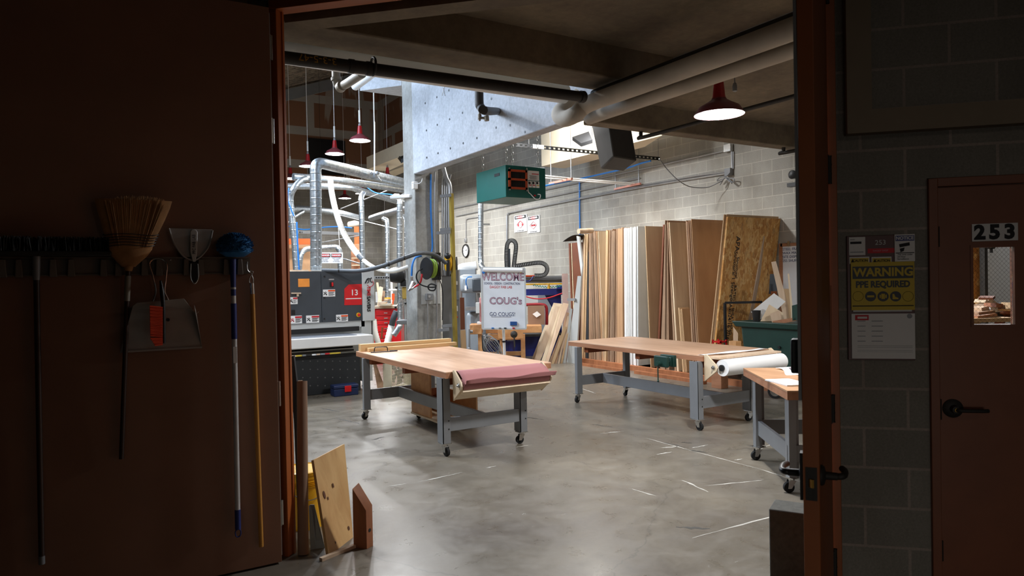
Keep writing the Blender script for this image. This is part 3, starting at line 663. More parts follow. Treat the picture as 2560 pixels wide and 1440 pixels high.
# open plywood cabinet under table A
cb = thing('plywood_cabinet', 'open orange-brown plywood cabinet standing under the left work table', 'cabinet', (3.55, 7.6, 0))
cx0, cx1, cy0, cy1 = 3.40, 3.84, 7.12, 8.02
part('side_panel', M().box(cx0, cx0 + .02, cy0 + .35, cy1, .06, .70), MT['benchwood'], cb); part('side_panel', M().box(cx1 - .02, cx1, cy0, cy1, .06, .34), MT['benchwood'], cb)
part('back_panel', M().box(cx0 + .02, cx1 - .02, cy1 - .02, cy1, .06, .34), MT['apron'], cb); part('bottom_panel', M().box(cx0 - .02, cx1 - .02, cy0 + .02, cy1 - .02, .06, .08), MT['birch'], cb)
part('front_rail', M().box(cx0, cx1 - .02, cy0, cy0 + .02, .06, .15), MT['birch'], cb); 
for x in (cx0 + .06, cx1 - .06):
    for yy in (cy0 + .08, cy1 - .08):
        m = M(); m.cyl((x, yy - .012, .028), (x, yy + .012, .028), .028, n=16); m.box(x - .01, x + .01, yy - .015, yy + .015, .03, .06); part('caster', m, MT['rubber'], cb)
# ---- table C, right foreground, turned
P1 = FL(1858, 920, TH); P2 = FL(1968, 977, TH); u = (P2 - P1).normalized(); w = V((-u.y, u.x, 0))
if w.x < 0: w = -w
Lc = (P2 - P1).length
TC = thing('work_table', 'wood-topped work table cut off by the open right door, magazines on it', 'table', P1 * 1.0 - V((0, 0, TH)) + u * Lc / 2 + w * .35)
def pc(a, b, z): return P1 + u * a + w * b + V((0, 0, z - TH))
def cbox(m, a0, a1, b0, b1, z0, z1): return m.hexa([pc(a0, b0, z0), pc(a1, b0, z0), pc(a1, b1, z0), pc(a0, b1, z0)], [pc(a0, b0, z1), pc(a1, b0, z1), pc(a1, b1, z1), pc(a0, b1, z1)])
part('tabletop', cbox(M(), 0, Lc, 0, .76, TH - .012, TH), wood('tan_maple_tabletop', '#9c7455', '#b98f6c', .45, (1, .14, 1), 9, .0), TC); part('edge_band', cbox(M(), .001, Lc - .001, .001, .759, TH - .07, TH - .0125), MT['tableedge'], TC)
for a in (.12, Lc - .24):
    for b in (.05, .64):
        m = M(); cbox(m, a, a + .10, b, b + .055, .125, TH - .07); cbox(m, a, a + .012, b, b + .1, .125, TH - .07); part('leg', m, MT['greysteel'], TC, bev=.002); q = pc(a + .05, b + .03, 0); caster(TC, q.x, q.y, .125, ang=2.6)
part('stretcher', cbox(M(), .21, Lc - .20, .07, .10, .235, .365), MT['greysteel'], TC); part('stretcher', cbox(M(), .14, .17, .05, .70, .235, .365), MT['greysteel'], TC); part('stretcher', cbox(M(), Lc - .20, Lc - .17, .05, .70, .235, .365), MT['greysteel'], TC)
for i, (a, b, r, lb) in enumerate([(.30, .42, .3, 'opened newspaper lying at the back of the cut-off table')]):
    m = M(); q = pc(a, b, TH); 
    def fn(uu, vv, q=q): return q + u * ((uu - .5) * .42) + w * ((vv - .5) * .30 + .03 * math.sin(uu * 5)) + V((0, 0, .008 + .008 * math.sin(uu * 11 + vv * 3)))
    m.grid(fn, 14, 8); o = solo('newspaper', m, MT['paper'], lb, 'newspaper', solid=.006)
    npm = plain('newsprint_picture', '#8d7f86', .8)
    for k in range(9):
        c = q + u * random.uniform(-.17, .17) + w * random.uniform(-.1, .1) + V((0, 0, .0205)); part('printed_picture', M().obox(c, u * random.uniform(.015, .04), w * random.uniform(.01, .03), V((0, 0, .0015))), npm, o)
m = M(); q = pc(Lc - .38, .12, TH); m.obox(q + V((0, 0, .006)), u * .16 + w * .04, w * .10 - u * .02, V((0, 0, .005))); solo('note_pad', m, MT['paper'], 'white pad at the near edge of the cut-off table', 'pad')
# base rails of the sheet rack
rk = thing('sheet_rack_base', 'long reddish timber rails on the floor under the leaning sheets', 'rack', (8.5, 8.9, 0))
part('rail', M().box(8.36, 8.45, 6.6, 11.3, .0, .09), MT['redwood'], rk); part('rail', M().box(9.5, 9.6, 6.6, 11.3, 0, .09), MT['redwood'], rk)
m = M().box(8.10, 8.14, 9.6, 10.9, 0, .05); solo('lumber_piece', m, MT['redwood'], 'thin reddish board lying on the floor before the left end of the sheet rack', 'lumber')
m = M().box(8.12, 8.2, 7.7, 9.3, 0, .055); solo('lumber_piece', m, MT['redwood'], 'longer reddish board lying on the floor before the middle of the sheet rack', 'lumber')
XB = 8.45
def YT(x, z):                                    # world Y seen at pixel column x on the sheets' front plane at height z
    lo, hi = 4.0, 16.0
    for _ in range(40):
        mid = (lo + hi) / 2; d = R3.transposed() @ (V((XB, mid, z)) - CAM); px = 1280 + FOC * d.x / -d.z
        if px > x: lo = mid
        else: hi = mid
    return lo
def sheet_stack(xt0, xt1, xb0, xb1, mt, label, group, n=1, ztop=2.53, depth=1.22, jit=.02, name='plywood_sheet', x0=XB, zb=.09, gap=.003, cat='sheet'):
    """n upright sheets whose front edges fill the given span at the top and at the foot"""
    ya, yb = YT(xt0, ztop), YT(xt1, ztop); fa, fb = YT(xb0, zb), YT(xb1, zb)
    for i in range(n):
        t0, t1 = i / n, (i + 1) / n
        y1, y0 = ya + (yb - ya) * t0, ya + (yb - ya) * t1; g1, g0 = fa + (fb - fa) * t0, fa + (fb - fa) * t1
        g = min(gap, (y1 - y0) * .15); dz = random.uniform(-jit, jit) if n > 1 else 0; dx = random.uniform(-.02, .02) if n > 1 else 0
        X0 = x0 + dx; X1 = x0 + depth
        m = M().hexa([(X0, g0 + g, zb), (X1, g0 + g, zb), (X1, g1 - g, zb), (X0, g1 - g, zb)], [(X0, y0 + g, ztop + dz), (X1, y0 + g, ztop + dz), (X1, y1 - g, ztop + dz), (X0, y1 - g, ztop + dz)])
        solo(name, m, MT[mt], label, cat, group if n > 1 else None)
sheet_stack(1421, 1425, 1432, 1436, 'openbrown', 'narrow dark brown panel at the far left of the sheet rack', None, 1, 2.40, .35)
sheet_stack(1427, 1429, 1437, 1439, 'birch', 'thin pale strip between two dark brown panels at the rack end', None, 1, 2.40, .35)
sheet_stack(1430, 1453, 1440, 1446.5, 'openbrown', 'wide dark brown panel under the black curved sheet at the rack end', None, 1, 2.40, .5)
sheet_stack(1455, 1462, 1448, 1455.5, 'plyedge', 'tan sheets on edge in the first tight stack of the rack', 'first stack of tan sheets', 2, 2.54)
sheet_stack(1462, 1470, 1456, 1463, 'birchtan', 'yellowish sheets on edge right of the first tan ones', 'yellowish sheets in the first stack', 2, 2.52, jit=.06)
sheet_stack(1470.3, 1471, 1463.6, 1470, 'darkpanel', 'dark sheet in the gap between the first and second tan stacks', None, 1, 2.2)
sheet_stack(1471.5, 1489, 1471, 1503.5, 'plyedge', 'greyish tan sheets on edge in the second stack, near the black curved sheet', 'second stack of greyish tan sheets', 7, 2.58)
sheet_stack(1489, 1493, 1504, 1509, 'mdf', 'orange-brown sheet leaning at the right of the second stack', None, 1, 2.58)
sheet_stack(1494, 1496, 1509.2, 1510.6, 'birch', 'pale tan sheet whose lit face shows right of the second stack', None, 1, 2.58)
sheet_stack(1515, 1525, 1511, 1520, 'birchtan', 'tan sheets at the left of the third stack', 'tan sheets, third stack', 3, 2.58)
sheet_stack(1525, 1544, 1520, 1541, 'plyedge', 'mixed brown sheets on edge in the middle of the third stack', 'mixed brown sheets, third stack', 8, 2.57, jit=.03)
sheet_stack(1544, 1558, 1541, 1559, 'mdf', 'even brown fibreboard sheets just left of the white sheets', 'fibreboard sheets left of the white ones', 4, 2.59, jit=.01)
sheet_stack(1558.5, 1592, 1561, 1592, 'white', 'white sheets on edge in the middle of the rack', 'white sheets', 9, 2.58, jit=.008, gap=.006, name='white_sheet')
sheet_stack(1592, 1595, 1592.5, 1596, 'ltgrey', 'white sheet whose wide face closes the white stack', None, 1, 2.59, name='white_sheet')
sheet_stack(1612, 1614, 1626, 1628, 'birchtan', 'wide tan plywood sheet leaning just right of the white sheets', None, 1, 2.58)
sheet_stack(1657, 1661, 1641, 1646, 'openbrown', 'dark-edged sheet leaning left into the narrow wedge of brown sheets', None, 1, 2.57)
sheet_stack(1661, 1668, 1648, 1672, 'plyedge', 'thin reddish sheets fanned out in a narrow wedge', 'fanned thin sheets in the wedge', 6, 2.6, jit=.04)
sheet_stack(1668.5, 1671, 1686, 1691, 'plyedge', 'ragged brown strip standing right of the fanned sheets', None, 1, 2.6)
sheet_stack(1672, 1674, 1692, 1697, 'birch', 'wide pale birch sheet with two tone face right of the fanned wedge', None, 1, 2.6)
sheet_stack(1694, 1703, 1705, 1716, 'birchtan', 'short tan strips leaning before the pale birch sheet', 'short tan strips', 4, 1.15, .25, zb=.09)
sheet_stack(1715, 1727, 1733, 1748, 'plyedge', 'brown sheets on edge left of the wide brown fibreboard face', 'brown sheets before the fibreboard', 6, 2.59, jit=.02)
sheet_stack(1727, 1729, 1748, 1751, 'mdf', 'wide plain brown fibreboard sheet left of the flake board', None, 1, 2.61)
sheet_stack(1811, 1817, 1769, 1779, 'birchtan', 'tan sheets leaning right behind the flake board', 'tan sheets behind the flake board', 3, 2.62, jit=.003, gap=.001)
# the flake board sheet with its stamp and torn strip
zt = 2.585; ya, yb = YT(1817, zt), YT(1821, zt); fa, fb = YT(1779, .09), YT(1783, .09); X0, X1 = XB - .01, XB + 1.22
os_ = M().hexa([(X0, fb, .09), (X1, fb, .09), (X1, fa, .09), (X0, fa, .09)], [(X0, yb, zt), (X1, yb, zt), (X1, ya, zt), (X0, ya, zt)])
ob = solo('flake_board', os_, MT['osb'], 'large sheet of flake board leaning at the right end of the rack', 'sheet')
tn = V((0, yb - fb, zt - .09)).normalized(); nrm = V((0, -tn.z, tn.y))
def onosb(a, h): return V((X0 + a, fb + (yb - fb) * (h - .09) / (zt - .09), h)) + nrm * .004
for i, (s, sz, a, h) in enumerate([('APA', .13, .27, 2.17), ('Structural 1', .095, .25, 1.83), ('Structural', .085, .31, 1.80), ('Strength Axis', .095, .25, 1.32), ('RATED', .08, .31, 1.40), ('24/16 7/16', .095, .25, .86), ('SHEATHING', .08, .31, .95)]):
    text('stamp', s, onosb(a, h), -tn, V((1, 0, 0)), sz, MT['ink'], ob, off=.001)
m = M(); pts = [onosb(.86, 2.3), onosb(.885, 2.3), onosb(.88, 1.7), onosb(.80, 1.05), onosb(.72, .75), onosb(.66, .62), onosb(.64, .64), onosb(.72, 1.1), onosb(.77, 1.6)]
m.add(pts, [tuple(range(9))]); link(mesh_of(m, abspos(ob)), 'torn_strip', MT['palewood'], ob, solid=.003)
# black metal frame before it
bf = M(); fx = 8.25; a = W(1812, 757, 10.75); b = W(1905, 755, 10.7)
c0 = V((a.x, a.y, 0)); c1 = V((b.x, b.y, 0)); bf.bar(a, b, .03, .035); bf.bar(a, V((a.x, a.y, .0)), .03, .035); bf.bar(b, V((b.x, b.y, 0)), .03, .035)
solo('steel_stand', bf, MT['blackmetal'], 'black square metal frame standing before the flake board', 'frame')
# curved black sheet over the brown panels
p0, p1, p2 = W(1407, 605, 13.9), W(1432, 586, 13.9), W(1452, 603, 13.9)
m = M()
def crv(u, v):
    x = 1407 + 46 * u; y = 605 - 20 * math.sin(u * math.pi * .62 + .05) + 3 * u; q = W(x, y, 13.75 + .02 * u); return q + V((.45 * v, .0, .03 * v))
m.grid(crv, 14, 4); solo('curved_black_sheet', m, MT['black'], 'black flexible sheet bulging over the top of the brown panels', 'sheet', solid=.006)
q = W(1452, 568, 13.2); m = M(); m.cyl(q + V((.02, .1, -.07)), q + V((.35, .1, -.05)), .05, n=20); solo('paper_tube', m, MT['palewood'], 'cream rolled material lying on top of the leaning sheets', 'roll')
m = M().prism([W(1441, 590, 13.1), W(1448, 592, 13.1), W(1456, 662, 13.0), W(1453, 690, 13.0)], (.04, .01, 0)); solo('white_strip', m, MT['ltgrey'], 'pale grey strip slanting over the wide dark brown panel', 'strip')
m = M().prism([V((8.2, FL(1425, 905, 0).y + .0, 0)), V((8.2, 11.1, 0)), W(1453, 690, 12.9), W(1444, 690, 13.0)], (.04, .01, 0)); solo('grey_strip', m, MT['ltgrey'], 'pale grey wedge-shaped board leaning at the left of the rack', 'strip')
m = M().bar(W(1438, 749, 13.2), W(1419, 749, 13.6), .02, .05); solo('clamp_bar', m, MT['greysteel'], 'grey clamp bar across the dark brown panels', 'clamp')
m = M().prism([W(1410, 600 + 85, 14.6), W(1419, 685, 14.5), W(1419, 760, 14.5), W(1405, 760, 14.6)], (.02, .2, 0))
# cut-off boards leaning in a heap at the rack's left end: (foot left, foot right, top left, top right, depth foot, depth top)
LB = [(1329, 1345, 1384, 1412, 757, 902, 14.25, 15.0, 'birch', 'widest pale board at the back of the leaning cut-offs'),
      (1333, 1349, 1389, 1411, 765, 907, 13.95, 14.2, 'palewood', 'long pale board leaning in front, left side of the cut-offs'),
      (1352, 1362, 1402, 1415, 762, 908, 14.0, 14.25, 'birch', 'second long tan board in the leaning cut-offs'),
      (1362, 1370, 1408, 1422, 757, 909, 13.95, 14.2, 'palewood', 'narrow tan board leaning third from the left of the cut-offs'),
      (1371, 1377, 1399, 1407, 838, 909, 13.7, 13.8, 'plyedge', 'shortest pinkish board low in the leaning cut-offs'),
      (1378, 1385, 1410, 1418, 815, 909, 13.65, 13.8, 'birchtan', 'short tan board low right in the leaning cut-offs'),
      (1386, 1392, 1416, 1423, 780, 908, 13.8, 14.0, 'plyedge', 'thin brown board right in the leaning cut-offs'),
      (1394, 1399, 1419, 1424, 790, 907, 13.7, 13.9, 'palewood', 'thin pale board right in the leaning cut-offs'),
      (1401, 1406, 1423, 1427, 800, 906, 13.6, 13.8, 'birchtan', 'thin tan board at the far right of the leaning cut-offs'),
      (1408, 1414, 1426, 1431, 770, 905, 13.5, 13.75, 'ltgrey', 'grey board closing the leaning cut-offs at the right')]
for f0, f1, t0, t1, yt, yf, df, dt, mt, lb in LB:
    ii = len([o for o in bpy.data.objects if o.name.startswith('cutoff_board')]); yf += .7 * ii - 3; dt -= .05 * ii - .15; a = FL(f0, yf, 0); b = FL(f1, yf, 0); c = W(t1, yt + 3, dt); d = W(t0, yt, dt)
    nn_ = V((.5, .75, 0)).normalized() * .022
    solo('cutoff_board', M().prism([a, b, c, d], nn_ * .75), MT[mt], lb, 'board')
# green waste bin on big casters
bn = thing('waste_bin', 'dark green wheeled bin heaped with wood offcuts behind the white paper roll', 'bin', (8.4, 6.2, 0))
bx0, bx1, by0, by1 = 7.92, 8.75, 5.15, 6.80; bt = 1.03
m = M().hexa([(bx0 + .05, by0, .22), (bx1, by0, .22), (bx1, by1 - .06, .22), (bx0 + .05, by1 - .06, .22)], [(bx0, by0, bt - .02), (bx1, by0, bt - .02), (bx1, by1, bt - .02), (bx0, by1, bt - .02)]); part('tub', m, MT['bingreen'], bn, bev=.03)
m = M(); m.hexa([(bx0 - .04, by0, bt - .08), (bx0 + .04, by0, bt - .08), (bx0 + .04, by1 + .05, bt - .08), (bx0 - .04, by1 + .05, bt - .08)], [(bx0 - .06, by0, bt), (bx0 + .05, by0, bt), (bx0 + .05, by1 + .10, bt), (bx0 - .06, by1 + .10, bt)]); m.box(bx0, bx1, by1 - .02, by1 + .08, bt - .05, bt); part('rim', m, MT['bingreen'], bn, bev=.012)
m = M()
for yy in (6.15, 5.6): m.cyl((bx0 - .002, yy, .7), (bx0 + .03, yy, .7), .02, n=10)
for yy in (6.2, 5.9): m.cyl((bx0 + .01, yy, .55), (bx0 + .03, yy, .55), .014, n=10)
part('drain_plugs', m, MT['black'], bn)
for px_, py_ in ((1873, 985), (1938, 996)):
    q = FL(px_, py_, 0); r = .095; c = M(); ax = V((.55, -.83, 0)).normalized(); w_ = V((.83, .55, 0))
    for s in (-1, 1): c.prism([q + w_ * .03 * s + V((-.05, 0, .22)), q + w_ * .03 * s + V((.06, 0, .22)), q + w_ * .03 * s + V((.02, 0, r - .02)), q + w_ * .03 * s + V((-.02, 0, r - .02))], w_ * (.004 * s))
    c.obox(q + V((0, 0, .222)), (.07, 0, 0), (0, .07, 0), (0, 0, .006)); c.cyl(q - w_ * .04 + V((0, 0, r)), q + w_ * .04 + V((0, 0, r)), .012, n=10); cc = part('caster', c, MT['chrome'], bn)
    c = M(); c.cyl(q - w_ * .02 + V((0, 0, r)), q + w_ * .02 + V((0, 0, r)), r, n=32); part('tyre', c, MT['rubber'], cc, bev=.006)
    c = M(); c.cyl(q - w_ * .024 + V((0, 0, r)), q + w_ * .024 + V((0, 0, r)), r * .66, n=28); part('wheel_rim', c, MT['chrome'], cc)
for (x_, y_) in ((8.6, 5.3), (8.6, 6.6)):
    c = M(); c.cyl((x_, y_ - .02, .095), (x_, y_ + .02, .095), .095, n=24); c.box(x_ - .03, x_ + .03, y_ - .035, y_ + .035, .09, .225); part('caster', c, MT['rubber'], bn)
# offcuts heaped in the bin: polygons in the picture given their own depth and thickness
def off(pts, D, th, mt, name, lb, cat='offcut'):
    D += .52 if D < 9.95 else 0; n_ = ray(1900, 760).normalized(); P = [W(x, y, D) for x, y in pts]; return solo(name, M().prism(P, n_ * th), MT[mt], lb, cat)
off([(1928, 655), (1940, 653), (1968, 755), (1972, 795), (1960, 800)], 9.6, .02, 'palewood', 'offcut', 'tall pale board sticking up out of the green bin')
off([(1969, 684), (1973, 684), (1985, 800), (1979, 800)], 9.5, .02, 'birch', 'offcut', 'thin pale stick standing in the green bin before the wall whiteboard')
off([(1957, 722), (1974, 722), (1978, 800), (1955, 800)], 9.75, .03, 'birchtan', 'offcut', 'tan square-cut board behind the tall pale board in the green bin')
off([(1877, 780), (1935, 733), (1964, 754), (1938, 778), (1898, 800)], 9.45, .012, 'white', 'offcut', 'bent white-faced panel on top of the green bin')
off([(1901, 803), (1923, 761), (1956, 781), (1962, 803)], 9.3, .03, 'birch', 'offcut', 'pale angular block with slots on the green bin')
off([(1925, 785), (1948, 775), (1960, 800), (1930, 806)], 9.2, .03, 'palewood', 'offcut', 'small pale wedge in front of the slotted block on the bin')
off([(1930, 803), (1988, 794), (1990, 802), (1940, 812)], 9.0, .08, 'tableedge', 'offcut', 'flat brown board lying on the bin rim')
off([(1980, 764), (1996, 760), (1998, 800), (1981, 802)], 9.0, .05, 'bingreen', 'offcut', 'dark panel with pale edge at the right of the bin heap')
off([(1927, 728), (1942, 728), (1945, 765), (1928, 765)], 9.8, .02, 'apron', 'offcut', 'small brown board behind the bent white panel')
off([(1925, 685), (1940, 685), (1943, 735), (1922, 735)], 9.9, .03, 'charcoal', 'offcut', 'dark panel showing left behind the tall pale board')
m = M(); q = W(1891, 800, 9.85); q.z = 1.01; m.lathe(q - V((0, 0, .02)), [(.0, .02), (.045, .02), (.062, .19), (.058, .19), (.042, .04), (0, .04)], 24); solo('small_bucket', m, MT['black'], 'small black bucket on the left end of the green bin', 'bucket')
m = M(); q = W(1892, 786, 9.85); m.box(q.x - .02, q.x + .02, q.y - .02, q.y + .02, 1.035, q.z + .05); solo('offcut', m, MT['palewood'], 'pale block standing in the small black bucket', 'offcut')
# things on the floor behind table B's end
q = FL(1795, 962, 0); a = W(1783, 862, 10.5)
m = M()
for dz in (0, .09, .2): m.box(a.x - .02, a.x + .12, a.y - .16, a.y, a.z - .16 + dz, a.z - .14 + dz)
for dx in (0, .12):
    for dy in (-.16, -.01): m.box(a.x + dx - .02, a.x + dx, a.y + dy, a.y + dy + .015, a.z - .16, a.z + .08)
st = FL(1800, 955, 0)
cr = solo('red_crate', m, MT['red'], 'bright red plastic crate behind the right table by the flake board', 'crate')
m = M().box(a.x - .03, a.x + .12, a.y - .17, a.y + .02, 0, a.z - .16); solo('timber_box', m, MT['tableedge'], 'low wooden box on the floor between the sheet rack and the green bin', 'box', bev=.004)
m = M(); q = W(1822, 858, 9.3); m.box(q.x, q.x + .1, q.y - .12, q.y, a.z - .16, q.z + .03); solo('timber_block', m, MT['benchwood'], 'orange wooden block right of the red crate', 'block')
off([(1833, 817), (1845, 833), (1845, 870), (1833, 870)], 9.0, .03, 'palewood', 'offcut', 'pale pointed board standing left of the green bin')
# ============================== wide belt sander
YS = 10.5
SX = lambda x, y: (PY(x, y, YS).x, PY(x, y, YS).z)
sa = thing('belt_sander', 'large charcoal and white industrial belt sander behind the left work table', 'machine', (2.9, 10.9, 0))
x0 = 2.25; xr = SX(905, 740)[0]; xe = SX(936, 740)[0]; zt = 1.865; zbm = SX(800, 806)[1]; xm_ = SX(804, 740)[0]
part('body', M().box(x0, xe - .01, YS + .05, 11.9, .62, zt - .01), MT['ltgrey'], sa)
part('control_door', M().box(x0, xm_ - .004, YS, YS + .06, zbm, zt), MT['charcoal'], sa, bev=.004)
part('control_door', M().box(xm_, xr, YS, YS + .06, zbm, zt), MT['charcoal'], sa, bev=.004)
part('side_cover', M().box(xr + .002, xe, YS - .01, 11.9, SX(920, 802)[1], zt + .01), MT['ltgrey'], sa, bev=.006)
zb2 = SX(800, 829)[1]
part('lower_housing', M().box(x0, SX(913, 820)[0], YS + .02, YS + .2, zb2 + .04, zbm), MT['ltgrey'], sa)
part('feed_opening', M().box(x0, SX(898, 825)[0], YS + .0, YS + .05, zb2 - .02, zb2 + .05), MT['black'], sa)
part('side_post', M().box(SX(905, 830)[0], SX(930, 830)[0], YS + .02, 11.6, .14, zbm), MT['ltgrey'], sa)
part('side_belt_cover', M().box(SX(930, 830)[0], SX(934, 830)[0], YS + .05, YS + .3, .55, zbm - .02), MT['leafedge'], sa)
q = PY(930, 858, 10.05)
part('infeed_table', M().box(x0, q.x, 10.0, YS + .6, q.z - .01, q.z + .13), MT['white'], sa, bev=.008)
part('conveyor_belt', M().box(x0, q.x - .22, 10.08, YS + .5, q.z + .131, q.z + .137), plain('striped_grey_belt', '#7d838c', .6), sa)
for z_, mt in ((.60, 'blackmetal'), (.655, 'darkiron'), (.70, 'blackmetal')): part('lift_rail', M().box(x0, SX(885, 870)[0], YS - .05 + (z_ - .6), YS + .02 + (z_ - .6), z_ - .025, z_), MT[mt], sa)
part('lower_panel', M().box(x0 + .1, SX(903, 900)[0], YS + .05, YS + .12, SX(830, 984)[1], .585), MT['darkpanel'], sa, bev=.004)
part('base_skid', M().box(x0 + .1, SX(903, 900)[0], YS + .14, 11.8, 0, .09), MT['black'], sa)
dm = M()
for i in range(9):
    for j in range(4):
        p = PY(757 + i * 18.6, 903 + j * 20.5, YS + .049); dm.lathe((p.x, YS + .05, p.z), [(.012, 0), (.008, .006), (0, .008)], 8, (0, -1, 0))
part('panel_dimples', dm, MT['greysteel'], sa)['kind'] = 'stuff'
def sq(mx, x1, y1, x2, y2, o=.004, t=.003, Y0=None):
    Y0 = YS if Y0 is None else Y0; a = PY(x1, y1, Y0); b = PY(x2, y2, Y0); return mx.box(a.x, b.x, Y0 - o, Y0 - o + t, b.z, a.z)
def label(x1, y1, x2, y2, head, hc, icon=None):
    l = part('warning_label', sq(M(), x1, y1, x2, y2), MT['paper'], sa)
    h = (y2 - y1); part('label_header', sq(M(), x1 + (x2 - x1) * .42, y1 + 1, x2 - .5, y1 + h * .26, .0052, .001), MT[hc], l)
    ln = M()
    for k in range(4): sq(ln, x1 + (x2 - x1) * .45, y1 + h * (.36 + .15 * k), x2 - 2 - (k % 2) * 3, y1 + h * (.41 + .15 * k), .0052, .001)
    part('label_text', ln, MT['ink'], l)
    ic = M(); cx, cy = x1 + (x2 - x1) * .2, y1 + h * .55; P = lambda x, y: PY(x, y, YS - .0055)
    for dx, dy, ex, ey in ((-4, -3, 4, 3), (-4, 4, 0, 0), (1, 1, 4, 5), (0, -4, 3, -1)): ic.bar(P(cx + dx, cy + dy), P(cx + ex, cy + ey), .001, .010, (0, 0, 1))
    part('label_icon', ic, MT['redmatte' if icon else 'ink'], l)
label(807, 724, 838, 741, 0, 'orange'); label(840, 787, 870, 803, 0, 'orange'); label(765, 789, 798, 806, 0, 'redmatte'); label(725, 790, 755, 808, 0, 'redmatte', 1); label(724, 743, 744, 760, 0, 'redmatte')
part('orange_sticker', sq(M(), 745, 697, 774, 717), plain('orange_sticker', '#f0963c', .6), sa, bev=.001)
rl = M(); P = lambda x, y: PY(x, y, YS - .004); rl.prism([P(861, 722), P(872, 711), P(905, 710), P(905, 762), P(861, 763)], (0, .003, 0)); rl = part('red_badge', rl, MT['red'], sa)
text('digits', '13', PY(886, 732, YS - .005), (1, 0, 0), (0, 0, 1), .125, MT['white'], rl, off=.0015)
text('word', 'Series', PY(886, 755, YS - .005), (1, 0, 0), (0, 0, 1), .05, MT['redmatte'], rl)
part('badge_line', sq(M(), 864, 746, 903, 747, .006, .002), MT['white'], rl)
text('brand_lettering', 'TIME', PY(921.5, 728, YS - .016), (0, 0, -1), (1, 0, 0), .072, MT['redmatte'], sa, off=.003, xs=.95)
text('brand_lettering', 'SAVERS', PY(921.5, 760, YS - .016), (0, 0, -1), (1, 0, 0), .076, MT['ink'], sa, off=.003, xs=.95)
lg = M(); P = lambda x, y: PY(x, y, YS - .014)
lg.tube([P(915, 705), P(917, 699), P(921, 696), P(926, 697), P(929, 694)], .008, 6); lg.tube([P(919, 697), P(916, 702), P(913, 708)], .010, 6); lg.tube([P(925, 698), P(927, 704), P(931, 706)], .007, 6); lg.tube([P(921, 698), P(922, 704), P(918, 708)], .006, 6); part('logo_figure', lg, MT['ink'], sa)
lg = M(); lg.tube([P(931, 702), P(934, 708), P(931, 714), P(924, 717), P(918, 712)], .005, 6); part('logo_arc', lg, MT['redmatte'], sa)
p = PY(896, 787, YS); m = M(); m.cyl((p.x, YS - .006, p.z), (p.x, YS, p.z), .035, n=20); c = part('stop_base', m, MT['yellow'], sa); m = M(); m.lathe((p.x + .003, YS - .006, p.z), [(.014, 0), (.014, .01), (.022, .014), (.022, .026), (0, .03)], 18, (0, -1, 0)); part('stop_button', m, MT['red'], c)
p = PY(829, 711, YS); part('switch_plate', M().box(p.x - .03, p.x + .03, YS - .004, YS, p.z - .04, p.z + .04), MT['black'], sa); part('power_switch', M().box(p.x - .005, p.x + .02, YS - .03, YS - .004, p.z - .03, p.z + .03), MT['red'], sa, bev=.006)
part('name_tag', sq(M(), 822, 697, 835, 700), MT['steel'], sa)
for y in (691, 744, 797): p = PY(811, y, YS); part('door_latch', M().cyl((p.x, YS - .01, p.z), (p.x, YS, p.z), .012, n=12), MT['black'], sa)
m = M(); a = PY(728, 733, YS - .02); b = PY(752, 733, YS - .02); m.bar(a, b, .03, .02); m.bar(PY(744, 733, YS - .02), PY(744, 741, YS - .02), .02, .03); part('measuring_bar', m, MT['palewood'], sa)
part('keypad', sq(M(), 728, 775, 738, 787), MT['blackmetal'], sa)
solo('flat_board', M().box(2.3, 2.95, 10.9, 11.3, zt, zt + .03), MT['palewood'], 'pale board lying on top of the belt sander at the left', 'board')
# blue tool box with a red catch
a = FL(836, 993); b = FL(903, 989); tb_ = thing('tool_box', 'dark blue plastic tool box with red catch on the floor before the sander', 'tool box', ((a.x + b.x) / 2, a.y + .1, 0))
part('box_body', M().box(a.x, b.x, a.y, a.y + .2, 0, .11), MT['navy'], tb_, bev=.01).data.materials[0] = plain('dark_blue_plastic', '#18284f', .5); part('box_lid', M().box(a.x - .004, b.x + .004, a.y - .004, a.y + .2, .112, .165), bpy.data.materials['dark_blue_plastic'], tb_, bev=.012)
xc = (a.x + b.x) / 2 + .02; part('catch', M().box(xc - .05, xc + .05, a.y - .014, a.y - .003, .06, .15), MT['red'], tb_, bev=.004)
# ============================== ducts
GV = 'spiral ducts over the machine hall'
def duct(pts, r, name, lb, mt='galv', n=20, rib=0, sub=5, cat='duct', group=None):
    P = [W(*p) if len(p) == 3 else V(p[:3]) for p in pts]; return solo(name, M().tube(P, r, n, sub, rib=rib), MT[mt], lb, cat, group)
def seams(o, pts, r, ds=.24):
    m = M()
    for i in range(len(pts) - 1):
        a, b = W(*pts[i]), W(*pts[i + 1]); L = (b - a).length; k = int(L / ds); d = (b - a).normalized()
        for j in range(1, k): c = a.lerp(b, j / k); t = (d + V((.12, .1, .1))).normalized(); m.cyl(c - t * .0025, c + t * .0025, r + .0012, n=20, cap=False)
    part('duct_seam', m, MT['chrome'], o)['kind'] = 'stuff'
o = duct([(790, 676, 10.85), (790, 560, 10.85), (789, 440, 10.85), (789, 422, 10.85), (793, 411, 10.87), (806, 409, 10.95), (840, 417, 11.3), (940, 441, 12.4), (1022, 460, 13.5)], .087, 'galvanised_duct', 'thickest galvanised duct rising from the sander and turning right'); seams(o, [(790, 676, 10.85), (789, 425, 10.85)], .087); seams(o, [(806, 409, 10.95), (1022, 460, 13.5)], .087, .3)
o = duct([(733, 442, 12.6), (850, 452, 13.2), (940, 464, 13.9), (1022, 477, 14.6)], .068, 'galvanised_duct', 'bright galvanised duct just below the thickest one, feeding the ribbed hose'); seams(o, [(733, 442, 12.6), (1022, 477, 14.6)], .068, .35)
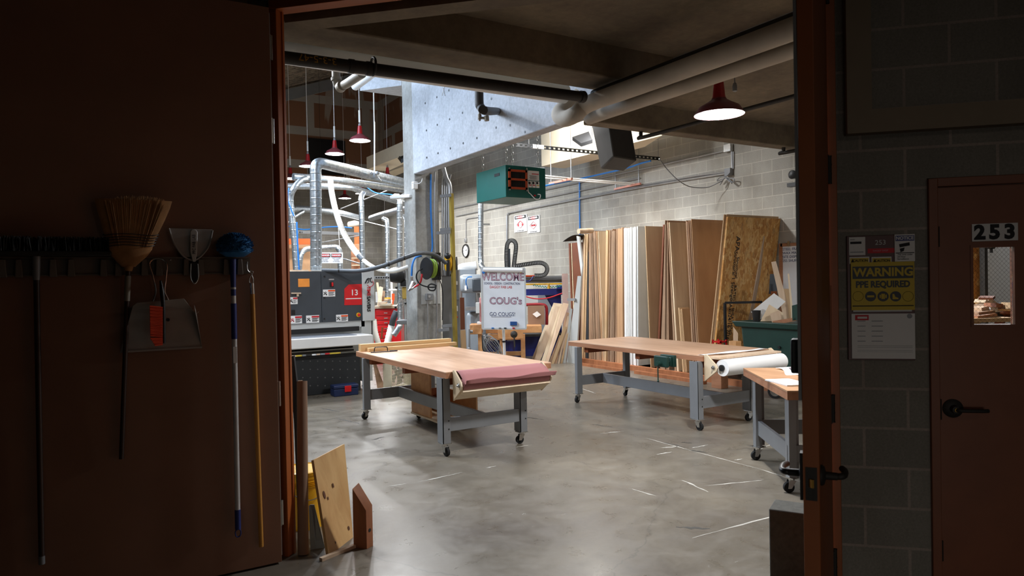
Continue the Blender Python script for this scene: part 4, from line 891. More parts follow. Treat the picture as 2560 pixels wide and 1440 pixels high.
o = duct([(712, 466, 14.8), (800, 466, 15), (870, 468, 15.2), (905, 478, 15.4), (960, 494, 15.8), (1022, 512, 16.3)], .068, 'galvanised_duct', 'third galvanised duct down, carrying the blue air hose at its bend'); seams(o, [(712, 466, 14.8), (800, 466, 15), (870, 468, 15.2)], .068, .4)
o = duct([(766, 447, 12.7), (752, 452, 12.6), (735, 470, 12.5), (726, 492, 12.5), (728, 530, 12.5), (736, 600, 12.5), (741, 676, 12.5)], .058, 'galvanised_duct', 'bright curved duct dropping beside the orange door frame'); seams(o, [(727, 510, 12.5), (741, 676, 12.5)], .058, .2)
o = duct([(908, 484, 14.9), (903, 496, 14.6), (904, 530, 14.5), (905, 600, 14.5), (907, 678, 14.5), (907, 760, 14.5)], .056, 'galvanised_duct', 'vertical duct dropping in front of the ribbed hose end'); seams(o, [(904, 500, 14.5), (907, 678, 14.5)], .056, .2)
o = duct([(1020, 486, 13.2), (1008, 492, 13), (1001, 502, 12.8), (999, 560, 12.8), (1000, 700, 12.8), (1001, 800, 12.8), (996, 820, 12.75), (984, 838, 12.7)], .055, 'galvanised_duct', 'vertical duct immediately left of the concrete column'); seams(o, [(999, 505, 12.8), (1001, 800, 12.8)], .055, .2)
o = duct([(958, 547, 17.3), (965, 551, 17.2), (968, 565, 17.1), (968, 700, 17), (970, 790, 17)], .054, 'galvanised_duct', 'thin far vertical duct with a yellow gate near its foot'); seams(o, [(968, 565, 17.1), (970, 790, 17)], .054, .3); part('blast_gate', M().obox(W(971, 746, 16.9), (.09, 0, 0), (0, .05, 0), (0, 0, .02)), MT['yellow'], o)
duct([(1008, 540, 17.6), (1014, 548, 17.5), (1016, 560, 17.4), (1016, 640, 17.3)], .056, 'galvanised_duct', 'far vertical duct half hidden behind the column and its neighbour')
duct([(712, 524, 21), (760, 523, 21.5), (840, 532, 22.2), (900, 546, 22.9)], .105, 'galvanised_duct', 'long cream-coloured duct along the far block wall'); duct([(928, 546, 22), (960, 536, 20.5), (1022, 519, 18)], .095, 'galvanised_duct', 'cream ribbed duct running along the right-hand wall to the corner')
duct([(874, 563, 24.4), (906, 556, 24.2)], .13, 'wall_duct_stub', 'short cream duct stub with a red collar at the far corner', 'insul')
duct([(713, 560, 20), (735, 542, 20.5), (757, 529, 21)], .06, 'galvanised_duct', 'short slanting branch duct at the far left')
duct([(748, 676, 15.5), (752, 640, 15.5), (760, 627, 15.6), (775, 622, 15.7), (835, 618, 16), (845, 622, 16), (850, 634, 16), (851, 700, 16)], .058, 'galvanised_duct', 'inverted U shaped duct behind the hanging danger sign')
duct([(826, 450, 12.9), (829, 480, 12.6), (840, 530, 12.3), (858, 580, 12.1), (880, 617, 12), (898, 640, 11.9)], .052, 'ribbed_hose', 'thick white ribbed hose hanging from the bright duct', 'hose', 16, .016, cat='hose')
o = duct([(897, 639, 11.9), (908, 650, 11.8)], .045, 'hose_coupling', 'dark coupling joining the two white hoses', 'greyhose', 16, cat='coupling')
duct([(908, 650, 11.8), (925, 663, 11.7), (950, 675, 11.6), (985, 678, 11.5), (1022, 667, 11.5)], .036, 'ribbed_hose', 'thinner white hose sagging towards the column', 'hose', 14, .012, cat='hose')
o = duct([(806, 676, 10.6), (850, 677, 10.55), (900, 677, 10.4), (950, 667, 10.2), (1000, 649, 10.2), (1045, 634, 10.4), (1075, 634, 10.7), (1095, 642, 10.9), (1115, 658, 11.0)], .031, 'grey_hose', 'dark grey smooth hose from the sander across the column', 'greyhose', 14, cat='hose')
for x, y, d in ((846, 677, 10.55), (930, 672, 10.27), (970, 661, 10.15), (1010, 645, 10.05)): part('tape_band', M().cyl(W(x, y, d), W(x + 3, y - .8, d), .034, n=14), MT['black'], o)
for o in [x for x in bpy.data.objects if x.parent is None and x.name in ('galvanised_duct.007', 'galvanised_duct.008', 'galvanised_duct.009')]:
    bb = [o.location + V(c) for c in o.bound_box]; c0 = o.data.vertices[len(o.data.vertices) // 2].co + o.location; part('hanger_rod', M().cyl(c0, V((c0.x, c0.y, zr(c0.x) - .02)), .004, n=6), MT['darkiron'], o)
# thin tie rods and cords of the machine hall
def rod(a, b, r, name, lb, mt='conduit', cat='rod'): return solo(name, M().cyl(W(*a), W(*b), r, n=8), MT[mt], lb, cat)
rod((852, 522, 16), (985, 470, 15), .014, 'tie_rod', 'thin white rod slanting up right behind the hose'); rod((806, 606, 16), (905, 588, 15.5), .012, 'tie_rod', 'thin white rod slanting between hose and big duct'); rod((850, 538, 18), (1000, 575, 17), .014, 'tie_rod', 'thin white rod slanting down right under the cream duct'); rod((856, 646, 16), (903, 660, 15.5), .016, 'tie_rod', 'white rod slanting down right of the danger sign')
sr = thing('strut_rail', 'perforated strut rail crossing behind the big duct and hose', 'rail', W(810, 584, 19)); m = M(); m.bar(W(743, 580, 19), W(898, 585, 18.5), .04, .08); part('channel', m, MT['conduit'], sr); hm = M()
for i in range(22): p = W(750 + i * 6.8, 580.4 + i * .22, 18.94); hm.obox(p, (.025, 0, 0), (0, .004, 0), (0, 0, .018))
part('slots', hm, MT['black'], sr)['kind'] = 'stuff'
b_ = PY(936, 702, 12.6); sr = thing('strut_rail', 'perforated strut rail between the sander and the column', 'rail', b_); part('channel', M().bar(W(936, 694, 12.4), W(1000, 694, 12.4), .04, .055), MT['conduit'], sr); hm = M()
for i in range(10): hm.obox(W(941 + i * 6, 694, 12.37), (.014, 0, 0), (0, .004, 0), (0, 0, .010))
part('slots', hm, MT['black'], sr)['kind'] = 'stuff'
rod((745, 345, 14), (745, 345 + 1, 14), .001, 'x', 'x') if False else None
def tube(pts, r, name, lb, mt, cat, n=10, sub=5, group=None): return solo(name, M().tube([W(*p) if isinstance(p, tuple) else p for p in pts], r, n, sub), MT[mt], lb, cat, group)
tube([(718, 565, 21), (760, 574, 21), (815, 568, 21), (850, 567, 21), (880, 570, 21)], .02, 'air_hose', 'blue air hose looping along the far block wall', 'blue', 'hose')
tube([(742, 555, 12.3), (744, 610, 12.3), (748, 676, 12.3)], .014, 'air_hose', 'blue air hose hanging right of the duct at the door frame', 'blue', 'hose'); tube([(722, 470, 12.4), (719, 490, 12.35), (721, 505, 12.3), (735, 540, 12.3)], .012, 'air_hose', 'short blue air hose curling on the bright duct by the frame', 'blue', 'hose')
tube([(915, 467, 15), (940, 482, 15), (975, 486, 15), (1012, 494, 15)], .012, 'air_hose', 'thin blue air hose draped along the third duct', 'blue', 'hose')
tube([(934, 222, 12), (936, 330, 12), (936, 428, 12)], .010, 'pull_string', 'white cord hanging from the landing to a twin lamp holder', 'white', 'cord', sub=1)
o = solo('twin_lamp_holder', M().lathe(W(937, 438, 12), [(.0, -.05), (.03, -.05), (.035, .0), (.02, .05), (0, .07)], 12).cyl(W(931, 436, 12), W(928, 432, 12), .03, n=12).cyl(W(942, 436, 12), W(946, 430, 12), .03, n=12), MT['greysteel'], 'small grey twin holder at the end of the white cord', 'lamp holder')
tube([(944, 440, 12), (950, 448, 12), (953, 452, 12.2)], .006, 'pull_string', 'short cord end below the twin lamp holder', 'white', 'cord')
tube([(844, 540, 16), (848, 600, 16), (850, 631, 16)], .006, 'pull_string', 'thin cord holding the danger sign', 'white', 'cord', sub=1)
# hanging danger sign
sg = thing('danger_sign', 'white double danger sign hanging above the belt sander', 'sign', W(830, 658, 12.9)); a, b, c, d = W(797, 631, 12.9), W(857, 631, 12.9), W(857, 658, 12.9), W(797, 658, 12.9); ux = (b - a).normalized(); uy = (a - d).normalized(); nz = ux.cross(uy)
m = M(); m.prism([d, c, b, a], -nz * .012); part('sign_panel', m, MT['white'], sg)
for x in (813, 841):
    p = W(x, 638.5, 12.9) + nz * .002; o = part('sign_header', M().obox(p, ux * .095, uy * .032, nz * .001), MT['ink'], sg); part('red_oval', M().obox(p + nz * .0015, ux * .08, uy * .024, nz * .001), MT['redmatte'], o); text('lettering', 'DANGER', p + nz * .0045, ux, uy, .042, MT['white'], o, off=.001)
    for k, s in enumerate(('SAFETY GLASSES', 'REQUIRED', 'IN THIS AREA')): text('lettering', s, W(x, 645.5 + k * 4.2, 12.9) + nz * .003, ux, uy, .021, MT['inkblue'], sg)
# ============================== red chest, drill press, scraps left of the column
GB = lambda x, D: W(x, 700, D)
def foot(x, D): p = W(x, 700, D); return V((p.x, p.y, 0))
def sbox(m, x1, x2, ya, yb_, D, depth=.5):
    """upright box facing the camera, spanning the given picture rectangle at depth D"""
    a, b = W(x1, 700, D), W(x2, 700, D); zt_ = W((x1 + x2) / 2, ya, D).z; z0_ = max(0.0, W((x1 + x2) / 2, yb_, D).z) if yb_ is not None else 0.0
    u_ = (b - a); u_.z = 0; n_ = V((-u_.y, u_.x, 0)).normalized()
    if n_.dot(V((.52, .85, 0))) < 0: n_ = -n_
    A_ = V((a.x, a.y, z0_)); B_ = V((b.x, b.y, z0_)); return m.hexa([A_, B_, B_ + n_ * depth, A_ + n_ * depth], [V((p.x, p.y, zt_)) for p in (A_, B_, B_ + n_ * depth, A_ + n_ * depth)])
ch = thing('tool_chest', 'bright red tool chest with many drawers behind the sander', 'tool chest', foot(965, 14.3)); part('chest_body', sbox(M(), 932, 1000, 772, None, 14.3, .5), MT['red'], ch)
for i, (ya, yb_) in enumerate([(776, 789), (791, 800), (802, 812), (814, 829), (832, 845), (848, 862)]):
    dr = part('drawer', sbox(M(), 938, 975, ya, yb_, 14.27, .03), MT['red'], ch, bev=.004); part('drawer_handle', sbox(M(), 958, 967, (ya + yb_) / 2 - 1, (ya + yb_) / 2 + 1, 14.24, .02), MT['chrome'], dr)
solo('worktop', sbox(M(), 930, 1003, 765, 771, 14.25, .7), MT['palewood'], 'pale worktop lying on the red tool chest', 'worktop')
for x1, x2, y1, y2, D, mt, lb in [(944, 962, 755, 764, 14.2, 'palewood', 'pink-tinged board lying left on the worktop'), (950, 975, 760, 765, 14.1, 'birch', 'flat pale board lying in front on the worktop'), (948, 968, 748, 752, 15, 'palewood', 'upper pale board lying behind on the worktop'), (938, 944, 730, 756, 15.3, 'ltgrey', 'grey box standing at the left of the worktop')]:
    solo('scrap_board', sbox(M(), x1, x2, y1, y2, D, .25), MT[mt], lb, 'board')
for a, b, w_, mt, lb in [((943, 707, 14.85), (950, 764, 14.6), .04, 'birch', 'thin pale stick leaning left over the worktop'), ((953, 718, 14.75), (948, 764, 14.5), .075, 'palewood', 'wide pale board leaning in the middle over the worktop'), ((959, 728, 14.9), (955, 764, 14.75), .06, 'plyedge', 'grey-brown board leaning right over the worktop')]:
    solo('scrap_board', M().bar(W(*a), W(*b), w_, .03, (0, 1, 0)), MT[mt], lb, 'board')
m = M(); 
for y in (723, 731): m.bar(W(955, y, 15.2), W(966, y, 15.2), .03, .02)
m.bar(W(956, 720, 15.2), W(956, 740, 15.2), .02, .02); solo('bar_clamp', m, MT['black'], 'black bar clamp hanging above the scrap boards', 'clamp')
solo('tool_board', sbox(M(), 976, 981, 690, 771, 14.9, .05), MT['white'], 'narrow white upright board behind the worktop', 'board')
solo('hand_saw', M().bar(W(983, 734, 14.85), W(983, 750, 14.85), .055, .02, (0, 1, 0)).bar(W(983, 750, 14.85), W(981, 766, 14.85), .03, .01, (0, 1, 0)), MT['orange'], 'orange-handled saw hanging above the worktop', 'saw')
solo('white_guard_disc', M().lathe(W(983, 725, 14.6), [(0, -.02), (.09, -.02), (.1, 0), (.09, .02), (0, .02)], 18), MT['white'], 'white round guard left of the vertical duct', 'guard')
duct([(935, 800, 12.2), (938, 830, 12.1), (947, 862, 12)], .05, 'ribbed_hose', 'white ribbed hose right beside the sander post', 'hose', 16, .018, cat='hose'); duct([(979, 815, 13), (975, 830, 12.9), (970, 850, 12.8), (966, 868, 12.7)], .065, 'ribbed_hose', 'white ribbed hose in front of the red chest', 'hose', 16, .018, cat='hose'); duct([(991, 778, 12.9), (984, 795, 12.9), (979, 815, 13)], .055, 'grey_hose', 'short grey hose piece above the ribbed hose at the chest', 'greyhose', cat='hose')
m = M(); m.bar(W(956, 818, 13.6), W(954, 846, 13.6), .028, .03, (0, 1, 0)); solo('file_handle', m, MT['apron'], 'brown handled tool hanging before the red drawers', 'tool')
dp = thing('drill_press', 'grey drill press with brass-coloured head beside the column', 'drill press', foot(1012, 12.1))
part('motor_housing', M().lathe(W(1012, 690, 12.1) + V((-.12, 0, .02)), [(0, -.13), (.12, -.13), (.14, -.04), (.14, .06), (.10, .12), (0, .14)], 24, (.85, -.5, 0)), MT['blackmetal'], dp); part('motor_plate', sbox(M(), 1000, 1022, 700, 716, 12.0, .25), MT['blackmetal'], dp, bev=.02)
part('drill_head', sbox(M(), 1004, 1022, 717, 748, 12.05, .25), plain('gold_paint', '#b89a4a', .4), dp, bev=.02); part('drill_table', sbox(M(), 988, 1026, 801, 811, 12.0, .35), MT['greysteel'], dp, bev=.01)
part('press_column', M().cyl(foot(1014, 12.3), foot(1014, 12.3) + V((0, 0, 1.5)), .045, n=18), MT['steel'], dp); part('press_base', sbox(M(), 992, 1028, 972, None, 12.1, .4), MT['darkiron'], dp); part('chuck', M().cyl(W(1013, 748, 12.1), W(1013, 765, 12.1), .03, .018, n=14), MT['steel'], dp)
for ex, ey in ((991, 719), (989, 768), (1014, 758)):
    h = part('feed_handle', M().cyl(W(1006, 746, 11.95), W(ex, ey, 11.8), .007, n=8), MT['chrome'], dp); part('handle_knob', M().ball(W(ex, ey, 11.8), .022, 8), MT['black'], h)
# box fan and bits behind table A
a = FL(978, 977); b = FL(1032, 963); ux = (b - a).normalized(); wy = V((-ux.y, ux.x, 0)); wy = wy if wy.y > 0 else -wy; zf = W(978, 896, (a.x * .52 + a.y * .854)).z
fn_ = thing('box_fan', 'cream box fan standing on the floor behind the left work table', 'fan', (a + b) / 2); L_ = (b - a).length
m = M()
for q in ((0, .03, 0, zf), (L_ - .03, L_, 0, zf), (.03, L_ - .03, 0, .03), (.03, L_ - .03, zf - .03, zf)): m.hexa([a + ux * q[0] + V((0, 0, q[2])), a + ux * q[1] + V((0, 0, q[2])), a + ux * q[1] + wy * .15 + V((0, 0, q[2])), a + ux * q[0] + wy * .15 + V((0, 0, q[2]))], [a + ux * q[0] + V((0, 0, q[3])), a + ux * q[1] + V((0, 0, q[3])), a + ux * q[1] + wy * .15 + V((0, 0, q[3])), a + ux * q[0] + wy * .15 + V((0, 0, q[3]))])
part('housing', m, plain('cream_plastic', '#d9d0b6', .5), fn_, bev=.004); m = M()
for i in range(16): p = a + ux * (.03 + (L_ - .06) * (i + .5) / 16) + wy * .01; m.bar(p + V((0, 0, .03)), p + V((0, 0, zf - .03)), .006, .008)
for i in range(9): m.bar(a + ux * .03 + wy * .012 + V((0, 0, .05 + i * (zf - .1) / 8)), a + ux * (L_ - .03) + wy * .012 + V((0, 0, .05 + i * (zf - .1) / 8)), .006, .004)
part('grille', m, bpy.data.materials['cream_plastic'], fn_); m = M(); c = a + ux * L_ / 2 + wy * .08 + V((0, 0, zf / 2)); m.cyl(c - wy * .03, c + wy * .03, .05, n=16)
for k in range(5): t_ = k * 1.2566; d_ = ux * math.cos(t_) + V((0, 0, math.sin(t_))); s_ = ux * -math.sin(t_) + V((0, 0, math.cos(t_))); m.prism([c + d_ * .04 - s_ * .02, c + d_ * .2 - s_ * .07 + wy * .02, c + d_ * .2 + s_ * .05 - wy * .02, c + d_ * .04 + s_ * .02], wy * .003)
part('fan_blades', m, MT['greysteel'], fn_)
p0 = FL(944, 975); solo('leaning_plank', M().prism([p0, p0 + V((.12, -.03, 0)), W(939, 905, 11.1), W(932, 905, 11.1)], (.01, .03, 0)), MT['plyedge'], 'narrow brown plank leaning behind the left work table leg', 'plank')
# ============================== on and around the column
YC = 10.35
part_c = bpy.data.objects['column']
def cbx(m, x1, x2, y1, y2, t=.03): a_ = PY(x1, y1, YC); b_ = PY(x2, y2, YC); return m.box(a_.x, b_.x, YC - t, YC, b_.z, a_.z)
solo('wall_plate', cbx(M(), 1052, 1100, 690, 759, .008), MT['ltgrey'], 'pale square backing plate on the column face', 'plate')
ob_ = thing('outlet_box', 'small grey outlet box on the column plate', 'outlet', PY(1070, 750, YC)); part('box', cbx(M(), 1062, 1079, 734, 750, .07), MT['greysteel'], ob_, bev=.004); p = PY(1073, 741, YC - .07); part('socket', M().cyl(p, p - V((0, .01, 0)), .022, n=14), MT['chrome'], ob_)
def ctube(pts, r, name, lb, mt, cat, off=.03): return solo(name, M().tube([PY(x, y, YC - off) for x, y in pts], r, 10, 4), MT[mt], lb, cat)
ctube([(1069, 751), (1070, 800), (1070, 838), (1073, 852), (1075, 900)], .013, 'conduit', 'thin conduit dropping from the outlet box on the column', 'conduit', 'conduit'); ctube([(1088, 432), (1087, 445), (1087, 600), (1091, 690), (1093, 800), (1091, 845), (1088, 862), (1089, 900)], .015, 'conduit', 'long conduit down the right edge of the column', 'conduit', 'conduit', .045); ctube([(1077, 436), (1077, 520), (1081, 610), (1078, 632)], .014, 'air_hose', 'blue air hose running down the column face', 'blue', 'hose', .03)
va = thing('air_filter_valve', 'steel air valve on a blue hose arch at the left of the column', 'valve', W(1028, 724, 10.90))
part('blue_hose', M().tube([V((4.60, 10.33, W(1077, 640, 11.2).z)), W(1050, 641, 11.10), W(1038, 645, 11.00), W(1031, 662, 10.95), W(1029, 690, 10.95)], .016, 10), MT['blue'], va)
m = M(); m.cyl(W(1029, 692, 10.95), W(1030, 706, 10.95), .022, n=12); m.cyl(W(1034, 706, 10.95), W(1025, 724, 10.90), .045, .03, n=14); m.cyl(W(1025, 724, 10.90), W(1020, 728, 10.85), .018, n=10); m.cyl(W(1030, 722, 10.90), W(1040, 714, 10.90), .016, n=10); part('valve_body', m, MT['steel'], va)
part('red_hose', M().tube([W(1036, 718, 10.90), W(1048, 710, 10.80), W(1053, 700, 10.70), W(1055, 685, 10.70)], .014, 10), MT['redmatte'], va)
hr = thing('hose_reel', 'black hose reel wound with green hose on the column', 'hose reel', W(1072, 700, 10.90)); ax = V((.984, .174, 0)).normalized(); c = W(1066, 671, 10.85)
part('reel_disc', M().lathe(c, [(0, -.01), (.05, -.02), (.17, -.012), (.176, 0), (.17, .006), (0, .006)], 32, -ax), MT['blackmetal'], hr); part('reel_disc', M().lathe(c + ax * .13, [(0, -.006), (.155, -.006), (.155, .006), (0, .006)], 32, ax), MT['blackmetal'], hr)
hm = M(); pts = [c + ax * (.02 + .1 * (i / 96)) + (V((0, 0, 1)) * math.sin(i * .5236) + ax.cross(V((0, 0, 1))) * math.cos(i * .5236)) * (.13 + .012 * math.sin(i * .9)) for i in range(97)]; hm.tube(pts, .013, 8, 2); part('green_hose', hm, plain('green_hose_rubber', '#8fae3f', .45), hr)
m = M(); m.box(*[v for v in (PY(1078, 640, YC).x, PY(1098, 640, YC).x)], YC - .06, YC - .003, PY(1088, 700, YC).z, PY(1088, 632, YC).z); part('bracket', m, MT['blackmetal'], hr)
part('hose_tail', M().tube([W(*q) for q in [(1055, 672, 10.80), (1044, 680, 10.60), (1041, 695, 10.60), (1050, 710, 10.60), (1068, 717, 10.60), (1085, 718, 10.60), (1090, 714, 10.60), (1078, 710, 10.60), (1070, 716, 10.60), (1074, 725, 10.60), (1085, 726, 10.60), (1090, 718, 10.60)]], .011, 8), MT['rubber'], hr)
part('power_cord', M().tube([W(1096, 690, 10.90), W(1104, 715, 10.90), W(1107, 740, 11.00), W(1106, 800, 11.10)], .007, 8), MT['rubber'], hr)
yr = thing('cable_reel', 'yellow cable reel hanging by a hook behind the brass strut', 'cable reel', W(1120, 690, 11.2)); part('reel_case', M().lathe(W(1120, 656, 11.2) - V((.0, .0, 0)), [(0, -.045), (.12, -.045), (.14, -.03), (.14, .03), (.12, .045), (0, .045)], 28, V((.95, -.3, 0))), MT['yellow'], yr); part('reel_bracket', M().ball(W(1119, 640, 11.05), .05, 8).bar(W(1120, 650, 11.03), W(1120, 690, 11.03), .05, .02, (0, 1, 0)), MT['black'], yr)
solo('cord_reel', M().lathe(W(1141, 664, 11.9), [(.0, -.03), (.05, -.03), (.06, -.015), (.15, -.015), (.155, 0), (.15, .015), (.06, .015), (0, .02)], 30, V((.85, -.5, 0))), MT['black'], 'black cord reel right of the brass strut', 'cord reel')
for i, (x, xb) in enumerate(((1106, 1106), (1112, 1112), (1117, 1117), (1122, 1122))):
    solo('conduit', M().tube([W(x + 5, 436, 11.4), W(x + 1, 452, 11.4), W(x, 470, 11.4), W(xb, 690, 11.4)], .017, 8, 4), MT['conduit'], ['first', 'second', 'third', 'fourth'][i] + ' from left of the vertical conduits right of the column', 'conduit')
duct([(1109, 420, 11.2), (1116, 445, 11.2), (1124, 462, 11.2), (1126, 490, 11.2)], .035, 'conduit_elbow', 'thick bent conduit above the vertical bundle', 'conduit', 12, cat='conduit')
sp_ = thing('strut_post', 'tall brass-coloured strut post with grey cross brackets right of the column', 'post', foot(1136, 11.15)); part('post', M().bar(W(1128, 484, 11.15), foot(1136, 11.15), .05, .07, (0, 1, 0)), plain('brass_coloured_strut', '#a08a3a', .45, .3, .3, 2), sp_)
for x1, x2, y, D in ((1100, 1128, 491, 11.1), (1091, 1126, 583, 10.9), (1100, 1126, 575, 11.1), (1096, 1123, 826, 10.9), (1105, 1130, 816, 11.1)): part('cross_bracket', M().bar(W(x1, y, D), W(x2, y - 3, D), .04, .045), MT['greysteel'], sp_)
ep = thing('electrical_panel', 'tall grey electrical cabinet behind the brass-coloured post', 'electrical cabinet', foot(1126, 11.7)); part('cabinet', sbox(M(), 1104, 1147, 675, None, 11.7, .3), MT['greysteel'], ep); part('cabinet_door', sbox(M(), 1138, 1146, 728, 749, 11.68, .02), MT['machgrey'], ep)
for x1, x2, y1, y2 in ((1136, 1144, 703, 712), (1136, 1143, 765, 778)): part('panel_label', sbox(M(), x1, x2, y1, y2, 11.68, .01), MT['paper'], ep)
part('red_button', sbox(M(), 1138, 1142, 791, 795, 11.67, .02), MT['red'], ep); part('slotted_strip', sbox(M(), 1105, 1128, 686, 691, 11.6, .03), MT['darkiron'], ep)
solo('scratched_board', M().bar(W(1153, 744, 11.9), W(1155, 824, 11.9), .10, .03, (0, 1, 0)), MT['openbrown'], 'dark brown long board standing beside the electrical cabinet', 'board'); solo('pale_post', M().bar(W(1156, 825, 11.9), foot(1157, 11.9), .10, .04, (0, 1, 0)), MT['birchtan'], 'pale post under the dark brown long board', 'post')
m = M(); p = W(1024, 452, 10.6); m.box(4.46, 4.54, 10.26, 10.34, p.z - .06, p.z + .06); cs_ = solo('column_speaker', m, MT['white'], 'small white box at the top left of the column', 'box', bev=.01)
part('wire', M().tube([W(1030, 458, 11.0), W(1045, 459, 11.0), W(1053, 455, 11.0), W(1056, 445, 11.2)], .006, 8), MT['white'], cs_)
m = M(); a = W(985, 494, 11.8); b = W(1034, 490, 11.3); m.bar(a, b, .16, .05); m.bar(a, W(993, 488, 11.7), .1, .06); solo('shelf_bracket', m, MT['white'], 'white bracket arm sticking out left from the column', 'bracket', bev=.01)
# ============================== air cleaner
ac = thing('air_cleaner', 'teal green air cleaner box hanging from chains below the concrete girder', 'air cleaner', (5.2, 8.5, 2.8)); ax0, ax1, ay0, ay1, az0, az1 = 4.88, 5.53, 8.12, 8.95, 2.80, 3.235
part('case', M().box(ax0, ax1, ay0, ay1, az0, az1), MT['teal'], ac, bev=.006)
Q = lambda x, y: PY(x, y, ay0); a = Q(1270, 423); b = Q(1317, 475)
g = M(); 
for q in ((a.x, b.x, a.z - .03, a.z), (a.x, b.x, b.z, b.z + .03), (a.x, a.x + .03, b.z, a.z), (b.x - .03, b.x, b.z, a.z), (a.x, b.x, (a.z + b.z) / 2 - .014, (a.z + b.z) / 2 + .014)): g.box(q[0], q[1], ay0 - .022, ay0, q[2], q[3])
part('filter_frame', g, MT['grille'], ac); part('filter_recess', M().box(a.x + .03, b.x - .03, ay0 - .006, ay0, b.z + .03, a.z - .03), MT['black'], ac)
g = M()
for i in range(20): x = a.x + .035 + i * (b.x - a.x - .07) / 19; g.box(x - .0025, x + .0025, ay0 - .014, ay0 - .004, b.z + .03, a.z - .03)
part('filter_slats', g, MT['darkiron'], ac)
lp = part('instruction_label', M().box(Q(1320, 428).x, Q(1347, 428).x, ay0 - .004, ay0, Q(1330, 451).z, Q(1330, 427).z), MT['paper'], ac); part('red_line', M().box(Q(1329, 434).x, Q(1346, 434).x, ay0 - .006, ay0 - .003, Q(1330, 436).z, Q(1330, 434).z), MT['redmatte'], lp)
text('label_text', 'POWERTEC', PY(1327, 430, ay0 - .005), (1, 0, 0), (0, 0, 1), .02, MT['ink'], lp) if False else None
tx = M()
for k in range(7): tx.box(Q(1322 + (k % 3), 0 + 400).x, Q(1344 - (k % 2) * 4, 400).x, ay0 - .0055, ay0 - .003, Q(1330, 439.4 + k * 1.6).z, Q(1330, 438.8 + k * 1.6).z)
part('label_text', tx, MT['ink'], lp)
for i, x in enumerate((1320, 1329.5, 1339)):
    l = part('warning_label', M().box(Q(x, 400).x, Q(x + 8, 400).x, ay0 - .004, ay0, Q(1330, 469).z, Q(1330, 453).z), MT['paper'], ac); part('label_symbol', M().lathe(PY(x + 4, 457.5, ay0 - .005), [(0, 0), (.018, 0), (.018, .001), (0, .001)], 12, (0, -1, 0)), MT['ink'], l); part('label_bar', M().box(Q(x + 1, 400).x, Q(x + 7, 400).x, ay0 - .006, ay0 - .003, Q(1330, 464).z, Q(1330, 462).z), MT['redmatte' if i < 2 else 'yellowpaint'], l)
part('handle_slot', M().box(ax0 - .004, ax0, 8.28, 8.42, 3.11, 3.15), MT['black'], ac); p = Q(1337, 489); part('red_switch', M().box(p.x - .015, p.x + .01, ay0 - .012, ay0, p.z - .01, p.z + .01), MT['red'], ac)
for (x, y, z) in ((a.x + .01, ay0, a.z + .01), (b.x - .01, ay0, a.z + .01), (a.x + .01, ay0, b.z - .01), (b.x - .01, ay0, b.z - .01)): part('corner_screw', M().cyl((x, ay0 - .024, z), (x, ay0, z), .012, n=10), MT['steel'], ac)
part('cord', M().tube([Q(1342, 486) - V((0, .02, 0)), Q(1347, 488) - V((0, .04, 0)), Q(1345, 497) - V((0, .04, 0)), Q(1336, 498) - V((0, .03, 0)), Q(1326, 486) - V((0, .012, 0)), Q(1319, 475) - V((0, .01, 0)), Q(1318, 430) - V((0, .01, 0)), Q(1316, 414) - V((0, -.02, 0))], .006, 8), MT['white'], ac)
for (x, y) in ((4.95, 8.2), (5.46, 8.2), (4.95, 8.87), (5.46, 8.87)):
    m = M(); z = az1
    for k in range(30): t_ = (.014, 0, 0) if k % 2 else (0, .014, 0); m.tube([V((x, y, z + .002)), V((x, y, z + .02)) + V(t_), V((x, y, z + .055)) + V(t_), V((x, y, z + .07)), V((x, y, z + .055)) - V(t_), V((x, y, z + .02)) - V(t_), V((x, y, z + .002))], .003, 5, 2, cap=False); z += .055
    part('chain', m, MT['chrome'], ac)
solo('support_rail', M().bar((4.70, 8.2, z + .02), (9.7, 8.2, z + .02), .05, .06), MT['greysteel'], 'upper strut rail carrying the chains of the teal air cleaner', 'rail'); solo('support_rail', M().bar((4.70, 8.87, z + .02), (9.7, 8.87, z + .02), .05, .06), MT['greysteel'], 'rear strut rail carrying the far chains of the teal air cleaner', 'rail')
# ============================== right wall: conduits, boxes, signs, clock
zA = PX(1699, 402, XR - .02).z; yA = PX(1820, 378, XR - .02).y
def wtube(pts, r, name, lb, mt='conduit', cat='conduit', off=None, sub=4):
    off = r + .014 if off is None else off
    return solo(name, M().tube([PX(x, y, XR - off) for x, y in pts], r, 8, sub), MT[mt], lb, cat)
wtube([(1095, 529), (1352, 477), (1699, 402), (1817, 376)], .017, 'conduit', 'upper conduit along the block wall ending at the small junction box', sub=1)
wtube([(1140, 541), (1352, 497), (1530, 460), (1600, 445)], .015, 'conduit', 'middle conduit along the block wall behind the teal box', sub=1)
wtube([(1268, 660), (1268, 545), (1272, 536), (1281, 531), (1400, 507), (1615, 466), (1819, 433)], .019, 'conduit', 'lower conduit on the block wall bending down left of the signs')
wtube([(1400, 504), (1615, 462), (1740, 440), (1819, 429)], .012, 'conduit', 'thin conduit riding just above the lower one', sub=1)
o = thing('junction_box', 'upper small junction box on the block wall under the beam', 'junction box', PX(1826, 378, XR)); m = M(); a = PX(1816, 363, XR); b = PX(1834, 378, XR); m.box(XR - .08, XR, b.y, a.y, b.z, a.z); part('box', m, MT['chrome'], o, bev=.004)
o = thing('junction_box', 'lower small junction box on the block wall with coiled cord', 'junction box', PX(1826, 440, XR)); m = M(); a = PX(1819, 423, XR); b = PX(1834, 438, XR); m.box(XR - .09, XR, b.y, a.y, b.z, a.z); part('box', m, MT['greysteel'], o, bev=.004)
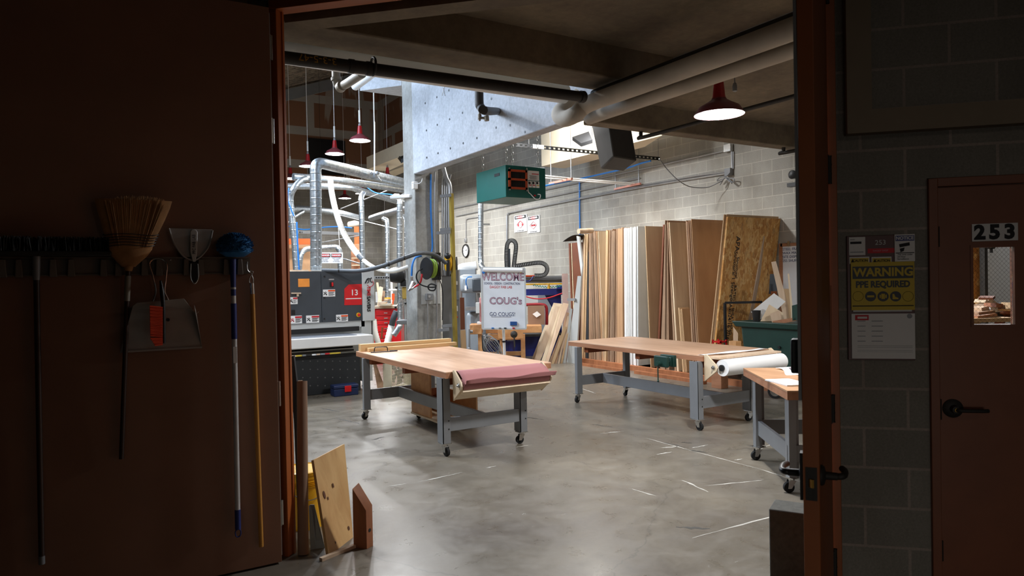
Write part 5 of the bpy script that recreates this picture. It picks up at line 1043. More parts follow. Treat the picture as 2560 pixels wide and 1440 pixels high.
wtube([(1829, 379), (1830, 422)], .014, 'conduit', 'short vertical conduit joining the two junction boxes', sub=1); wtube([(1833, 379), (1833, 422)], .010, 'conduit', 'short thin conduit beside the one joining the boxes', sub=1)
tube([PX(1824, 432, XR - .1), PX(1815, 440, XR - .12), PX(1800, 443, XR - .14), PX(1793, 452, XR - .14), PX(1808, 448, XR - .1), PX(1800, 462, XR - .12), PX(1813, 445, XR - .12), PX(1830, 458, XR - .13), PX(1816, 446, XR - .14), PX(1835, 447, XR - .12), PX(1832, 456, XR - .12), PX(1815, 443, XR - .12), PX(1805, 452, XR - .14), PX(1795, 457, XR - .2), PX(1770, 468, XR - .3), PX(1740, 469, XR - .5), PX(1715, 463, XR - .7), PX(1690, 446, XR - .9), PX(1665, 420, XR - 1.1), PX(1648, 397, XR - 1.3)], .009, 'extension_cord', 'grey cord looped at the lower junction box, sagging left to the tray', 'greysteel', 'cord')
cl = thing('wall_clock', 'round wall clock with black rim on the block wall', 'clock', PX(1167, 640, XR)); p = PX(1166, 627, XR); p.x = XR; part('rim', M().lathe(p, [(.0, 0), (.20, 0), (.205, .03), (.19, .05), (.17, .045), (.168, .02), (0, .02)], 32, (-1, 0, 0)), MT['black'], cl); fc = part('face', M().lathe(p, [(0, .024), (.168, .024), (.168, .021)], 32, (-1, 0, 0)), MT['paper'], cl)
for an, ln in ((1.0, .11), (1.5, .07)): part('clock_hand', M().bar(p + V((-.028, 0, 0)), p + V((-.028, -math.sin(an) * ln, math.cos(an) * ln)), .006, .012, (1, 0, 0)), MT['ink'], cl)
mk = M()
for k in range(12): t_ = k * math.pi / 6; mk.obox(p + V((-.027, math.sin(t_) * .145, math.cos(t_) * .145)), (.001, 0, 0), (0, .006, 0), (0, 0, .012))
part('hour_marks', mk, MT['ink'], cl); wtube([(1165, 605), (1165, 555), (1168, 548), (1175, 546), (1197, 543)], .012, 'conduit', 'thin conduit bending down to a small box above the clock'); p2 = PX(1166, 601, XR); solo('clock_box', M().box(XR - .05, XR, p2.y - .05, p2.y + .05, p2.z - .06, p2.z + .06), MT['conduit'], 'small metal box directly above the clock', 'box', bev=.01)
def wsign(x1, x2, y1, y2, y1b, y2b, kind, lb):
    a = PX(x1, y1, XR - .02); b = PX(x2, y2b, XR - .02); s_ = thing('danger_sign', lb, 'sign', (XR - .02, (a.y + b.y) / 2, b.z)); zt_, z0_ = (a.z + PX(x2, y2, XR - .02).z) / 2, (b.z + PX(x1, y1b, XR - .02).z) / 2
    part('sign_panel', M().box(XR - .02, XR - .002, b.y, a.y, z0_, zt_), MT['white'], s_); H_ = zt_ - z0_; cy_ = (a.y + b.y) / 2; wv = a.y - b.y; X_ = XR - .021; ky = wv / H_ * 1.3
    hd_ = part('sign_header', M().box(X_ - .002, X_, b.y + .04, a.y - .04, zt_ - H_ * .22, zt_ - H_ * .03), MT['ink'], s_); o_ = M(); o_.lathe((X_ - .003, cy_, zt_ - H_ * .125), [(0, 0), (H_ * .075, 0), (H_ * .075, .002), (0, .002)], 24, (-1, 0, 0)); o2 = M(); o2.add([(v[0], cy_ + (v[1] - cy_) * 2.9 * ky, v[2]) for v in o_.v], o_.f); part('red_oval', o2, MT['redmatte'], hd_)
    text('lettering', 'DANGER', (X_ - .0065, cy_, zt_ - H_ * .125), (0, -1, 0), (0, 0, 1), H_ * .13, MT['white'], hd_, off=.0025, xs=1.05 * ky)
    c_ = V((X_ - .002, cy_, zt_ - H_ * .56)); r_ = H_ * .22; dm_ = M(); cs_ = [c_ + V((0, -r_ * ky, 0)), c_ + V((0, 0, r_)), c_ + V((0, r_ * ky, 0)), c_ + V((0, 0, -r_))]
    for k in range(4): dm_.bar(cs_[k], cs_[(k + 1) % 4], .003, .014, (1, 0, 0))
    part('diamond', dm_, MT['redmatte'], s_); ic = M()
    if kind == 'ear':
        ic.tube([c_ + V((0, .045, -.02)), c_ + V((0, .05, .03)), c_ + V((0, 0, .075)), c_ + V((0, -.05, .03)), c_ + V((0, -.045, -.02))], .004, 6)
        for s in (-1, 1): ic.obox(c_ + V((-.002, s * .055, -.01)), (.002, 0, 0), (0, .014, 0), (0, 0, .028))
    else:
        for s in (-1, 1): ic.obox(c_ + V((-.002, s * .032, 0)), (.002, 0, 0), (0, .026, 0), (0, 0, .02))
        ic.obox(c_ + V((-.002, 0, .01)), (.002, 0, 0), (0, .05, 0), (0, 0, .005))
    ic.v = [(v[0], c_.y + (v[1] - c_.y) * ky, v[2]) for v in ic.v]; part('symbol', ic, MT['redmatte'], s_); text('lettering', 'ear protection required' if kind == 'ear' else 'eye protection required', (X_ - .001, cy_, z0_ + H_ * .07), (0, -1, 0), (0, 0, 1), H_ * .07, MT['ink'], s_, off=.001, xs=1.1)
wsign(1285, 1317.5, 536.5, 538.5, 579, 580.5, 'ear', 'left of the two danger signs on the block wall'); wsign(1318.2, 1349.5, 538.5, 540.5, 581, 583, 'eye', 'right of the two danger signs on the block wall')
# whiteboard list on the wall, right
wb = thing('wall_whiteboard', 'brown-framed whiteboard with a list, behind the green bin', 'whiteboard', PX(1990, 800, XR)); a = PX(1953, 612, XR - .02); ye = a.y - 1.6; zb_ = PX(1956, 800, XR - .02).z; part('panel', M().box(XR - .025, XR, ye, a.y, zb_, a.z), MT['board'], wb); m = M()
for q in ((ye, a.y, a.z - .03, a.z + .02), (a.y - .03, a.y + .03, zb_, a.z + .02), (ye, a.y, zb_ - .02, zb_ + .02)): m.box(XR - .04, XR - .002, q[0], q[1], q[2], q[3])
part('wood_frame', m, MT['tableedge'], wb)
for k, s in enumerate(('STEEL FRAME', 'WAX MACHINE', 'SITE DISPLAY', '255 SHUFFLE')): p = PX(1956.5, 624 + k * 9.5, XR - .028); text('handwriting', s, (XR - .028, p.y, p.z), (0, -1, 0), (0, 0, 1), .062, MT['inkblue'], wb, align='LEFT')
m = M(); p = PX(1972, 611, XR - .05); m.box(p.x - .01, p.x + .02, p.y - .02, p.y + .02, p.z - .03, p.z + .05); part('clip', m, MT['chrome'], wb)
m = M(); p = PX(1988, 437, XR - .1); m.lathe(p, [(0, 0), (.06, 0), (.07, .08), (.03, .1), (0, .1)], 16, (-1, 0, 0)); m.obox(p + V((-.05, .0, -.16)), (.05, 0, 0), (0, .08, 0), (0, 0, .03)); solo('wall_fixture', m, MT['black'], 'black wall fixture at the right edge beside the open door', 'fixture')
# suspended pipes, struts, tray, black duct
ZP = 3.6
def ft(pts, z, r, name, lb, mt, cat, sub=1): return solo(name, M().tube([FL(x, y, z) for x, y in pts], r, 8, sub), MT[mt], lb, cat)
ft([(1352, 438), (1432, 447), (1600, 459)], ZP, .016, 'suspended_pipe', 'upper white pipe suspended across the aisle right of the teal box', 'white', 'pipe'); ft([(1352, 444), (1432, 451), (1595, 463)], ZP - .01, .014, 'suspended_pipe', 'lower white pipe suspended across the aisle right of the teal box', 'white', 'pipe')
ft([(1600, 459), (1680, 463), (1700, 461)], ZP, .010, 'suspended_pipe', 'thin end of the suspended pipes reaching the block wall', 'white', 'pipe')
pk = plain('copper_pink_strut', '#c98a78', .5, .2)
m = M(); m.bar(FL(1374, 459, ZP - .03), FL(1430, 447, ZP - .03), .045, .04); solo('strut_hanger', m, pk, 'pinkish strut hanger holding the suspended pipes, left one', 'strut'); m = M(); m.bar(FL(1537, 473, ZP - .03), FL(1601, 459, ZP - .03), .045, .04); solo('strut_hanger', m, pk, 'pinkish strut hanger holding the suspended pipes, right one', 'strut')
for x, y, lb in ((1378, 458, 'first from the left'), (1428, 448, 'second from the left'), (1539, 472, 'third from the left'), (1597, 460, 'rightmost')):
    p = FL(x, y, ZP - .03); solo('threaded_rod', M().cyl(p, V((p.x, p.y, 6.5)), .008, n=8), MT['conduit'], lb + ' of the thin rods holding the pinkish struts', 'rod')
tr_ = thing('cable_tray', 'black slotted cable tray crossing the aisle before the lit skylight well', 'cable tray', FL(1450, 378, 4.0)); a, b = FL(1290, 362, 4.0), FL(1649, 397, 4.0); d_ = (b - a).normalized(); s_ = V((-d_.y, d_.x, 0)); m = M()
for s in (-.03, .03): m.bar(a + V((0, 0, s * .8)), b + V((0, 0, s * .8)), .02, .016)
part('side_rail', m, MT['black'], tr_); m = M(); L_ = (b - a).length
for i in range(int(L_ / .1)): p = a + d_ * (i * .1 + .05); m.bar(p - V((0, 0, .03)), p + V((0, 0, .03)), .02, .045, d_)
part('rung', m, MT['black'], tr_)['kind'] = 'stuff'
for f_ in (.08, .5, .99): p = a.lerp(b, f_); part('hanger_rod', M().cyl(p, V((p.x, p.y, 6.5)), .006, n=6), MT['conduit'], tr_)
part('white_cover', M().bar(a.lerp(b, .1), a.lerp(b, .17), .05, .07), MT['white'], tr_)
tube([FL(1352, 467, 3.5), FL(1375, 462, 3.5), PX(1450, 447, XR - .5), PX(1560, 422, XR - .4), PX(1600, 409, XR - .35), PX(1627, 402, XR - .3)], .018, 'air_hose', 'blue air hose looping along the upper block wall', 'blue', 'hose'); wtube([(1449, 452), (1449, 520), (1450, 588)], .018, 'air_hose', 'straight blue air hose dropping down the block wall to the sheets', 'blue', 'hose', sub=1)
dk = thing('hanging_duct', 'large dark duct box hanging below the beam near the skylight', 'duct', W(1540, 425, 10.9))
part('duct_box', M().hexa([W(1533, 392, 10.2), W(1592, 402, 10.2), W(1560, 428, 11.2), W(1502, 422, 11.2)], [W(1519, 296, 10.2), W(1574, 296, 10.2), W(1530, 290, 11.2), W(1474, 290, 11.2)]), plain('dark_duct_metal', '#2a2723', .7, 0, .3, 3), dk, bev=.02)
part('hanger', M().bar(W(1500, 290, 10.8), W(1500, 200, 10.8), .05, .05).bar(W(1560, 290, 10.5), W(1560, 200, 10.5), .05, .05), MT['darkiron'], dk)
solo('air_diffuser', M().prism([W(1431, 351, 12.2), W(1472, 337, 12.0), W(1481, 358, 11.6), W(1453, 367, 11.8)], (0, 0, .06)), MT['rubber'], 'black square diffuser before the lit cream skylight well', 'diffuser')
solo('air_diffuser', M().prism([W(993, 394, 18), W(1014, 385, 18), W(1015, 402, 17.5), W(1003, 408, 17.5)], (0, 0, .1)), MT['black'], 'black square diffuser left of the column near the far skylight well', 'diffuser')
# ============================== flip chart whiteboard on its stand
D = 10.9; fc = thing('flip_chart', 'white flip chart board with WELCOME written on it, on a stand', 'flip chart', foot(1262, D)); A_, B_, C_, D_ = W(1203, 669, D), W(1312, 671, D), W(1315, 822, D - .12), W(1206, 822, D - .12); ux = ((B_ - A_) + (C_ - D_)).normalized(); uy = ((A_ - D_) + (B_ - C_)).normalized(); nz = ux.cross(uy)
def fp(x, y, o=.003): t_ = (y - 669) / 153; return W(x, y, D - .12 * t_) + nz * o
m = M(); m.prism([D_, C_, B_, A_], -nz * .015); part('board_panel', m, MT['board'], fc); m = M()
for p, q in ((A_, B_), (B_, C_), (C_, D_), (D_, A_)): m.bar(p, q, .024, .018, nz)
part('board_frame', m, MT['ltgrey'], fc); m = M(); m.cyl(fp(1208, 676, .02), fp(1306, 677, .02), .034, n=18); part('clamp_bar', m, MT['white'], fc)
for s, x, y, sz, mt, mt2, xs in (('WELCOME', 1257, 693, .17, 'ink', 'inkpink', .80), ("COUG's", 1264, 753, .15, 'ink', 'inkpink', .95)):
    text('handwriting', s, fp(x, y, .003), ux, uy, sz, plain('maroon_marker', '#5c3350', .7), fc, off=.004, xs=xs); text('letter_fill', s, fp(x, y, .006), ux, uy, sz, MT[mt2], fc, off=-.002, xs=xs)
text('handwriting', 'SCHOOL : DESIGN : CONSTRUCTION', fp(1255, 709, .003), ux, uy, .05, MT['inkblue'], fc, xs=.66); text('handwriting', 'DAGGY FAB LAB', fp(1252, 718, .003), ux, uy, .058, MT['redmatte'], fc, xs=.8); text('handwriting', 'GO COUGS!', fp(1256, 786, .003), ux, uy, .085, MT['inkblue'], fc, xs=.85)
part('underline', M().bar(fp(1228, 792), fp(1278, 792), .004, .004), MT['inkblue'], fc)
m = M(); m.obox(fp(1284, 809, .02), ux * .052, uy * .028, nz * .02); solo('board_eraser', m, plain('blue_felt', '#1f4f8e', .8), 'small blue eraser on the flip chart board', 'eraser')
for x, mt, lb in ((1232, 'blue', 'blue'), (1250, 'greysteel', 'grey'), (1263, 'ink', 'black'), (1284, 'red', 'red')): m = M(); m.cyl(fp(x - 3, 820.5, .02), fp(x + 3, 820.5, .02), .009, n=8); solo('marker_pen', m, MT[mt], lb + ' marker lying on the flip chart ledge', 'marker')
m = M(); m.cyl(fp(1208, 679, .022), fp(1211, 684, .022), .02, n=10); part('magnet', m, MT['blue'], fc); m = M(); m.cyl(fp(1300, 678, .022), fp(1303, 682, .022), .016, n=10); part('magnet', m, MT['yellowpaint'], fc)
ft_ = foot(1262, D + .02); part('stand_pole', M().cyl(ft_ + V((0, .03, .05)), W(1261, 822, D) + V((0, .03, 0)), .022, n=14), MT['white'], fc); part('pole_collar', M().cyl(W(1262, 852, D) + V((0, .03, 0)), W(1262, 856, D) + V((0, .03, 0)), .026, n=14), MT['black'], fc)
for k in range(5): t_ = k * 1.2566; part('stand_foot', M().bar(ft_ + V((0, 0.03, .06)), ft_ + V((.3 * math.cos(t_), .3 * math.sin(t_) + .03, .02)), .04, .03), MT['ltgrey'], fc)
# ============================== woodworking bench with vises
bD = 14.0; wk = thing('woodworking_bench', 'beech woodworking bench with vises behind the flip chart', 'bench', foot(1262, bD))
part('bench_top', sbox(M(), 1212, 1352, 816, 833, bD, .55), MT['benchwood'], wk, bev=.004); part('tail_block', sbox(M(), 1172, 1202, 812, 836, bD - .25, .5), MT['benchwood'], wk, bev=.006); part('vise_jaw', sbox(M(), 1242, 1305, 822, 847, bD - .4, .12), MT['benchwood'], wk, bev=.004); part('bench_rail', sbox(M(), 1217, 1300, 836, 850, bD - .1, .1), MT['benchwood'], wk)
for x, yb_ in ((1198, 0), (1252, 0), (1305, 0)): part('leg', sbox(M(), x - 6, x + 5, 836, None, bD - .2 if x != 1252 else bD - .3, .09), MT['benchwood'], wk)
part('foot_rail', sbox(M(), 1198, 1310, 880, 890, bD - .1, .08), MT['benchwood'], wk)
m = M(); m.cyl(W(1172, 829, bD - .3), W(1182, 829, bD - .3), .03, n=12); m.cyl(W(1173, 823, bD - .35), W(1173, 870, bD - .35), .02, n=10); m.ball(W(1173, 872, bD - .35), .035, 8); part('vise_screw', m, MT['greysteel'], wk); m = M(); m.lathe(W(1285, 836, bD - .5), [(0, 0), (.07, 0), (.05, .06), (0, .08)], 14, (-.5, -.85, 0)); m.cyl(W(1285, 836, bD - .55), W(1287, 868, bD - .55), .014, n=8); part('vise_screw', m, MT['darkiron'], wk)
solo('white_ledge_box', sbox(M(), 1190, 1206, 806, 811, bD - .2, .3), MT['white'], 'flat white box on the left end of the woodworking bench', 'box')
# band saw
bs = thing('band_saw', 'large grey band saw behind the electrical cabinet and bench', 'band saw', foot(1185, 14.9)); part('upper_body', sbox(M(), 1146, 1210, 686, 733, 14.6, .4), MT['machgrey'], bs, bev=.1); part('spine', sbox(M(), 1146, 1190, 672, None, 15.2, .35), MT['machgrey'], bs, bev=.02); part('lower_body', sbox(M(), 1163, 1215, 780, None, 14.7, .4), MT['machgrey'], bs, bev=.1); part('saw_table', sbox(M(), 1162, 1200, 768, 776, 14.4, .6), MT['steel'], bs); part('guide_post', M().cyl(W(1151, 728, 14.5), W(1151, 760, 14.5), .04, n=12), MT['steel'], bs)
m = M(); m.hexa([W(1181, 694, 14.3), W(1191, 700, 14.3), W(1191, 724, 14.3), W(1181, 731, 14.3)], [W(1203, 694, 14.0), W(1203, 694, 14.3), W(1203, 730, 14.3), W(1203, 730, 14.0)]); part('motor_cover', sbox(M(), 1180, 1210, 695, 730, 14.2, .3), MT['charcoal'], bs, bev=.03); part('blade_column', sbox(M(), 1192, 1199, 733, 768, 14.5, .08), MT['greysteel'], bs); part('cable', M().tube([W(1169, 722, 14.4), W(1165, 706, 14.3), W(1168, 694, 14.3), W(1180, 692, 14.3)], .012, 8), MT['blue'], bs); part('white_switch', sbox(M(), 1161, 1166, 714, 726, 14.3, .08), MT['white'], bs)
solo('machine_hood', M().tube([W(1148, 684, 15.6), W(1152, 672, 15.6), W(1165, 668, 15.6), W(1182, 666, 15.6), W(1192, 664, 15.6)], .10, 16, 5), MT['white'], 'white rounded dust hood above the band saw', 'hood'); duct([(1202, 480, 14.9), (1202, 560, 14.9), (1202, 650, 14.9), (1206, 668, 14.8), (1214, 678, 14.8)], .058, 'galvanised_duct', 'vertical duct coming down right of the wall clock'); solo('pipe_clip', M().bar(W(1206, 561, 14.9), W(1222, 561, 15.4), .05, .04), MT['conduit'], 'small bracket sticking out from the duct right of the clock', 'bracket')
solo('pink_machine', sbox(M(), 1197, 1207, 745, 805, 13.6, .3), plain('pink_red_panel', '#c98a8a', .5), 'narrow pinkish machine panel at the left of the flip chart', 'machine'); solo('white_cabinet', sbox(M(), 1188, 1197, 757, 783, 13.5, .2), MT['ltgrey'], 'small white control box left of the flip chart', 'box')
# ============================== blue gantry machine with drag chains
cn = thing('router_machine', 'navy blue gantry machine with black cable chains behind the flip chart', 'machine', foot(1360, 15.5)); part('base', sbox(M(), 1220, 1412, 842, None, 15.3, 1.2), MT['navy'], cn); part('table', sbox(M(), 1222, 1408, 836, 842, 15.1, 1.4), MT['darkiron'], cn)
part('gantry_beam', sbox(M(), 1310, 1412, 722, 738, 15.4, .25), MT['navy'], cn); part('gantry_rail', sbox(M(), 1308, 1420, 690, 707, 15.5, .2), MT['greysteel'], cn); part('yellow_rail', sbox(M(), 1308, 1420, 708, 712, 15.35, .06), MT['yellow'], cn)
m = M()
for y in (695, 700): m = sbox(m, 1308, 1420, y, y + 1.2, 15.45, .03)
part('rail_grooves', m, MT['darkiron'], cn); m = M(); m.prism([W(1345, 738, 15.3), W(1362, 738, 15.3), W(1392, 790, 15.3), W(1392, 830, 15.3), W(1345, 830, 15.3)], V((.5, .85, 0)) * .1); part('gusset_plate', m, MT['machgrey'], cn); part('upright', sbox(M(), 1362, 1402, 738, 836, 15.5, .3), MT['navy'], cn)
part('spindle_post', sbox(M(), 1264, 1277, 622, 700, 15.2, .15), MT['charcoal'], cn); part('white_box', sbox(M(), 1312, 1345, 745, 770, 15.3, .1), MT['ltgrey'], cn)
solo('tall_pipe', M().cyl(W(1268, 540, 15.0), W(1268, 668, 15.0), .022, n=10), MT['conduit'], 'pale vertical pipe rising behind the flip chart', 'pipe')
def chain(pts, lb):
    P_, _ = crs([W(*p) for p in pts], 8); m = M(); pr_ = M(); 
    for i in range(len(P_) - 1):
        a_, b_ = P_[i], P_[i + 1]; d_ = (b_ - a_).normalized(); m.bar(a_, b_, .09, .075, V((-.5, -.85, 0)))
    o = solo('cable_chain', m, MT['black'], lb, 'cable chain')
    k = M(); 
    for i in range(0, len(P_) - 1): a_, b_ = P_[i], P_[i + 1]; c_ = a_.lerp(b_, .5) + V((-.5, -.85, 0)) * .045; k.bar(a_.lerp(b_, .42) + V((-.52, -.854, 0)) * .048, a_.lerp(b_, .58) + V((-.52, -.854, 0)) * .048, .05, .012, V((-.5, -.85, 0)))
    part('link_bars', k, MT['ltgrey'], o)['kind'] = 'stuff'
chain([(1267, 668, 15), (1266, 640, 15), (1268, 612, 15), (1276, 601, 15), (1286, 604, 15), (1290, 616, 15), (1287, 645, 15), (1284, 668, 15)], 'upright looped black cable chain above the flip chart'); chain([(1284, 666, 15), (1320, 660, 15), (1350, 657, 15), (1364, 663, 15), (1368, 674, 15), (1362, 686, 15), (1350, 689, 15), (1336, 689, 15)], 'lying looped black cable chain right of the flip chart')
tube([(1312, 690, 15.2), (1330, 690, 15.2), (1345, 688, 15.2)], .02, 'air_hose', 'red hose leaving the end of the lying cable chain', 'orange', 'hose'); tube([(1312, 703, 15.1), (1325, 702, 15.1), (1334, 690, 15.1)], .012, 'air_hose', 'dark blue hose below the lying cable chain', 'navy', 'hose')
cp = []
for i in range(40): cp.append(W(1332 + i * 2.2, 712 + (6 * math.sin(math.pi * i / 39)) + 2.4 * math.sin(i * 2.1), 15.2))
solo('coiled_air_line', M().tube(cp, .007, 5, 3), plain('green_air_line', '#2f9b8a', .4), 'thin green coiled air line hanging from the blue machine', 'hose'); tube([(1312, 741, 15.1), (1340, 747, 15.1), (1370, 745, 15.1), (1406, 733, 15.1)], .013, 'air_hose', 'red hose sagging across the blue machine', 'redmatte', 'hose')
tube([(1312, 762, 14.6), (1350, 761, 14.6), (1364, 765, 14.6), (1367, 778, 14.6), (1367, 812, 14.6)], .032, 'red_tube_frame', 'thick red bent tube frame around the cardboard sheet', 'leafedge', 'frame', 12).data.materials[0] = plain('dark_red_tube', '#8f1822', .4)
cbd = solo('cardboard_sheet', sbox(M(), 1318, 1360, 764, 812, 14.5, .04), MT['cardboard'], 'brown cardboard sheet with a white label behind the bench', 'cardboard'); p = W(1342, 786, 14.48); part('white_label', M().obox(p, V((.85, -.52, .6)).normalized() * .055, V((.02, .03, 0)) * .1, V((-.85, .52, .9)).normalized() * .055), MT['paper'], cbd)
solo('blue_block', sbox(M(), 1392, 1412, 713, 722, 15.2, .2), MT['navy'], 'small dark blue block standing on the yellow rail', 'block'); m = M(); m.lathe(W(1372, 716, 15.2), [(0.04, -.05), (.03, .0), (.012, .06), (0, .07)], 10); solo('yellow_nozzle', m, MT['yellow'], 'small yellow cone standing on the gantry', 'cone')
m = M()
for k in range(7):
    c_ = W(1232, 866, 13.2); r_ = .1 + .02 * (k % 3); t0 = k * .7; m.tube([c_ + V((.85, -.52, 0)) * (r_ * 1.3 * math.cos(t0 + a_ * 1.05)) + V((0, 0, 1)) * (r_ * 1.6 * math.sin(t0 * .3 + a_ * 1.05)) + V((.1, .17, 0)) * random.uniform(-.3, .3) for a_ in range(7)], .008, 5, 3)
solo('cable_tangle', m, MT['greysteel'], 'tangled grey cables hanging under the woodworking bench', 'cables', kind='stuff'); tube([(1205, 838, 13.5), (1206, 860, 13.5), (1208, 875, 13.5), (1220, 884, 13.5)], .01, 'power_cable', 'black cable hanging at the left leg of the woodworking bench', 'rubber', 'cable')
for x1, x2, lb in ((1216, 1228, 'left'), (1265, 1282, 'right')): solo('blue_drum', M().cyl(foot((x1 + x2) / 2, 14.1), foot((x1 + x2) / 2, 14.1) + V((0, 0, .45)), .08, n=20), MT['navy'], lb + ' dark blue drum under the woodworking bench', 'drum')
solo('panel_sheet', sbox(M(), 1405, 1420, 684, None, 14.6, .03), plain('pinkish_board', '#b39a92', .6), 'pinkish panel standing left of the dark brown panels', 'panel')
# far end of the hall: timber racks behind the sander
solo('orange_beam', M().bar(W(718, 604, 20), W(776, 604, 20), .1, .16), MT['orange'], 'orange rack beam on the far left behind the ducts', 'beam')
solo('wood_partition', sbox(M(), 716, 776, 610, None, 20.3, .1), MT['mdf'], 'brown board partition behind the ducts at the far left', 'partition'); solo('orange_post', sbox(M(), 888, 899, 566, 700, 20, .15), MT['leafedge'], 'orange-brown rack post behind the ribbed hose', 'post').data.materials[0] = MT['frame']
sh = thing('plank_rack', 'narrow rack of pale shelves behind the vertical duct', 'rack', foot(890, 19.6)); part('back', sbox(M(), 879, 900, 610, None, 19.8, .1), MT['tableedge'], sh)
for y in (625, 644, 662, 680): part('shelf', sbox(M(), 880, 902, y, y + 2, 19.5, .25), MT['palewood'], sh)
cl_ = [(735, 748, 'yellowpaint'), (750, 757, 'greysteel'), (760, 772, 'darkiron'), (775, 783, 'white'), (785, 792, 'palewood'), (797, 806, 'machgrey'), (808, 818, 'redmatte'), (820, 840, 'yellowpaint')]
for i, (x1, x2, mt) in enumerate(cl_): solo('stored_box', sbox(M(), x1, x2 + 4, 862, None, 12.6, .1), MT[mt], {'yellowpaint': 'yellow', 'greysteel': 'grey', 'darkiron': 'dark', 'white': 'white', 'palewood': 'pale wooden', 'machgrey': 'blue-grey', 'redmatte': 'red'}[mt] + ' upright box seen through the gap under the sander table' + (', right end' if i == 7 else ', left end' if i == 0 else ''), 'box')
# ============================== things hanging on the open left door leaf
LP = lambda x, y, o=0.0: PY(x, y, LY - o) if o == 0 else (lambda q: V((q.x, LY - o, q.z)))(PY(x, y, LY))
def lq(m, x1, y1, x2, y2, o0, o1): a = PY(x1, y1, LY); b = PY(x2, y2, LY); return m.box(a.x, b.x, LY - o1, LY - o0, b.z, a.z)
zr0, zr1 = 1.735, 1.842
rk_ = thing('tool_rack', 'long grey plastic tool rack on the open left door leaf', 'rack', (.2, LY - .02, zr0)); xr_ = LP(624, 660).x
part('back_strip', M().box(-.6, xr_, LY - .012, LY - .001, zr0 + .01, zr1), MT['rackgrey'] if 'rackgrey' in MT else MT.setdefault('rackgrey', plain('weathered_grey_plastic', '#6d655c', .6)), rk_)
part('top_lip', M().box(-.6, xr_, LY - .03, LY - .012, zr1 - .008, zr1), MT['rackgrey'], rk_)
part('bottom_lip', M().box(-.6, xr_, LY - .022, LY - .012, zr0 + .01, zr0 + .016), MT['rackgrey'], rk_)
for x in (48, 133, 178, 258, 295, 360, 396, 464, 500, 563, 597, -40, 8):
    c = LP(x, 668); s = 1 if x % 2 else -1
    part('clip', M().prism([(c.x - .012, LY - .012, zr1 - .012), (c.x + .012, LY - .012, zr1 - .012), (c.x + .017, LY - .012, zr0 + .005), (c.x - .017, LY - .012, zr0 + .005)], (0, -.03, 0)), MT['rackgrey'], rk_, bev=.003)
part('screw', M().lathe(LP(426, 650, .012), [(.006, 0), (.004, .003), (0, .004)], 10, (0, -1, 0)), MT['chrome'], rk_)
m = M(); m.tube([LP(617, 655, .014), LP(615, 664, .03), LP(616, 675, .035), LP(622, 681, .03), LP(627, 677, .025)], .003, 6); part('end_hook', m, MT['chrome'], rk_)
# push broom
pb = thing('push_broom', 'wide black push broom hanging bristles up at the far left', 'broom', LP(90, 640, .03)); a = LP(-10, 632); b = LP(278, 640)
part('broom_block', M().box(-.52, b.x, LY - .075, LY - .02, zr1 + .003, zr1 + .03), MT['darkiron'], pb, bev=.006)
def bristles(n, fn, r, seg=1):
    m = M()
    for i in range(n): a, b = fn(i); m.cyl(a, b, r, r * .6, n=4, cap=False)
    return m
part('bristles', bristles(900, lambda i: ((lambda x, y: (V((x, y, zr1 + .028)), V((x + random.uniform(-.01, .01), y + random.uniform(-.012, .012), zr1 + .10 + random.uniform(-.012, .006)))))(random.uniform(-.5, b.x - .01), LY - random.uniform(.025, .07))), .0022), MT['black'], pb)['kind'] = 'stuff'
part('handle', M().cyl(LP(92, 685, .04), LP(105, 1385, .03), .014, n=14), MT['darkbrown'] if 'darkbrown' in MT else MT.setdefault('darkbrown', plain('dark_painted_handle', '#2f1f18', .35)), pb); part('handle_socket', M().cyl(LP(92, 640, .045), LP(92, 700, .04), .019, .016, n=14), MT['greysteel'], pb); part('end_cap', M().cyl(LP(105, 1385, .03), LP(105.5, 1405, .03), .0145, n=14), MT['greysteel'], pb)
# corn broom
cbm = thing('corn_broom', 'straw corn broom hanging upside down on the tool rack', 'broom', LP(318, 690, .05)); straw = plain('broom_straw', '#a87a4a', .8, 0, .25, 14)
core = M(); H = [(320, 668, 12), (321, 655, 22), (323, 640, 33), (325, 625, 39), (326, 600, 44), (328, 575, 52), (331, 550, 59), (333, 520, 67), (334, 503, 70)]
rings = []; vs = []; fs = []
for i, (x, y, hw) in enumerate(H):
    c = LP(x, y, .06); w_ = hw * c.y / 1748 * 1.17 * .92; th = .028 if i > 1 else .02
    rings.append([c + V((math.cos(k * math.pi / 8) * w_, math.sin(k * math.pi / 8) * th, 0)) for k in range(16)])
for rg in rings: vs += rg
for i in range(len(rings) - 1):
    for k in range(16): fs.append((i * 16 + k, i * 16 + (k + 1) % 16, (i + 1) * 16 + (k + 1) % 16, (i + 1) * 16 + k))
core.add(vs, fs, True); part('straw_body', core, straw, cbm)
def st(i):
    t = random.uniform(-1, 1); d = random.uniform(.03, .092); k0 = LP(325 + t * 38, 620, d * .7 + .02); e = LP(334 + t * 72 + random.uniform(-3, 3), 492 + random.uniform(0, 22) + 8 * abs(t) ** 2, d); return k0, e
part('straws', bristles(750, st, .0016), straw, cbm)['kind'] = 'stuff'
for j, y in enumerate((589, 596, 602, 609, 616)):
    hw = (47, 45.5, 44, 42.5, 40)[j]; c = LP(326.5 - .3 * j, y, .06); w_ = hw * 4.31 * 1.17 / 1748 * .93; part('stitching', M().tube([c + V((math.cos(k * math.pi / 10) * (w_ + .006), math.sin(k * math.pi / 10) * .036, .004 * math.sin(k))) for k in range(21)], .0022, 6, 1), MT['black'], cbm)
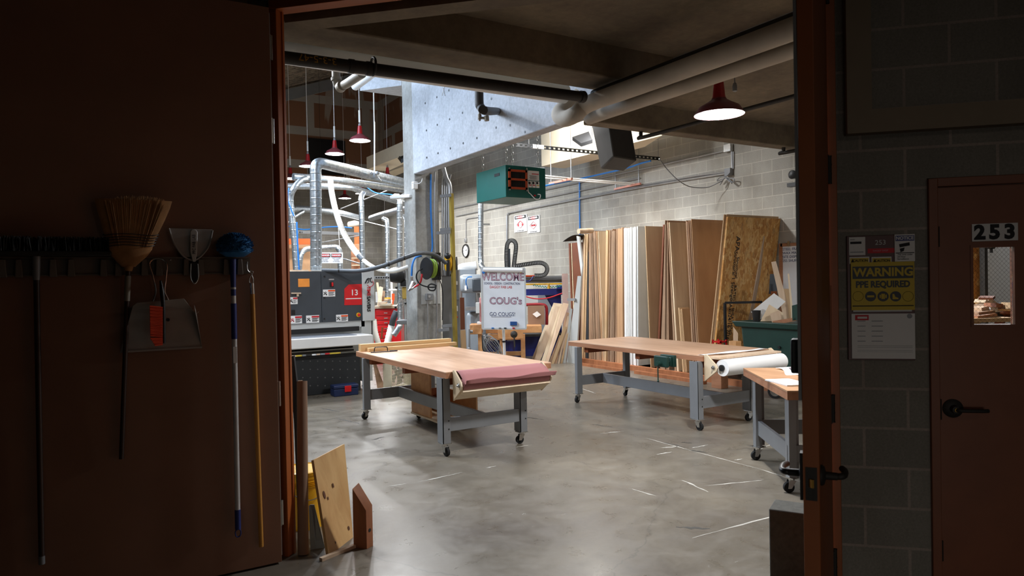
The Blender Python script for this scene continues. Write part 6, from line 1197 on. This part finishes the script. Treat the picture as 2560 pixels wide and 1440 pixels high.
part('binding', M().cyl(LP(320, 666, .06), LP(319, 678, .06), .024, .018, n=16), straw, cbm); part('handle', M().cyl(LP(319, 678, .055), LP(303, 1144, .03), .0125, n=14), MT['darkbrown'], cbm); part('taped_grip', M().cyl(LP(318.5, 690, .055), LP(316, 752, .052), .015, n=14), MT['pvc'], cbm)
# metal dustpan with wire handle
dp_ = thing('metal_dustpan', 'galvanised metal dustpan with a bent wire handle on the door leaf', 'dustpan', LP(400, 870, .03)); tin = plain('dull_tinplate', '#a39d95', .5, .0, .15, 5)
o1 = [(322, 772), (352, 767), (420, 764), (455, 765), (478, 772), (490, 784), (503, 868), (300, 880)]
m = M(); m.prism([LP(x, y, .025) for x, y in o1], (0, .002, 0)); part('pan', m, tin, dp_)
part('hood', M().prism([LP(322, 772, .027), LP(340, 757, .09), LP(455, 747, .09), LP(478, 772, .027)], (0, .0015, .002)), tin, dp_); part('side_wall', M().prism([LP(300, 880, .026), LP(322, 772, .026), LP(330, 765, .085)], (.0015, 0, 0)), tin, dp_); part('side_wall', M().prism([LP(503, 868, .026), LP(490, 784, .026), LP(480, 762, .085)], (.0015, 0, 0)), tin, dp_)
part('front_lip', M().bar(LP(300, 879, .03), LP(503, 867, .03), .008, .01), tin, dp_); part('rivet_hole', M().lathe(LP(419, 799, .028), [(.009, 0), (.007, .003), (0, .003)], 12, (0, -1, 0)), MT['darkiron'], dp_)
part('wire_handle', M().tube([LP(377, 760, .06), LP(383, 745, .06), LP(387, 725, .06), LP(380, 690, .055), LP(372, 662, .05), LP(379, 651, .045), LP(393, 647, .045), LP(407, 651, .045), LP(415, 664, .05), LP(412, 700, .055), LP(409, 728, .06), LP(416, 745, .06), LP(422, 760, .06)], .0045, 8), MT['chrome'], dp_)
for k in range(5): a = LP(458 + k * 7, 766 + k * k * 1.5, .03); b = LP(461 + k * 8, 748 + k * k * 1.9, .06); part('wire_prong', M().cyl(a, b, .0012, n=5), MT['chrome'], dp_)
# orange hand brush
hb = thing('hand_brush', 'black counter brush with bright orange bristles over the metal dustpan', 'brush', LP(403, 850, .1)); part('brush_handle', M().tube([LP(398, 702, .08), LP(401, 730, .095), LP(404, 770, .10), LP(405, 855, .10)], .010, 10, 4, radii=[.006, .012, .010, .010]), MT['black'], hb)
m = M()
for r_ in range(24):
    for c_ in range(4):
        y = 767 + r_ * 3.9; d = .085 + c_ * .008; m.cyl(LP(402, y + 1, d), LP(371 - .2 * c_ + (r_ / 24) * 2 + (0 if r_ < 20 else (r_ - 19) * 2.5), y - 2 + random.uniform(-1, 1) + (4 if r_ > 18 else 0), d + .004), .0045, .0055, n=5)
part('orange_bristles', m, plain('orange_bristle', '#e0461c', .7), hb)['kind'] = 'stuff'
# white dustpan with lettering
wd_ = thing('white_dustpan', 'small pale plastic dustpan with hand lettering on its handle', 'dustpan', LP(483, 640, .04)); pk_ = plain('pale_grey_plastic', '#a9a7a3', .5)
m = M(); m.prism([LP(x, y, .03) for x, y in [(421, 571), (529, 575), (527, 592), (521, 612), (508, 633), (490, 648), (476, 650), (458, 642), (440, 620), (429, 598)]], (0, .006, 0)); part('pan', m, pk_, wd_, bev=.002); m = M()
m.tube([LP(x, y, .037) for x, y in [(421, 572), (429, 598), (440, 620), (458, 642), (476, 651), (490, 649), (508, 633), (521, 612), (529, 577)]], .005, 6, 3); part('rim', m, pk_, wd_)
hd2 = part('handle', M().prism([LP(x, y, .052) for x, y in [(473, 580), (477, 575), (486, 575), (491, 581), (490, 630), (486, 655), (479, 655), (473, 630)]], (0, .014, 0)), MT['ltgrey'], wd_, bev=.003); part('grip', M().prism([LP(x, y, .05) for x, y in [(474, 656), (491, 656), (492, 695), (488, 704), (482, 707), (476, 702), (473, 690)]], (0, .016, 0)), MT['black'], wd_, bev=.003)
text('lettering', 'PFC FAB LAB', LP(482, 612, .0545), (0, 0, 1), (-1, 0, 0), .024, MT['ink'], hd2, xs=.8)
m = M(); m.tube([LP(474, 660, .055), LP(473, 690, .055), LP(477, 704, .055), LP(483, 709, .055), LP(489, 704, .055), LP(493, 690, .055), LP(491, 660, .055)], .003, 6, 3); part('grip_edge', m, MT['chrome'], wd_)
# blue duster on an extension pole
bd = thing('blue_duster', 'fluffy blue duster head on a blue and white extension pole', 'duster', LP(590, 1330, .05)); c = LP(582, 618, .07); fz_ = plain('blue_duster_fibre', '#1c5f93', .9, 0, .3, 30)
m = M(); m.lathe(c - V((0, 0, .03)), [(.0, -.03), (.05, -.028), (.085, -.005), (.092, .03), (.08, .068), (.05, .09), (0, .098)], 20); part('duster_core', m, fz_, bd); m = M()
for i in range(1100):
    t1 = random.uniform(0, 6.283); t2 = random.uniform(-.35, 1.45); n_ = V((math.cos(t1) * math.cos(t2), math.sin(t1) * math.cos(t2), math.sin(t2))); p = c + V((n_.x * .082, n_.y * .082, n_.z * .062)); m.cyl(p, p + n_ * .016 + V((random.uniform(-.006, .006), 0, random.uniform(-.006, .006))), .003, .0018, n=4, cap=False)
part('duster_fibres', m, fz_, bd)['kind'] = 'stuff'
blu = plain('blue_pole_grip', '#1c2c6e', .45); wh = plain('white_pole', '#c4c2c0', .4); P_ = lambda y: LP(578 + (y - 650) * .0195, y, .05)
part('neck', M().cyl(P_(648), P_(718), .018, .014, n=14), blu, bd)
for y0, y1, mt, r_ in ((718, 723, wh, .0145), (723, 739, blu, .014), (739, 758, wh, .0135), (758, 846, blu, .016), (846, 1268, wh, .0145), (1268, 1316, blu, .0165)): part('pole_section', M().cyl(P_(y0), P_(y1), r_, n=16), mt, bd)
m = M(); p = P_(1316); m.tube([p, p + V((.014, 0, -.012)), p + V((.012, 0, -.038)), p + V((0, 0, -.046)), p + V((-.012, 0, -.038)), p + V((-.014, 0, -.012)), p], .004, 6, 4); part('hang_loop', m, blu, bd); p = P_(890); part('pole_label', M().box(p.x - .010, p.x + .010, LY - .0675, LY - .0635, P_(905).z, P_(865).z), MT['paper'], bd)
# wooden pole with a wire clip
wp = thing('wooden_pole', 'honey-coloured wooden pole with a wire clip, rightmost on the door leaf', 'pole', LP(650, 1362, .03)); honey = wood('honey_pole_wood', '#b37a30', '#cf9440', .4, (1, 1, .1), 12, .02)
part('pole', M().cyl(LP(628, 735, .03), LP(651, 1363, .025), .0135, n=16), honey, wp); part('ferrule', M().cyl(LP(626.5, 708, .03), LP(628, 735, .03), .0135, n=16), MT['chrome'], wp); part('wire_clip', M().tube([LP(627, 710, .03), LP(621, 706, .03), LP(622, 694, .03), LP(627, 685, .03), LP(622, 680, .03), LP(624, 677, .03), LP(630, 680, .03), LP(627, 687, .03), LP(630, 697, .03), LP(630, 706, .03), LP(627, 710, .03)], .0028, 6, 3), MT['chrome'], wp)
# ============================== notice board right of the doorway
def TS(x, y, s=3.85): p = PS(x, y, s); return ((p.x - p.y) / 2 ** .5, p.z)
nb = thing('notice_board', 'dark brown notice board with PPE warning and room 253 plate', 'notice board', T(.96, 3.84, 1.25)); t0, z1 = TS(2115, 591); t1, z0 = TS(2286, 900)
part('backboard', dbox(M(), t0, t1, 3.835, 3.85, z0, z1), MT['darkplate'], nb, bev=.002)
def card(nm, x1, y1, x2, y2, mt, s=3.83, parent=None, th=.002): a, zt_ = TS(x1, y1); b, zz_ = TS(x2, y2); return part(nm, dbox(M(), a, b, s, s + th, zz_, zt_), MT[mt] if isinstance(mt, str) else mt, parent or nb)
def ctext(s, x, y, size, mt, parent, sp=3.829, xs=1.0, align='CENTER', off=0): t_, z_ = TS(x, y); return text('lettering', s, T(t_, sp, z_), E45, (0, 0, 1), size, MT[mt] if isinstance(mt, str) else mt, parent, align=align, off=off, xs=xs)
def lines(x1, x2, ys, h, parent, s=3.829, mt='greysteel'):
    m = M()
    for y in ys: a, za = TS(x1, y); b, zb_ = TS(x2, y + h); dbox(m, a, b, s - .0006, s, zb_, za)
    return part('printed_lines', m, MT[mt], parent)
o = card('white_card', 2120, 594, 2161, 638, 'paper'); lines(2123, 2134, [599], 1.5, o); lines(2123, 2151, [605], 5, o, mt='ink'); lines(2123, 2156, [630], 1.5, o)
ctext('253', 2199, 607, .034, 'ltgrey', nb, 3.834); o = card('red_strip', 2167, 622, 2234, 632, 'redmatte', 3.834, th=.0015); ctext('DAGGY SHOP', 2199, 627, .011, 'inkpink', o, 3.833)
o = card('camera_notice', 2233, 587, 2284, 653, 'paper', 3.828); hdn = card('notice_header', 2235, 590, 2282, 602, 'navy', 3.8265, o, .001); ctext('NOTICE', 2258, 596, .023, 'paper', hdn, 3.826, .95, off=.0006)
ic = M(); q = lambda x, y: (lambda v: T(v[0], 3.8265, v[1]))(TS(x, y)); ic.prism([q(2244, 611), q(2270, 606), q(2271, 614), q(2246, 619)], -N45 * .001); ic.prism([q(2246, 622), q(2258, 619), q(2256, 628), q(2248, 631)], -N45 * .001); part('camera_symbol', ic, MT['ink'], o); lines(2236, 2282, [632], .8, o, 3.8275, 'ink'); ctext('This area under', 2240, 637, .012, 'ink', o, 3.8272, .9, 'LEFT'); ctext('24 Hour', 2240, 642.5, .012, 'ink', o, 3.8272, .9, 'LEFT'); ctext('Surveillance', 2240, 648, .012, 'ink', o, 3.8272, .9, 'LEFT')
for x in (2121, 2176): o = card('caution_label', x, 643, x + 50, 659, 'paper'); y_ = card('yellow_band', x + 2, 646, x + 48, 659, 'yellowpaint', 3.8285, o, .001); ctext('CAUTION', x + 27, 652, .018, 'ink', y_, 3.8275, .85, off=.0004); tq = M(); tq.prism([q(x + 4, 656), q(x + 12, 656), q(x + 8, 647)], -N45 * .0008); part('triangle_symbol', tq, MT['ink'], y_)
o = card('warning_sign', 2124, 657, 2283, 774, 'yellowpaint', 3.824); card('metal_edge', 2130, 772, 2276, 778, 'ltgrey', 3.826, o); bk = card('dark_band', 2128, 667, 2279, 695, 'darkpanel', 3.8232, o, .001); ctext('WARNING', 2204, 681, .058, 'yellowpaint', bk, 3.8225, .96, off=.002); ctext('PPE REQUIRED', 2203, 711, .044, 'darkpanel', o, 3.8232, .86, off=.0019); lines(2128, 2280, [763.5], 1, o, 3.8236, 'ink')
for i, x in enumerate((2142, 2173, 2204, 2235, 2266)):
    t_, z_ = TS(x, 740.5); c = T(t_, 3.8235, z_); m = M()
    if i in (0, 4): m.tube([c + E45 * math.cos(k * .3142) * .0245 + V((0, 0, math.sin(k * .3142) * .0245)) for k in range(21)], .0008, 5, 1); part('empty_ring', m, MT['ink'], o)
    else:
        m.lathe(c, [(0, 0), (.0255, 0), (.0255, .0008), (0, .0008)], 28, N45); r_ = part('round_symbol', m, MT['darkpanel'], o); m = M(); b_ = c + N45 * .0012
        if i == 1: m.obox(b_ - E45 * .008, E45 * .008, V((0, 0, .005)), N45 * .0003); m.obox(b_ + E45 * .008, E45 * .008, V((0, 0, .005)), N45 * .0003)
        elif i == 2: m.obox(b_, E45 * .008, V((0, 0, .013)), N45 * .0003); m.obox(b_ - E45 * .013, E45 * .003, V((0, 0, .008)), N45 * .0003); m.obox(b_ + E45 * .013, E45 * .003, V((0, 0, .008)), N45 * .0003)
        else: m.prism([b_ + E45 * u_ + V((0, 0, v_)) for u_, v_ in ((-.014, .012), (-.006, .012), (-.002, -.002), (.012, -.008), (.013, -.014), (-.014, -.014))], N45 * .0003)
        part('pictogram', m, MT['yellowpaint'], r_)
o = card('paper_notice', 2126, 784, 2285, 896, 'paper', 3.828); r_ = card('red_logo', 2135, 787, 2169, 800, 'redmatte', 3.8275, o, .0006); card('logo_inset', 2141, 791, 2165, 796, 'paper', 3.8268, r_, .0006)
lines(2141, 2161, [801, 813.5, 826, 838.5, 851], 2, o, 3.8276); lines(2176, 2204, [801, 813.5, 826, 838.5, 851], 2, o, 3.8276); lines(2141, 2278, [863, 867, 874, 878], 1.2, o, 3.8276)
t_, z_ = TS(2276, 787); part('round_stamp', M().lathe(T(t_ - .01, 3.8276, z_ - .005), [(0, 0), (.012, 0), (.012, .0004)], 16, N45), MT['greysteel'], o)
# ============================== leaning pieces by the left jamb
def VZ(P, y_): D_ = (P - CAM).dot(-_fwdneg) if False else 0
FW = R3 @ V((0, 0, -1))
def topz(P, x, y): return W(x, y, (V((P.x, P.y, EYE)) - CAM).dot(FW)).z
bp = FL(772, 1322); bk_ = thing('yellow_bucket', 'yellow lidded bucket behind the cardboard tube by the left jamb', 'bucket', bp + V((0, .09, 0))); c = bp + V((.0, .09, 0)); hb_ = topz(c, 768, 1172)
part('bucket_body', M().lathe(c, [(0, 0), (.125, 0), (.145, hb_ - .05), (.15, hb_ - .045), (.15, hb_ - .03), (.148, hb_ - .03), (.148, hb_ - .012)], 36), MT['yellow'], bk_); part('lid', M().lathe(c, [(.154, hb_ - .02), (.156, hb_), (.145, hb_ + .004), (.138, hb_ - .003), (0, hb_ - .002)], 36), MT['yellow'], bk_)
for k in range(4): part('rib', M().lathe(c, [(.1445, hb_ - .06 - k * .012), (.152, hb_ - .062 - k * .012), (.1445, hb_ - .066 - k * .012)], 36), MT['yellow'], bk_)
m = M(); m.tube([c + V((-.15, 0, hb_ - .05)), c + V((-.1, -.13, hb_ - .14)), c + V((.0, -.165, hb_ - .18)), c + V((.1, -.13, hb_ - .14)), c + V((.15, 0, hb_ - .05))], .003, 6); part('wire_handle', m, MT['greysteel'], bk_)
tb = FL(758, 1386); tt = W(755, 953, 4.52); m = M(); m.cyl(tb + V((0, 0, .0)), tt, .033, n=28, cap=False); m.cyl(tb, tt, .029, n=28, cap=False); d_ = (tt - tb).normalized()
vs_ = [tt + (d_.cross(V((1, 0, 0))).normalized() * math.cos(k * math.pi / 14) + d_.cross(d_.cross(V((1, 0, 0)))).normalized() * math.sin(k * math.pi / 14)) * r for r in (.033, .029) for k in range(28)]; m.add(vs_, [(k, (k + 1) % 28, 28 + (k + 1) % 28, 28 + k) for k in range(28)]); solo('cardboard_tube', m, MT['cardboard'], 'tall cardboard tube leaning beside the orange door jamb', 'tube')
b0 = FL(752, 1340); m = M().prism([W(722, 893, 4.52), W(734, 889, 4.54), W(747, 1000, 4.55), W(758, 1340, 4.56), W(746, 1340, 4.55), W(735, 1060, 4.54)], (.012, .012, 0)); solo('dark_metal_blade', m, MT['darkpanel'], 'long dark grey metal piece leaning behind the cardboard tube', 'metal piece')
m = M(); m.bar(W(748, 951, 4.72), W(756, 1120, 4.68), .04, .02, (0, 1, 0)); solo('pale_stick', m, MT['palewood'], 'pale stick of which the tip shows beside the cardboard tube', 'stick')
m = M(); a = FL(790, 1372); m.prism([a, a + V((.05, -.015, 0)), W(785, 1262, 4.45), W(775, 1262, 4.47)], (.004, .004, 0)); m.prism([FL(776, 1375), a, W(775, 1262, 4.47), W(772, 1265, 4.5)], (.004, .004, 0)); solo('metal_angle', m, MT['machgrey'], 'short grey metal angle standing between tube and knotty plywood', 'metal angle')
A_, B_ = FL(822, 1391), FL(883, 1343); C_ = W(861, 1110, 4.80); D_ = W(784, 1150, 4.45); n_ = (B_ - A_).cross(D_ - A_).normalized(); n_ = n_ if n_.dot(ray(800, 1200)) > 0 else -n_
ply = solo('knotty_plywood', M().prism([A_, B_, C_, D_], n_ * .018), MT['pinex'] if 'pinex' in MT else MT['pineplain'] if 'pineplain' in MT else wood('golden_pine_veneer', '#b98a50', '#d8b076', .5, (1, 1, .15), 9, .02), 'knotty golden plywood offcut leaning against the yellow bucket', 'plywood')
kn_ = plain('wood_knot', '#5c3216', .6)
for fx, fy, rw, rh in ((.16, .60, .012, .026), (.48, .64, .008, .016), (.26, .545, .006, .011), (.30, .08, .006, .009), (.86, .12, .010, .014)):
    bl = A_.lerp(B_, fx); tl = D_.lerp(C_, fx); c = bl.lerp(tl, fy) - n_ * .0006; ux = (B_ - A_).normalized(); uy = n_.cross(ux).normalized(); m = M(); k_ = [c + ux * rw * math.cos(k * .5236) + uy * rh * math.sin(k * .5236) for k in range(12)]; m.prism(k_, -n_ * .0006); part('knot', m, kn_, ply)
A_, B_, C_ = FL(884, 1369), FL(917, 1373), FL(933, 1365); D_ = A_ + (C_ - B_); zA, zB, zC, zD = topz(A_, 882, 1224), topz(B_, 917, 1279), topz(C_, 932, 1264), topz(D_, 899, 1208); up = lambda p, z: V((p.x, p.y, z))
bl_ = solo('timber_offcut', M().hexa([A_, B_, C_, D_], [up(A_, zA), up(B_, zB), up(C_, zC), up(D_, zD)]), MT['redwood'], 'reddish timber offcut with slanted top and a drilled hole', 'timber', bev=.0015); nn_ = (C_ - B_).cross(V((0, 0, 1))).normalized(); nn_ = nn_ if nn_.dot(ray(920, 1300)) < 0 else -nn_
c = B_.lerp(C_, .5); c.z = topz(c, 925, 1328); m = M(); m.lathe(c + nn_ * .0006, [(0, 0), (.012, 0), (.012, .0005)], 16, nn_); part('drilled_hole', m, MT['black'], bl_)
m = M(); m.bar(FL(802, 1403) + V((0, 0, .010)), FL(884, 1366) + V((0, -.02, .010)), .028, .02); solo('thin_batten', m, MT['palewood'], 'thin batten lying on the floor in front of the plywood', 'batten')
# ============================== cinder block by the right leaf
q0 = FL(1922, 1272, .4); q1 = FL(1940, 1250, .4); q2 = FL(2008, 1284, .4); u_ = (q2 - q0).normalized(); w_ = V((-u_.y, u_.x, 0)); w_ = w_ if w_.dot(V((.5, .85, 0))) > 0 else -w_
m = M(); b0 = V((q0.x, q0.y, 0)); m.hexa([b0, b0 + u_ * .19, b0 + u_ * .19 + w_ * .19, b0 + w_ * .19], [b0 + V((0, 0, .4)), b0 + u_ * .19 + V((0, 0, .4)), b0 + u_ * .19 + w_ * .19 + V((0, 0, .4)), b0 + w_ * .19 + V((0, 0, .4))]); solo('cinder_block', m, MT['cmu'], 'dark grey cinder block standing beside the open right door', 'block', bev=.006)
# ============================== drain and insulated pipes under the ceiling
def vp(pts, r, name, lb, mt, n=18, sub=4, cat='pipe'): return solo(name, M().tube(pts, r, n, sub), MT[mt], lb, cat)
YP = 4.30; zP = 3.10
pa = [FL(700, 142, 3.2), FL(905, 168, 3.2), FL(1150, 203, 3.2), FL(1462, 243, 3.2)]; RP = .043
o = vp([pa[0], pa[3]], RP, 'drain_pipe', 'dark cast iron drain pipe crossing the opening below the concrete beam', 'darkiron', sub=1)
for x, r_ in ((878, .050), (922, .050), (1455, .05)): c = FL(x, 141 + (x - 690) * .132, 3.2); d_ = (pa[3] - pa[0]).normalized(); part('pipe_collar', M().cyl(c - d_ * .018, c + d_ * .018, r_, n=22), MT['darkiron'], o)
part('coupling', M().cyl(FL(880, 166, 3.2), FL(920, 171, 3.2), .045, n=22), MT['darkiron'], o); c = FL(933, 173, 3.2); m = M(); d_ = (pa[3] - pa[0]).normalized(); m.tube([c + (V((0, 0, 1)) * math.sin(k * .3927) + d_.cross(V((0, 0, 1))) * math.cos(k * .3927)) * .062 + V((0, 0, .02)) for k in range(17)], .009, 6, 1); part('hanger_ring', m, MT['darkiron'], o)
bp2 = [FL(700, 124, 3.34), FL(1100, 176, 3.34), FL(1420, 232, 3.34)]; bp2[2].y = bp2[1].y = bp2[0].y = 5.12; vp(bp2, .085, 'insulated_pipe', 'pale pipe just behind and above the long dark drain pipe', 'white', 20, 1)
text('paint_marks', '3-3-5-47', FL(790, 152, 3.2) + V((0, -.0445, .0)), -d_, (0, -.3, -1), .075, plain('yellow_paint_mark', '#a8812a', .7), o)
a = W(840, 176, 6.6); o2 = vp([W(840, 150, 6.6), W(841, 200, 6.6), W(848, 214, 6.6), W(862, 212, 6.5), W(905, 184, 6.0)], .040, 'drain_elbow', 'dusty grey drain elbow hanging behind the long pipe at the left', 'pvc'); part('pipe_collar', M().cyl(W(840, 194, 6.6), W(841, 201, 6.6), .048, n=20), MT['pvc'], o2); part('pipe_collar', M().cyl(W(850, 219, 6.58), W(856, 213, 6.52), .049, n=20), MT['pvc'], o2)
o3 = vp([W(888, 216, 11.2), W(920, 192, 10.6), W(960, 160, 9.8)], .065, 'white_pipe', 'bright white capped pipe slanting up before the concrete landing', 'white'); 
o4 = vp([W(1198, 150, 7.2), W(1198, 250, 7.2), W(1202, 268, 7.2), W(1214, 277, 7.25), PX(1243, 278, 4.49)], .045, 'black_pipe_elbow', 'black pipe elbow with a small valve on the blue-grey concrete wall', 'darkiron'); m = M(); m.cyl(W(1199, 272, 7.2), W(1199, 302, 7.2), .011, n=10); m.cyl(W(1197, 294, 7.2), W(1217, 296, 7.2), .013, n=10); m.cyl(W(1216, 290, 7.2), W(1217, 302, 7.2), .026, .026, n=12); m.cyl(W(1199, 286, 7.2), W(1199, 298, 7.2), .02, n=10); part('drain_valve', m, MT['pvc'], o4)
xp = 3.40
def ln(xa, ya, xb, yb, z): a, b = FL(xa, ya, z), FL(xb, yb, z); d = b - a; return a, b + d * .12
a, b = ln(1487, 238, 1985, 48, 3.29); a.x = b.x = (a.x + b.x) / 2; vp([a, b], .047, 'drain_pipe', 'dark drain pipe running above the two pale insulated pipes', 'darkiron', sub=1)
e1 = FL(1430, 265, 3.2); e2 = FL(1988, 84, 3.2); xm2 = (e1.x + e2.x) / 2; e1.x = e2.x = xm2; d_ = (e2 - e1); vp([W(1452, 236, 6.5), W(1436, 252, 6.5), W(1408, 272, 6.45), W(1398, 287, 6.4), W(1412, 297, 6.3), W(1440, 285, 6.15), e1 + d_ * .06 + V((0, 0, -.0)), e1 + d_ * .35, e2 + d_ * .1], .073, 'insulated_pipe', 'upper pale insulated pipe bending down at its far end', 'insul', 20)
e3 = FL(1500, 290, 3.17); e4 = FL(1988, 117, 3.17); xm3 = (e3.x + e4.x) / 2; e3.x = e4.x = xm3; d_ = e4 - e3; vp([e3 - d_ * .06, e4 + d_ * .1], .058, 'insulated_pipe', 'lower pale insulated pipe with torn jacket along the girder', 'insul', 20, 1)
# black gas pipes under the aisle beam
g1, g2 = FL(1607, 345, 3.28), FL(2010, 232, 3.28); g1.x = g2.x = (g1.x + g2.x) / 2; vp([g1 + V((0, .0, .10)), g1 + V((0, 0, .02)), g1 + V((0, -.04, 0)), g1.lerp(g2, .5), g2], .022, 'gas_pipe', 'thin black pipe passing behind the large pendant lamp', 'darkiron', 12, 3); g3 = FL(1944, 385, 3.28); g3.y = 6.0; vp([g3 + V((0, 0, .1)), g3 + V((0, 0, .02)), g3 + V((0, -.05, 0)), g3 + V((0, -1.5, 0))], .024, 'gas_pipe', 'short black pipe elbow at the right under the concrete beam', 'darkiron', 12, 3)
vp([FL(1100, 150, 3.6), FL(1233, 207, 3.6)], .006, 'loose_cable', 'thin dark cable under the slab behind the long drain pipe', 'black', 6, 1, 'cable') if False else None
l_ = solo('spare_lamp_socket', M().cyl(W(1836, 190, 6.2), W(1837, 208, 6.2), .006, n=6).lathe(W(1837, 222, 6.2), [(0, -.03), (.02, -.02), (.022, .02), (.014, .05), (0, .05)], 12), MT['greysteel'], 'small bare socket hanging behind the large pendant lamp', 'socket')
# ============================== scrap shelf seen through the door glass
SD = 5.2
a, b = W(2400, 0, SD), W(2570, 0, SD); ux = (W(2570, 796, SD) - W(2400, 796, SD)); ux.z = 0; ux.normalize(); wy = V((-ux.y, ux.x, 0)); wy = wy if wy.dot(V((.7, .5, 0))) > 0 else -wy
p = W(2400, 797, SD); sf = thing('scrap_shelf', 'wooden shelf heaped with scraps seen through the door glass', 'shelf', V((p.x, p.y, 0)) + ux * .4); L_ = .9
part('shelf_top', M().hexa([p - ux * .2 + V((0, 0, -.03)), p + ux * L_ + V((0, 0, -.03)), p + ux * L_ + wy * .6 + V((0, 0, -.03)), p - ux * .2 + wy * .6 + V((0, 0, -.03))], [p - ux * .2, p + ux * L_, p + ux * L_ + wy * .6, p - ux * .2 + wy * .6]), MT['fir'], sf)
for o_ in (-.15, .33, .85): q_ = p + ux * o_ + wy * .05; part('shelf_leg', M().bar(V((q_.x, q_.y, 0)), q_ - V((0, 0, .03)), .05, .05), MT['apron'], sf)
q_ = W(2478, 803, SD - .02); 
sc = [(2432, 792, 2480, 786, 'tableedge', 'lowest brown slat at the left of the scrap shelf'), (2434, 785, 2475, 780, 'plyedge', 'second slat up at the left of the scrap shelf'), (2440, 776, 2462, 770, 'palewood', 'pale slat third up on the scrap shelf'), (2445, 766, 2468, 760, 'plyedge', 'slanting brown offcut left on the scrap heap'), (2450, 752, 2470, 768, 'birch', 'pale stick slanting over the left of the scrap heap'), (2458, 748, 2478, 764, 'birch', 'second pale stick slanting on the scrap heap'), (2464, 747, 2470, 742, 'openbrown', 'small dark brown block on top of the scrap heap'), (2475, 762, 2492, 764, 'redwood', 'reddish offcut in the middle of the scrap heap'), (2462, 774, 2490, 772, 'white', 'white plate in the middle of the scrap heap'), (2482, 778, 2496, 790, 'black', 'black lump in the middle of the scrap heap'), (2492, 770, 2514, 762, 'darkpanel', 'dark panel right in the scrap heap'), (2494, 778, 2518, 790, 'palewood', 'pale board lying right on the scrap shelf'), (2512, 775, 2522, 758, 'birchtan', 'tan block standing right on the scrap heap'), (2516, 780, 2532, 788, 'redwood', 'reddish slat at the right end of the scrap shelf'), (2520, 770, 2530, 776, 'palewood', 'small pale block at the right end of the scrap heap')]
for i, (x1, y1, x2, y2, mt, lb) in enumerate(sc):
    D_ = SD + .08 + .05 * (i % 6); solo('wood_scrap', M().bar(W(x1, y1, D_), W(x2, y2, D_ + .02), .10, .018 + .012 * (i % 3)), MT[mt], lb, 'scrap')
q0 = W(2425, 560, 5.9); q1 = W(2455, 560, 5.95); solo('flake_board', M().prism([V((q0.x, q0.y, 0)) - ux * .4, V((q1.x, q1.y, 0)), V((q1.x, q1.y, 2.4)), V((q0.x, q0.y, 2.4)) - ux * .4], wy * .02), MT['osb'], 'flake board panel seen at the left in the door glass', 'panel')
q0 = W(2458, 560, 5.9); solo('dark_post', M().bar(V((q0.x, q0.y, 0)), V((q0.x, q0.y, 2.6)), .04, .05), MT['darkiron'], 'dark post seen in the door glass beside the flake board', 'post')
q0 = W(2464, 560, 6.3); q1 = W(2600, 560, 6.9); solo('pale_partition', M().prism([V((q0.x, q0.y, 0)), V((q1.x, q1.y, 0)), V((q1.x, q1.y, 2.6)), V((q0.x, q0.y, 2.6))], wy * .03), MT['board'], 'pale grey panel filling the view through the door glass', 'panel')
m = M(); m.cyl(W(2478, 618, 5.8), W(2478, 632, 5.8), .012, n=8); m.cyl(W(2470, 618, 5.8), W(2486, 618, 5.8), .014, n=8); solo('black_hook', m, MT['black'], 'small black hook at the top of the view through the glass', 'hook')
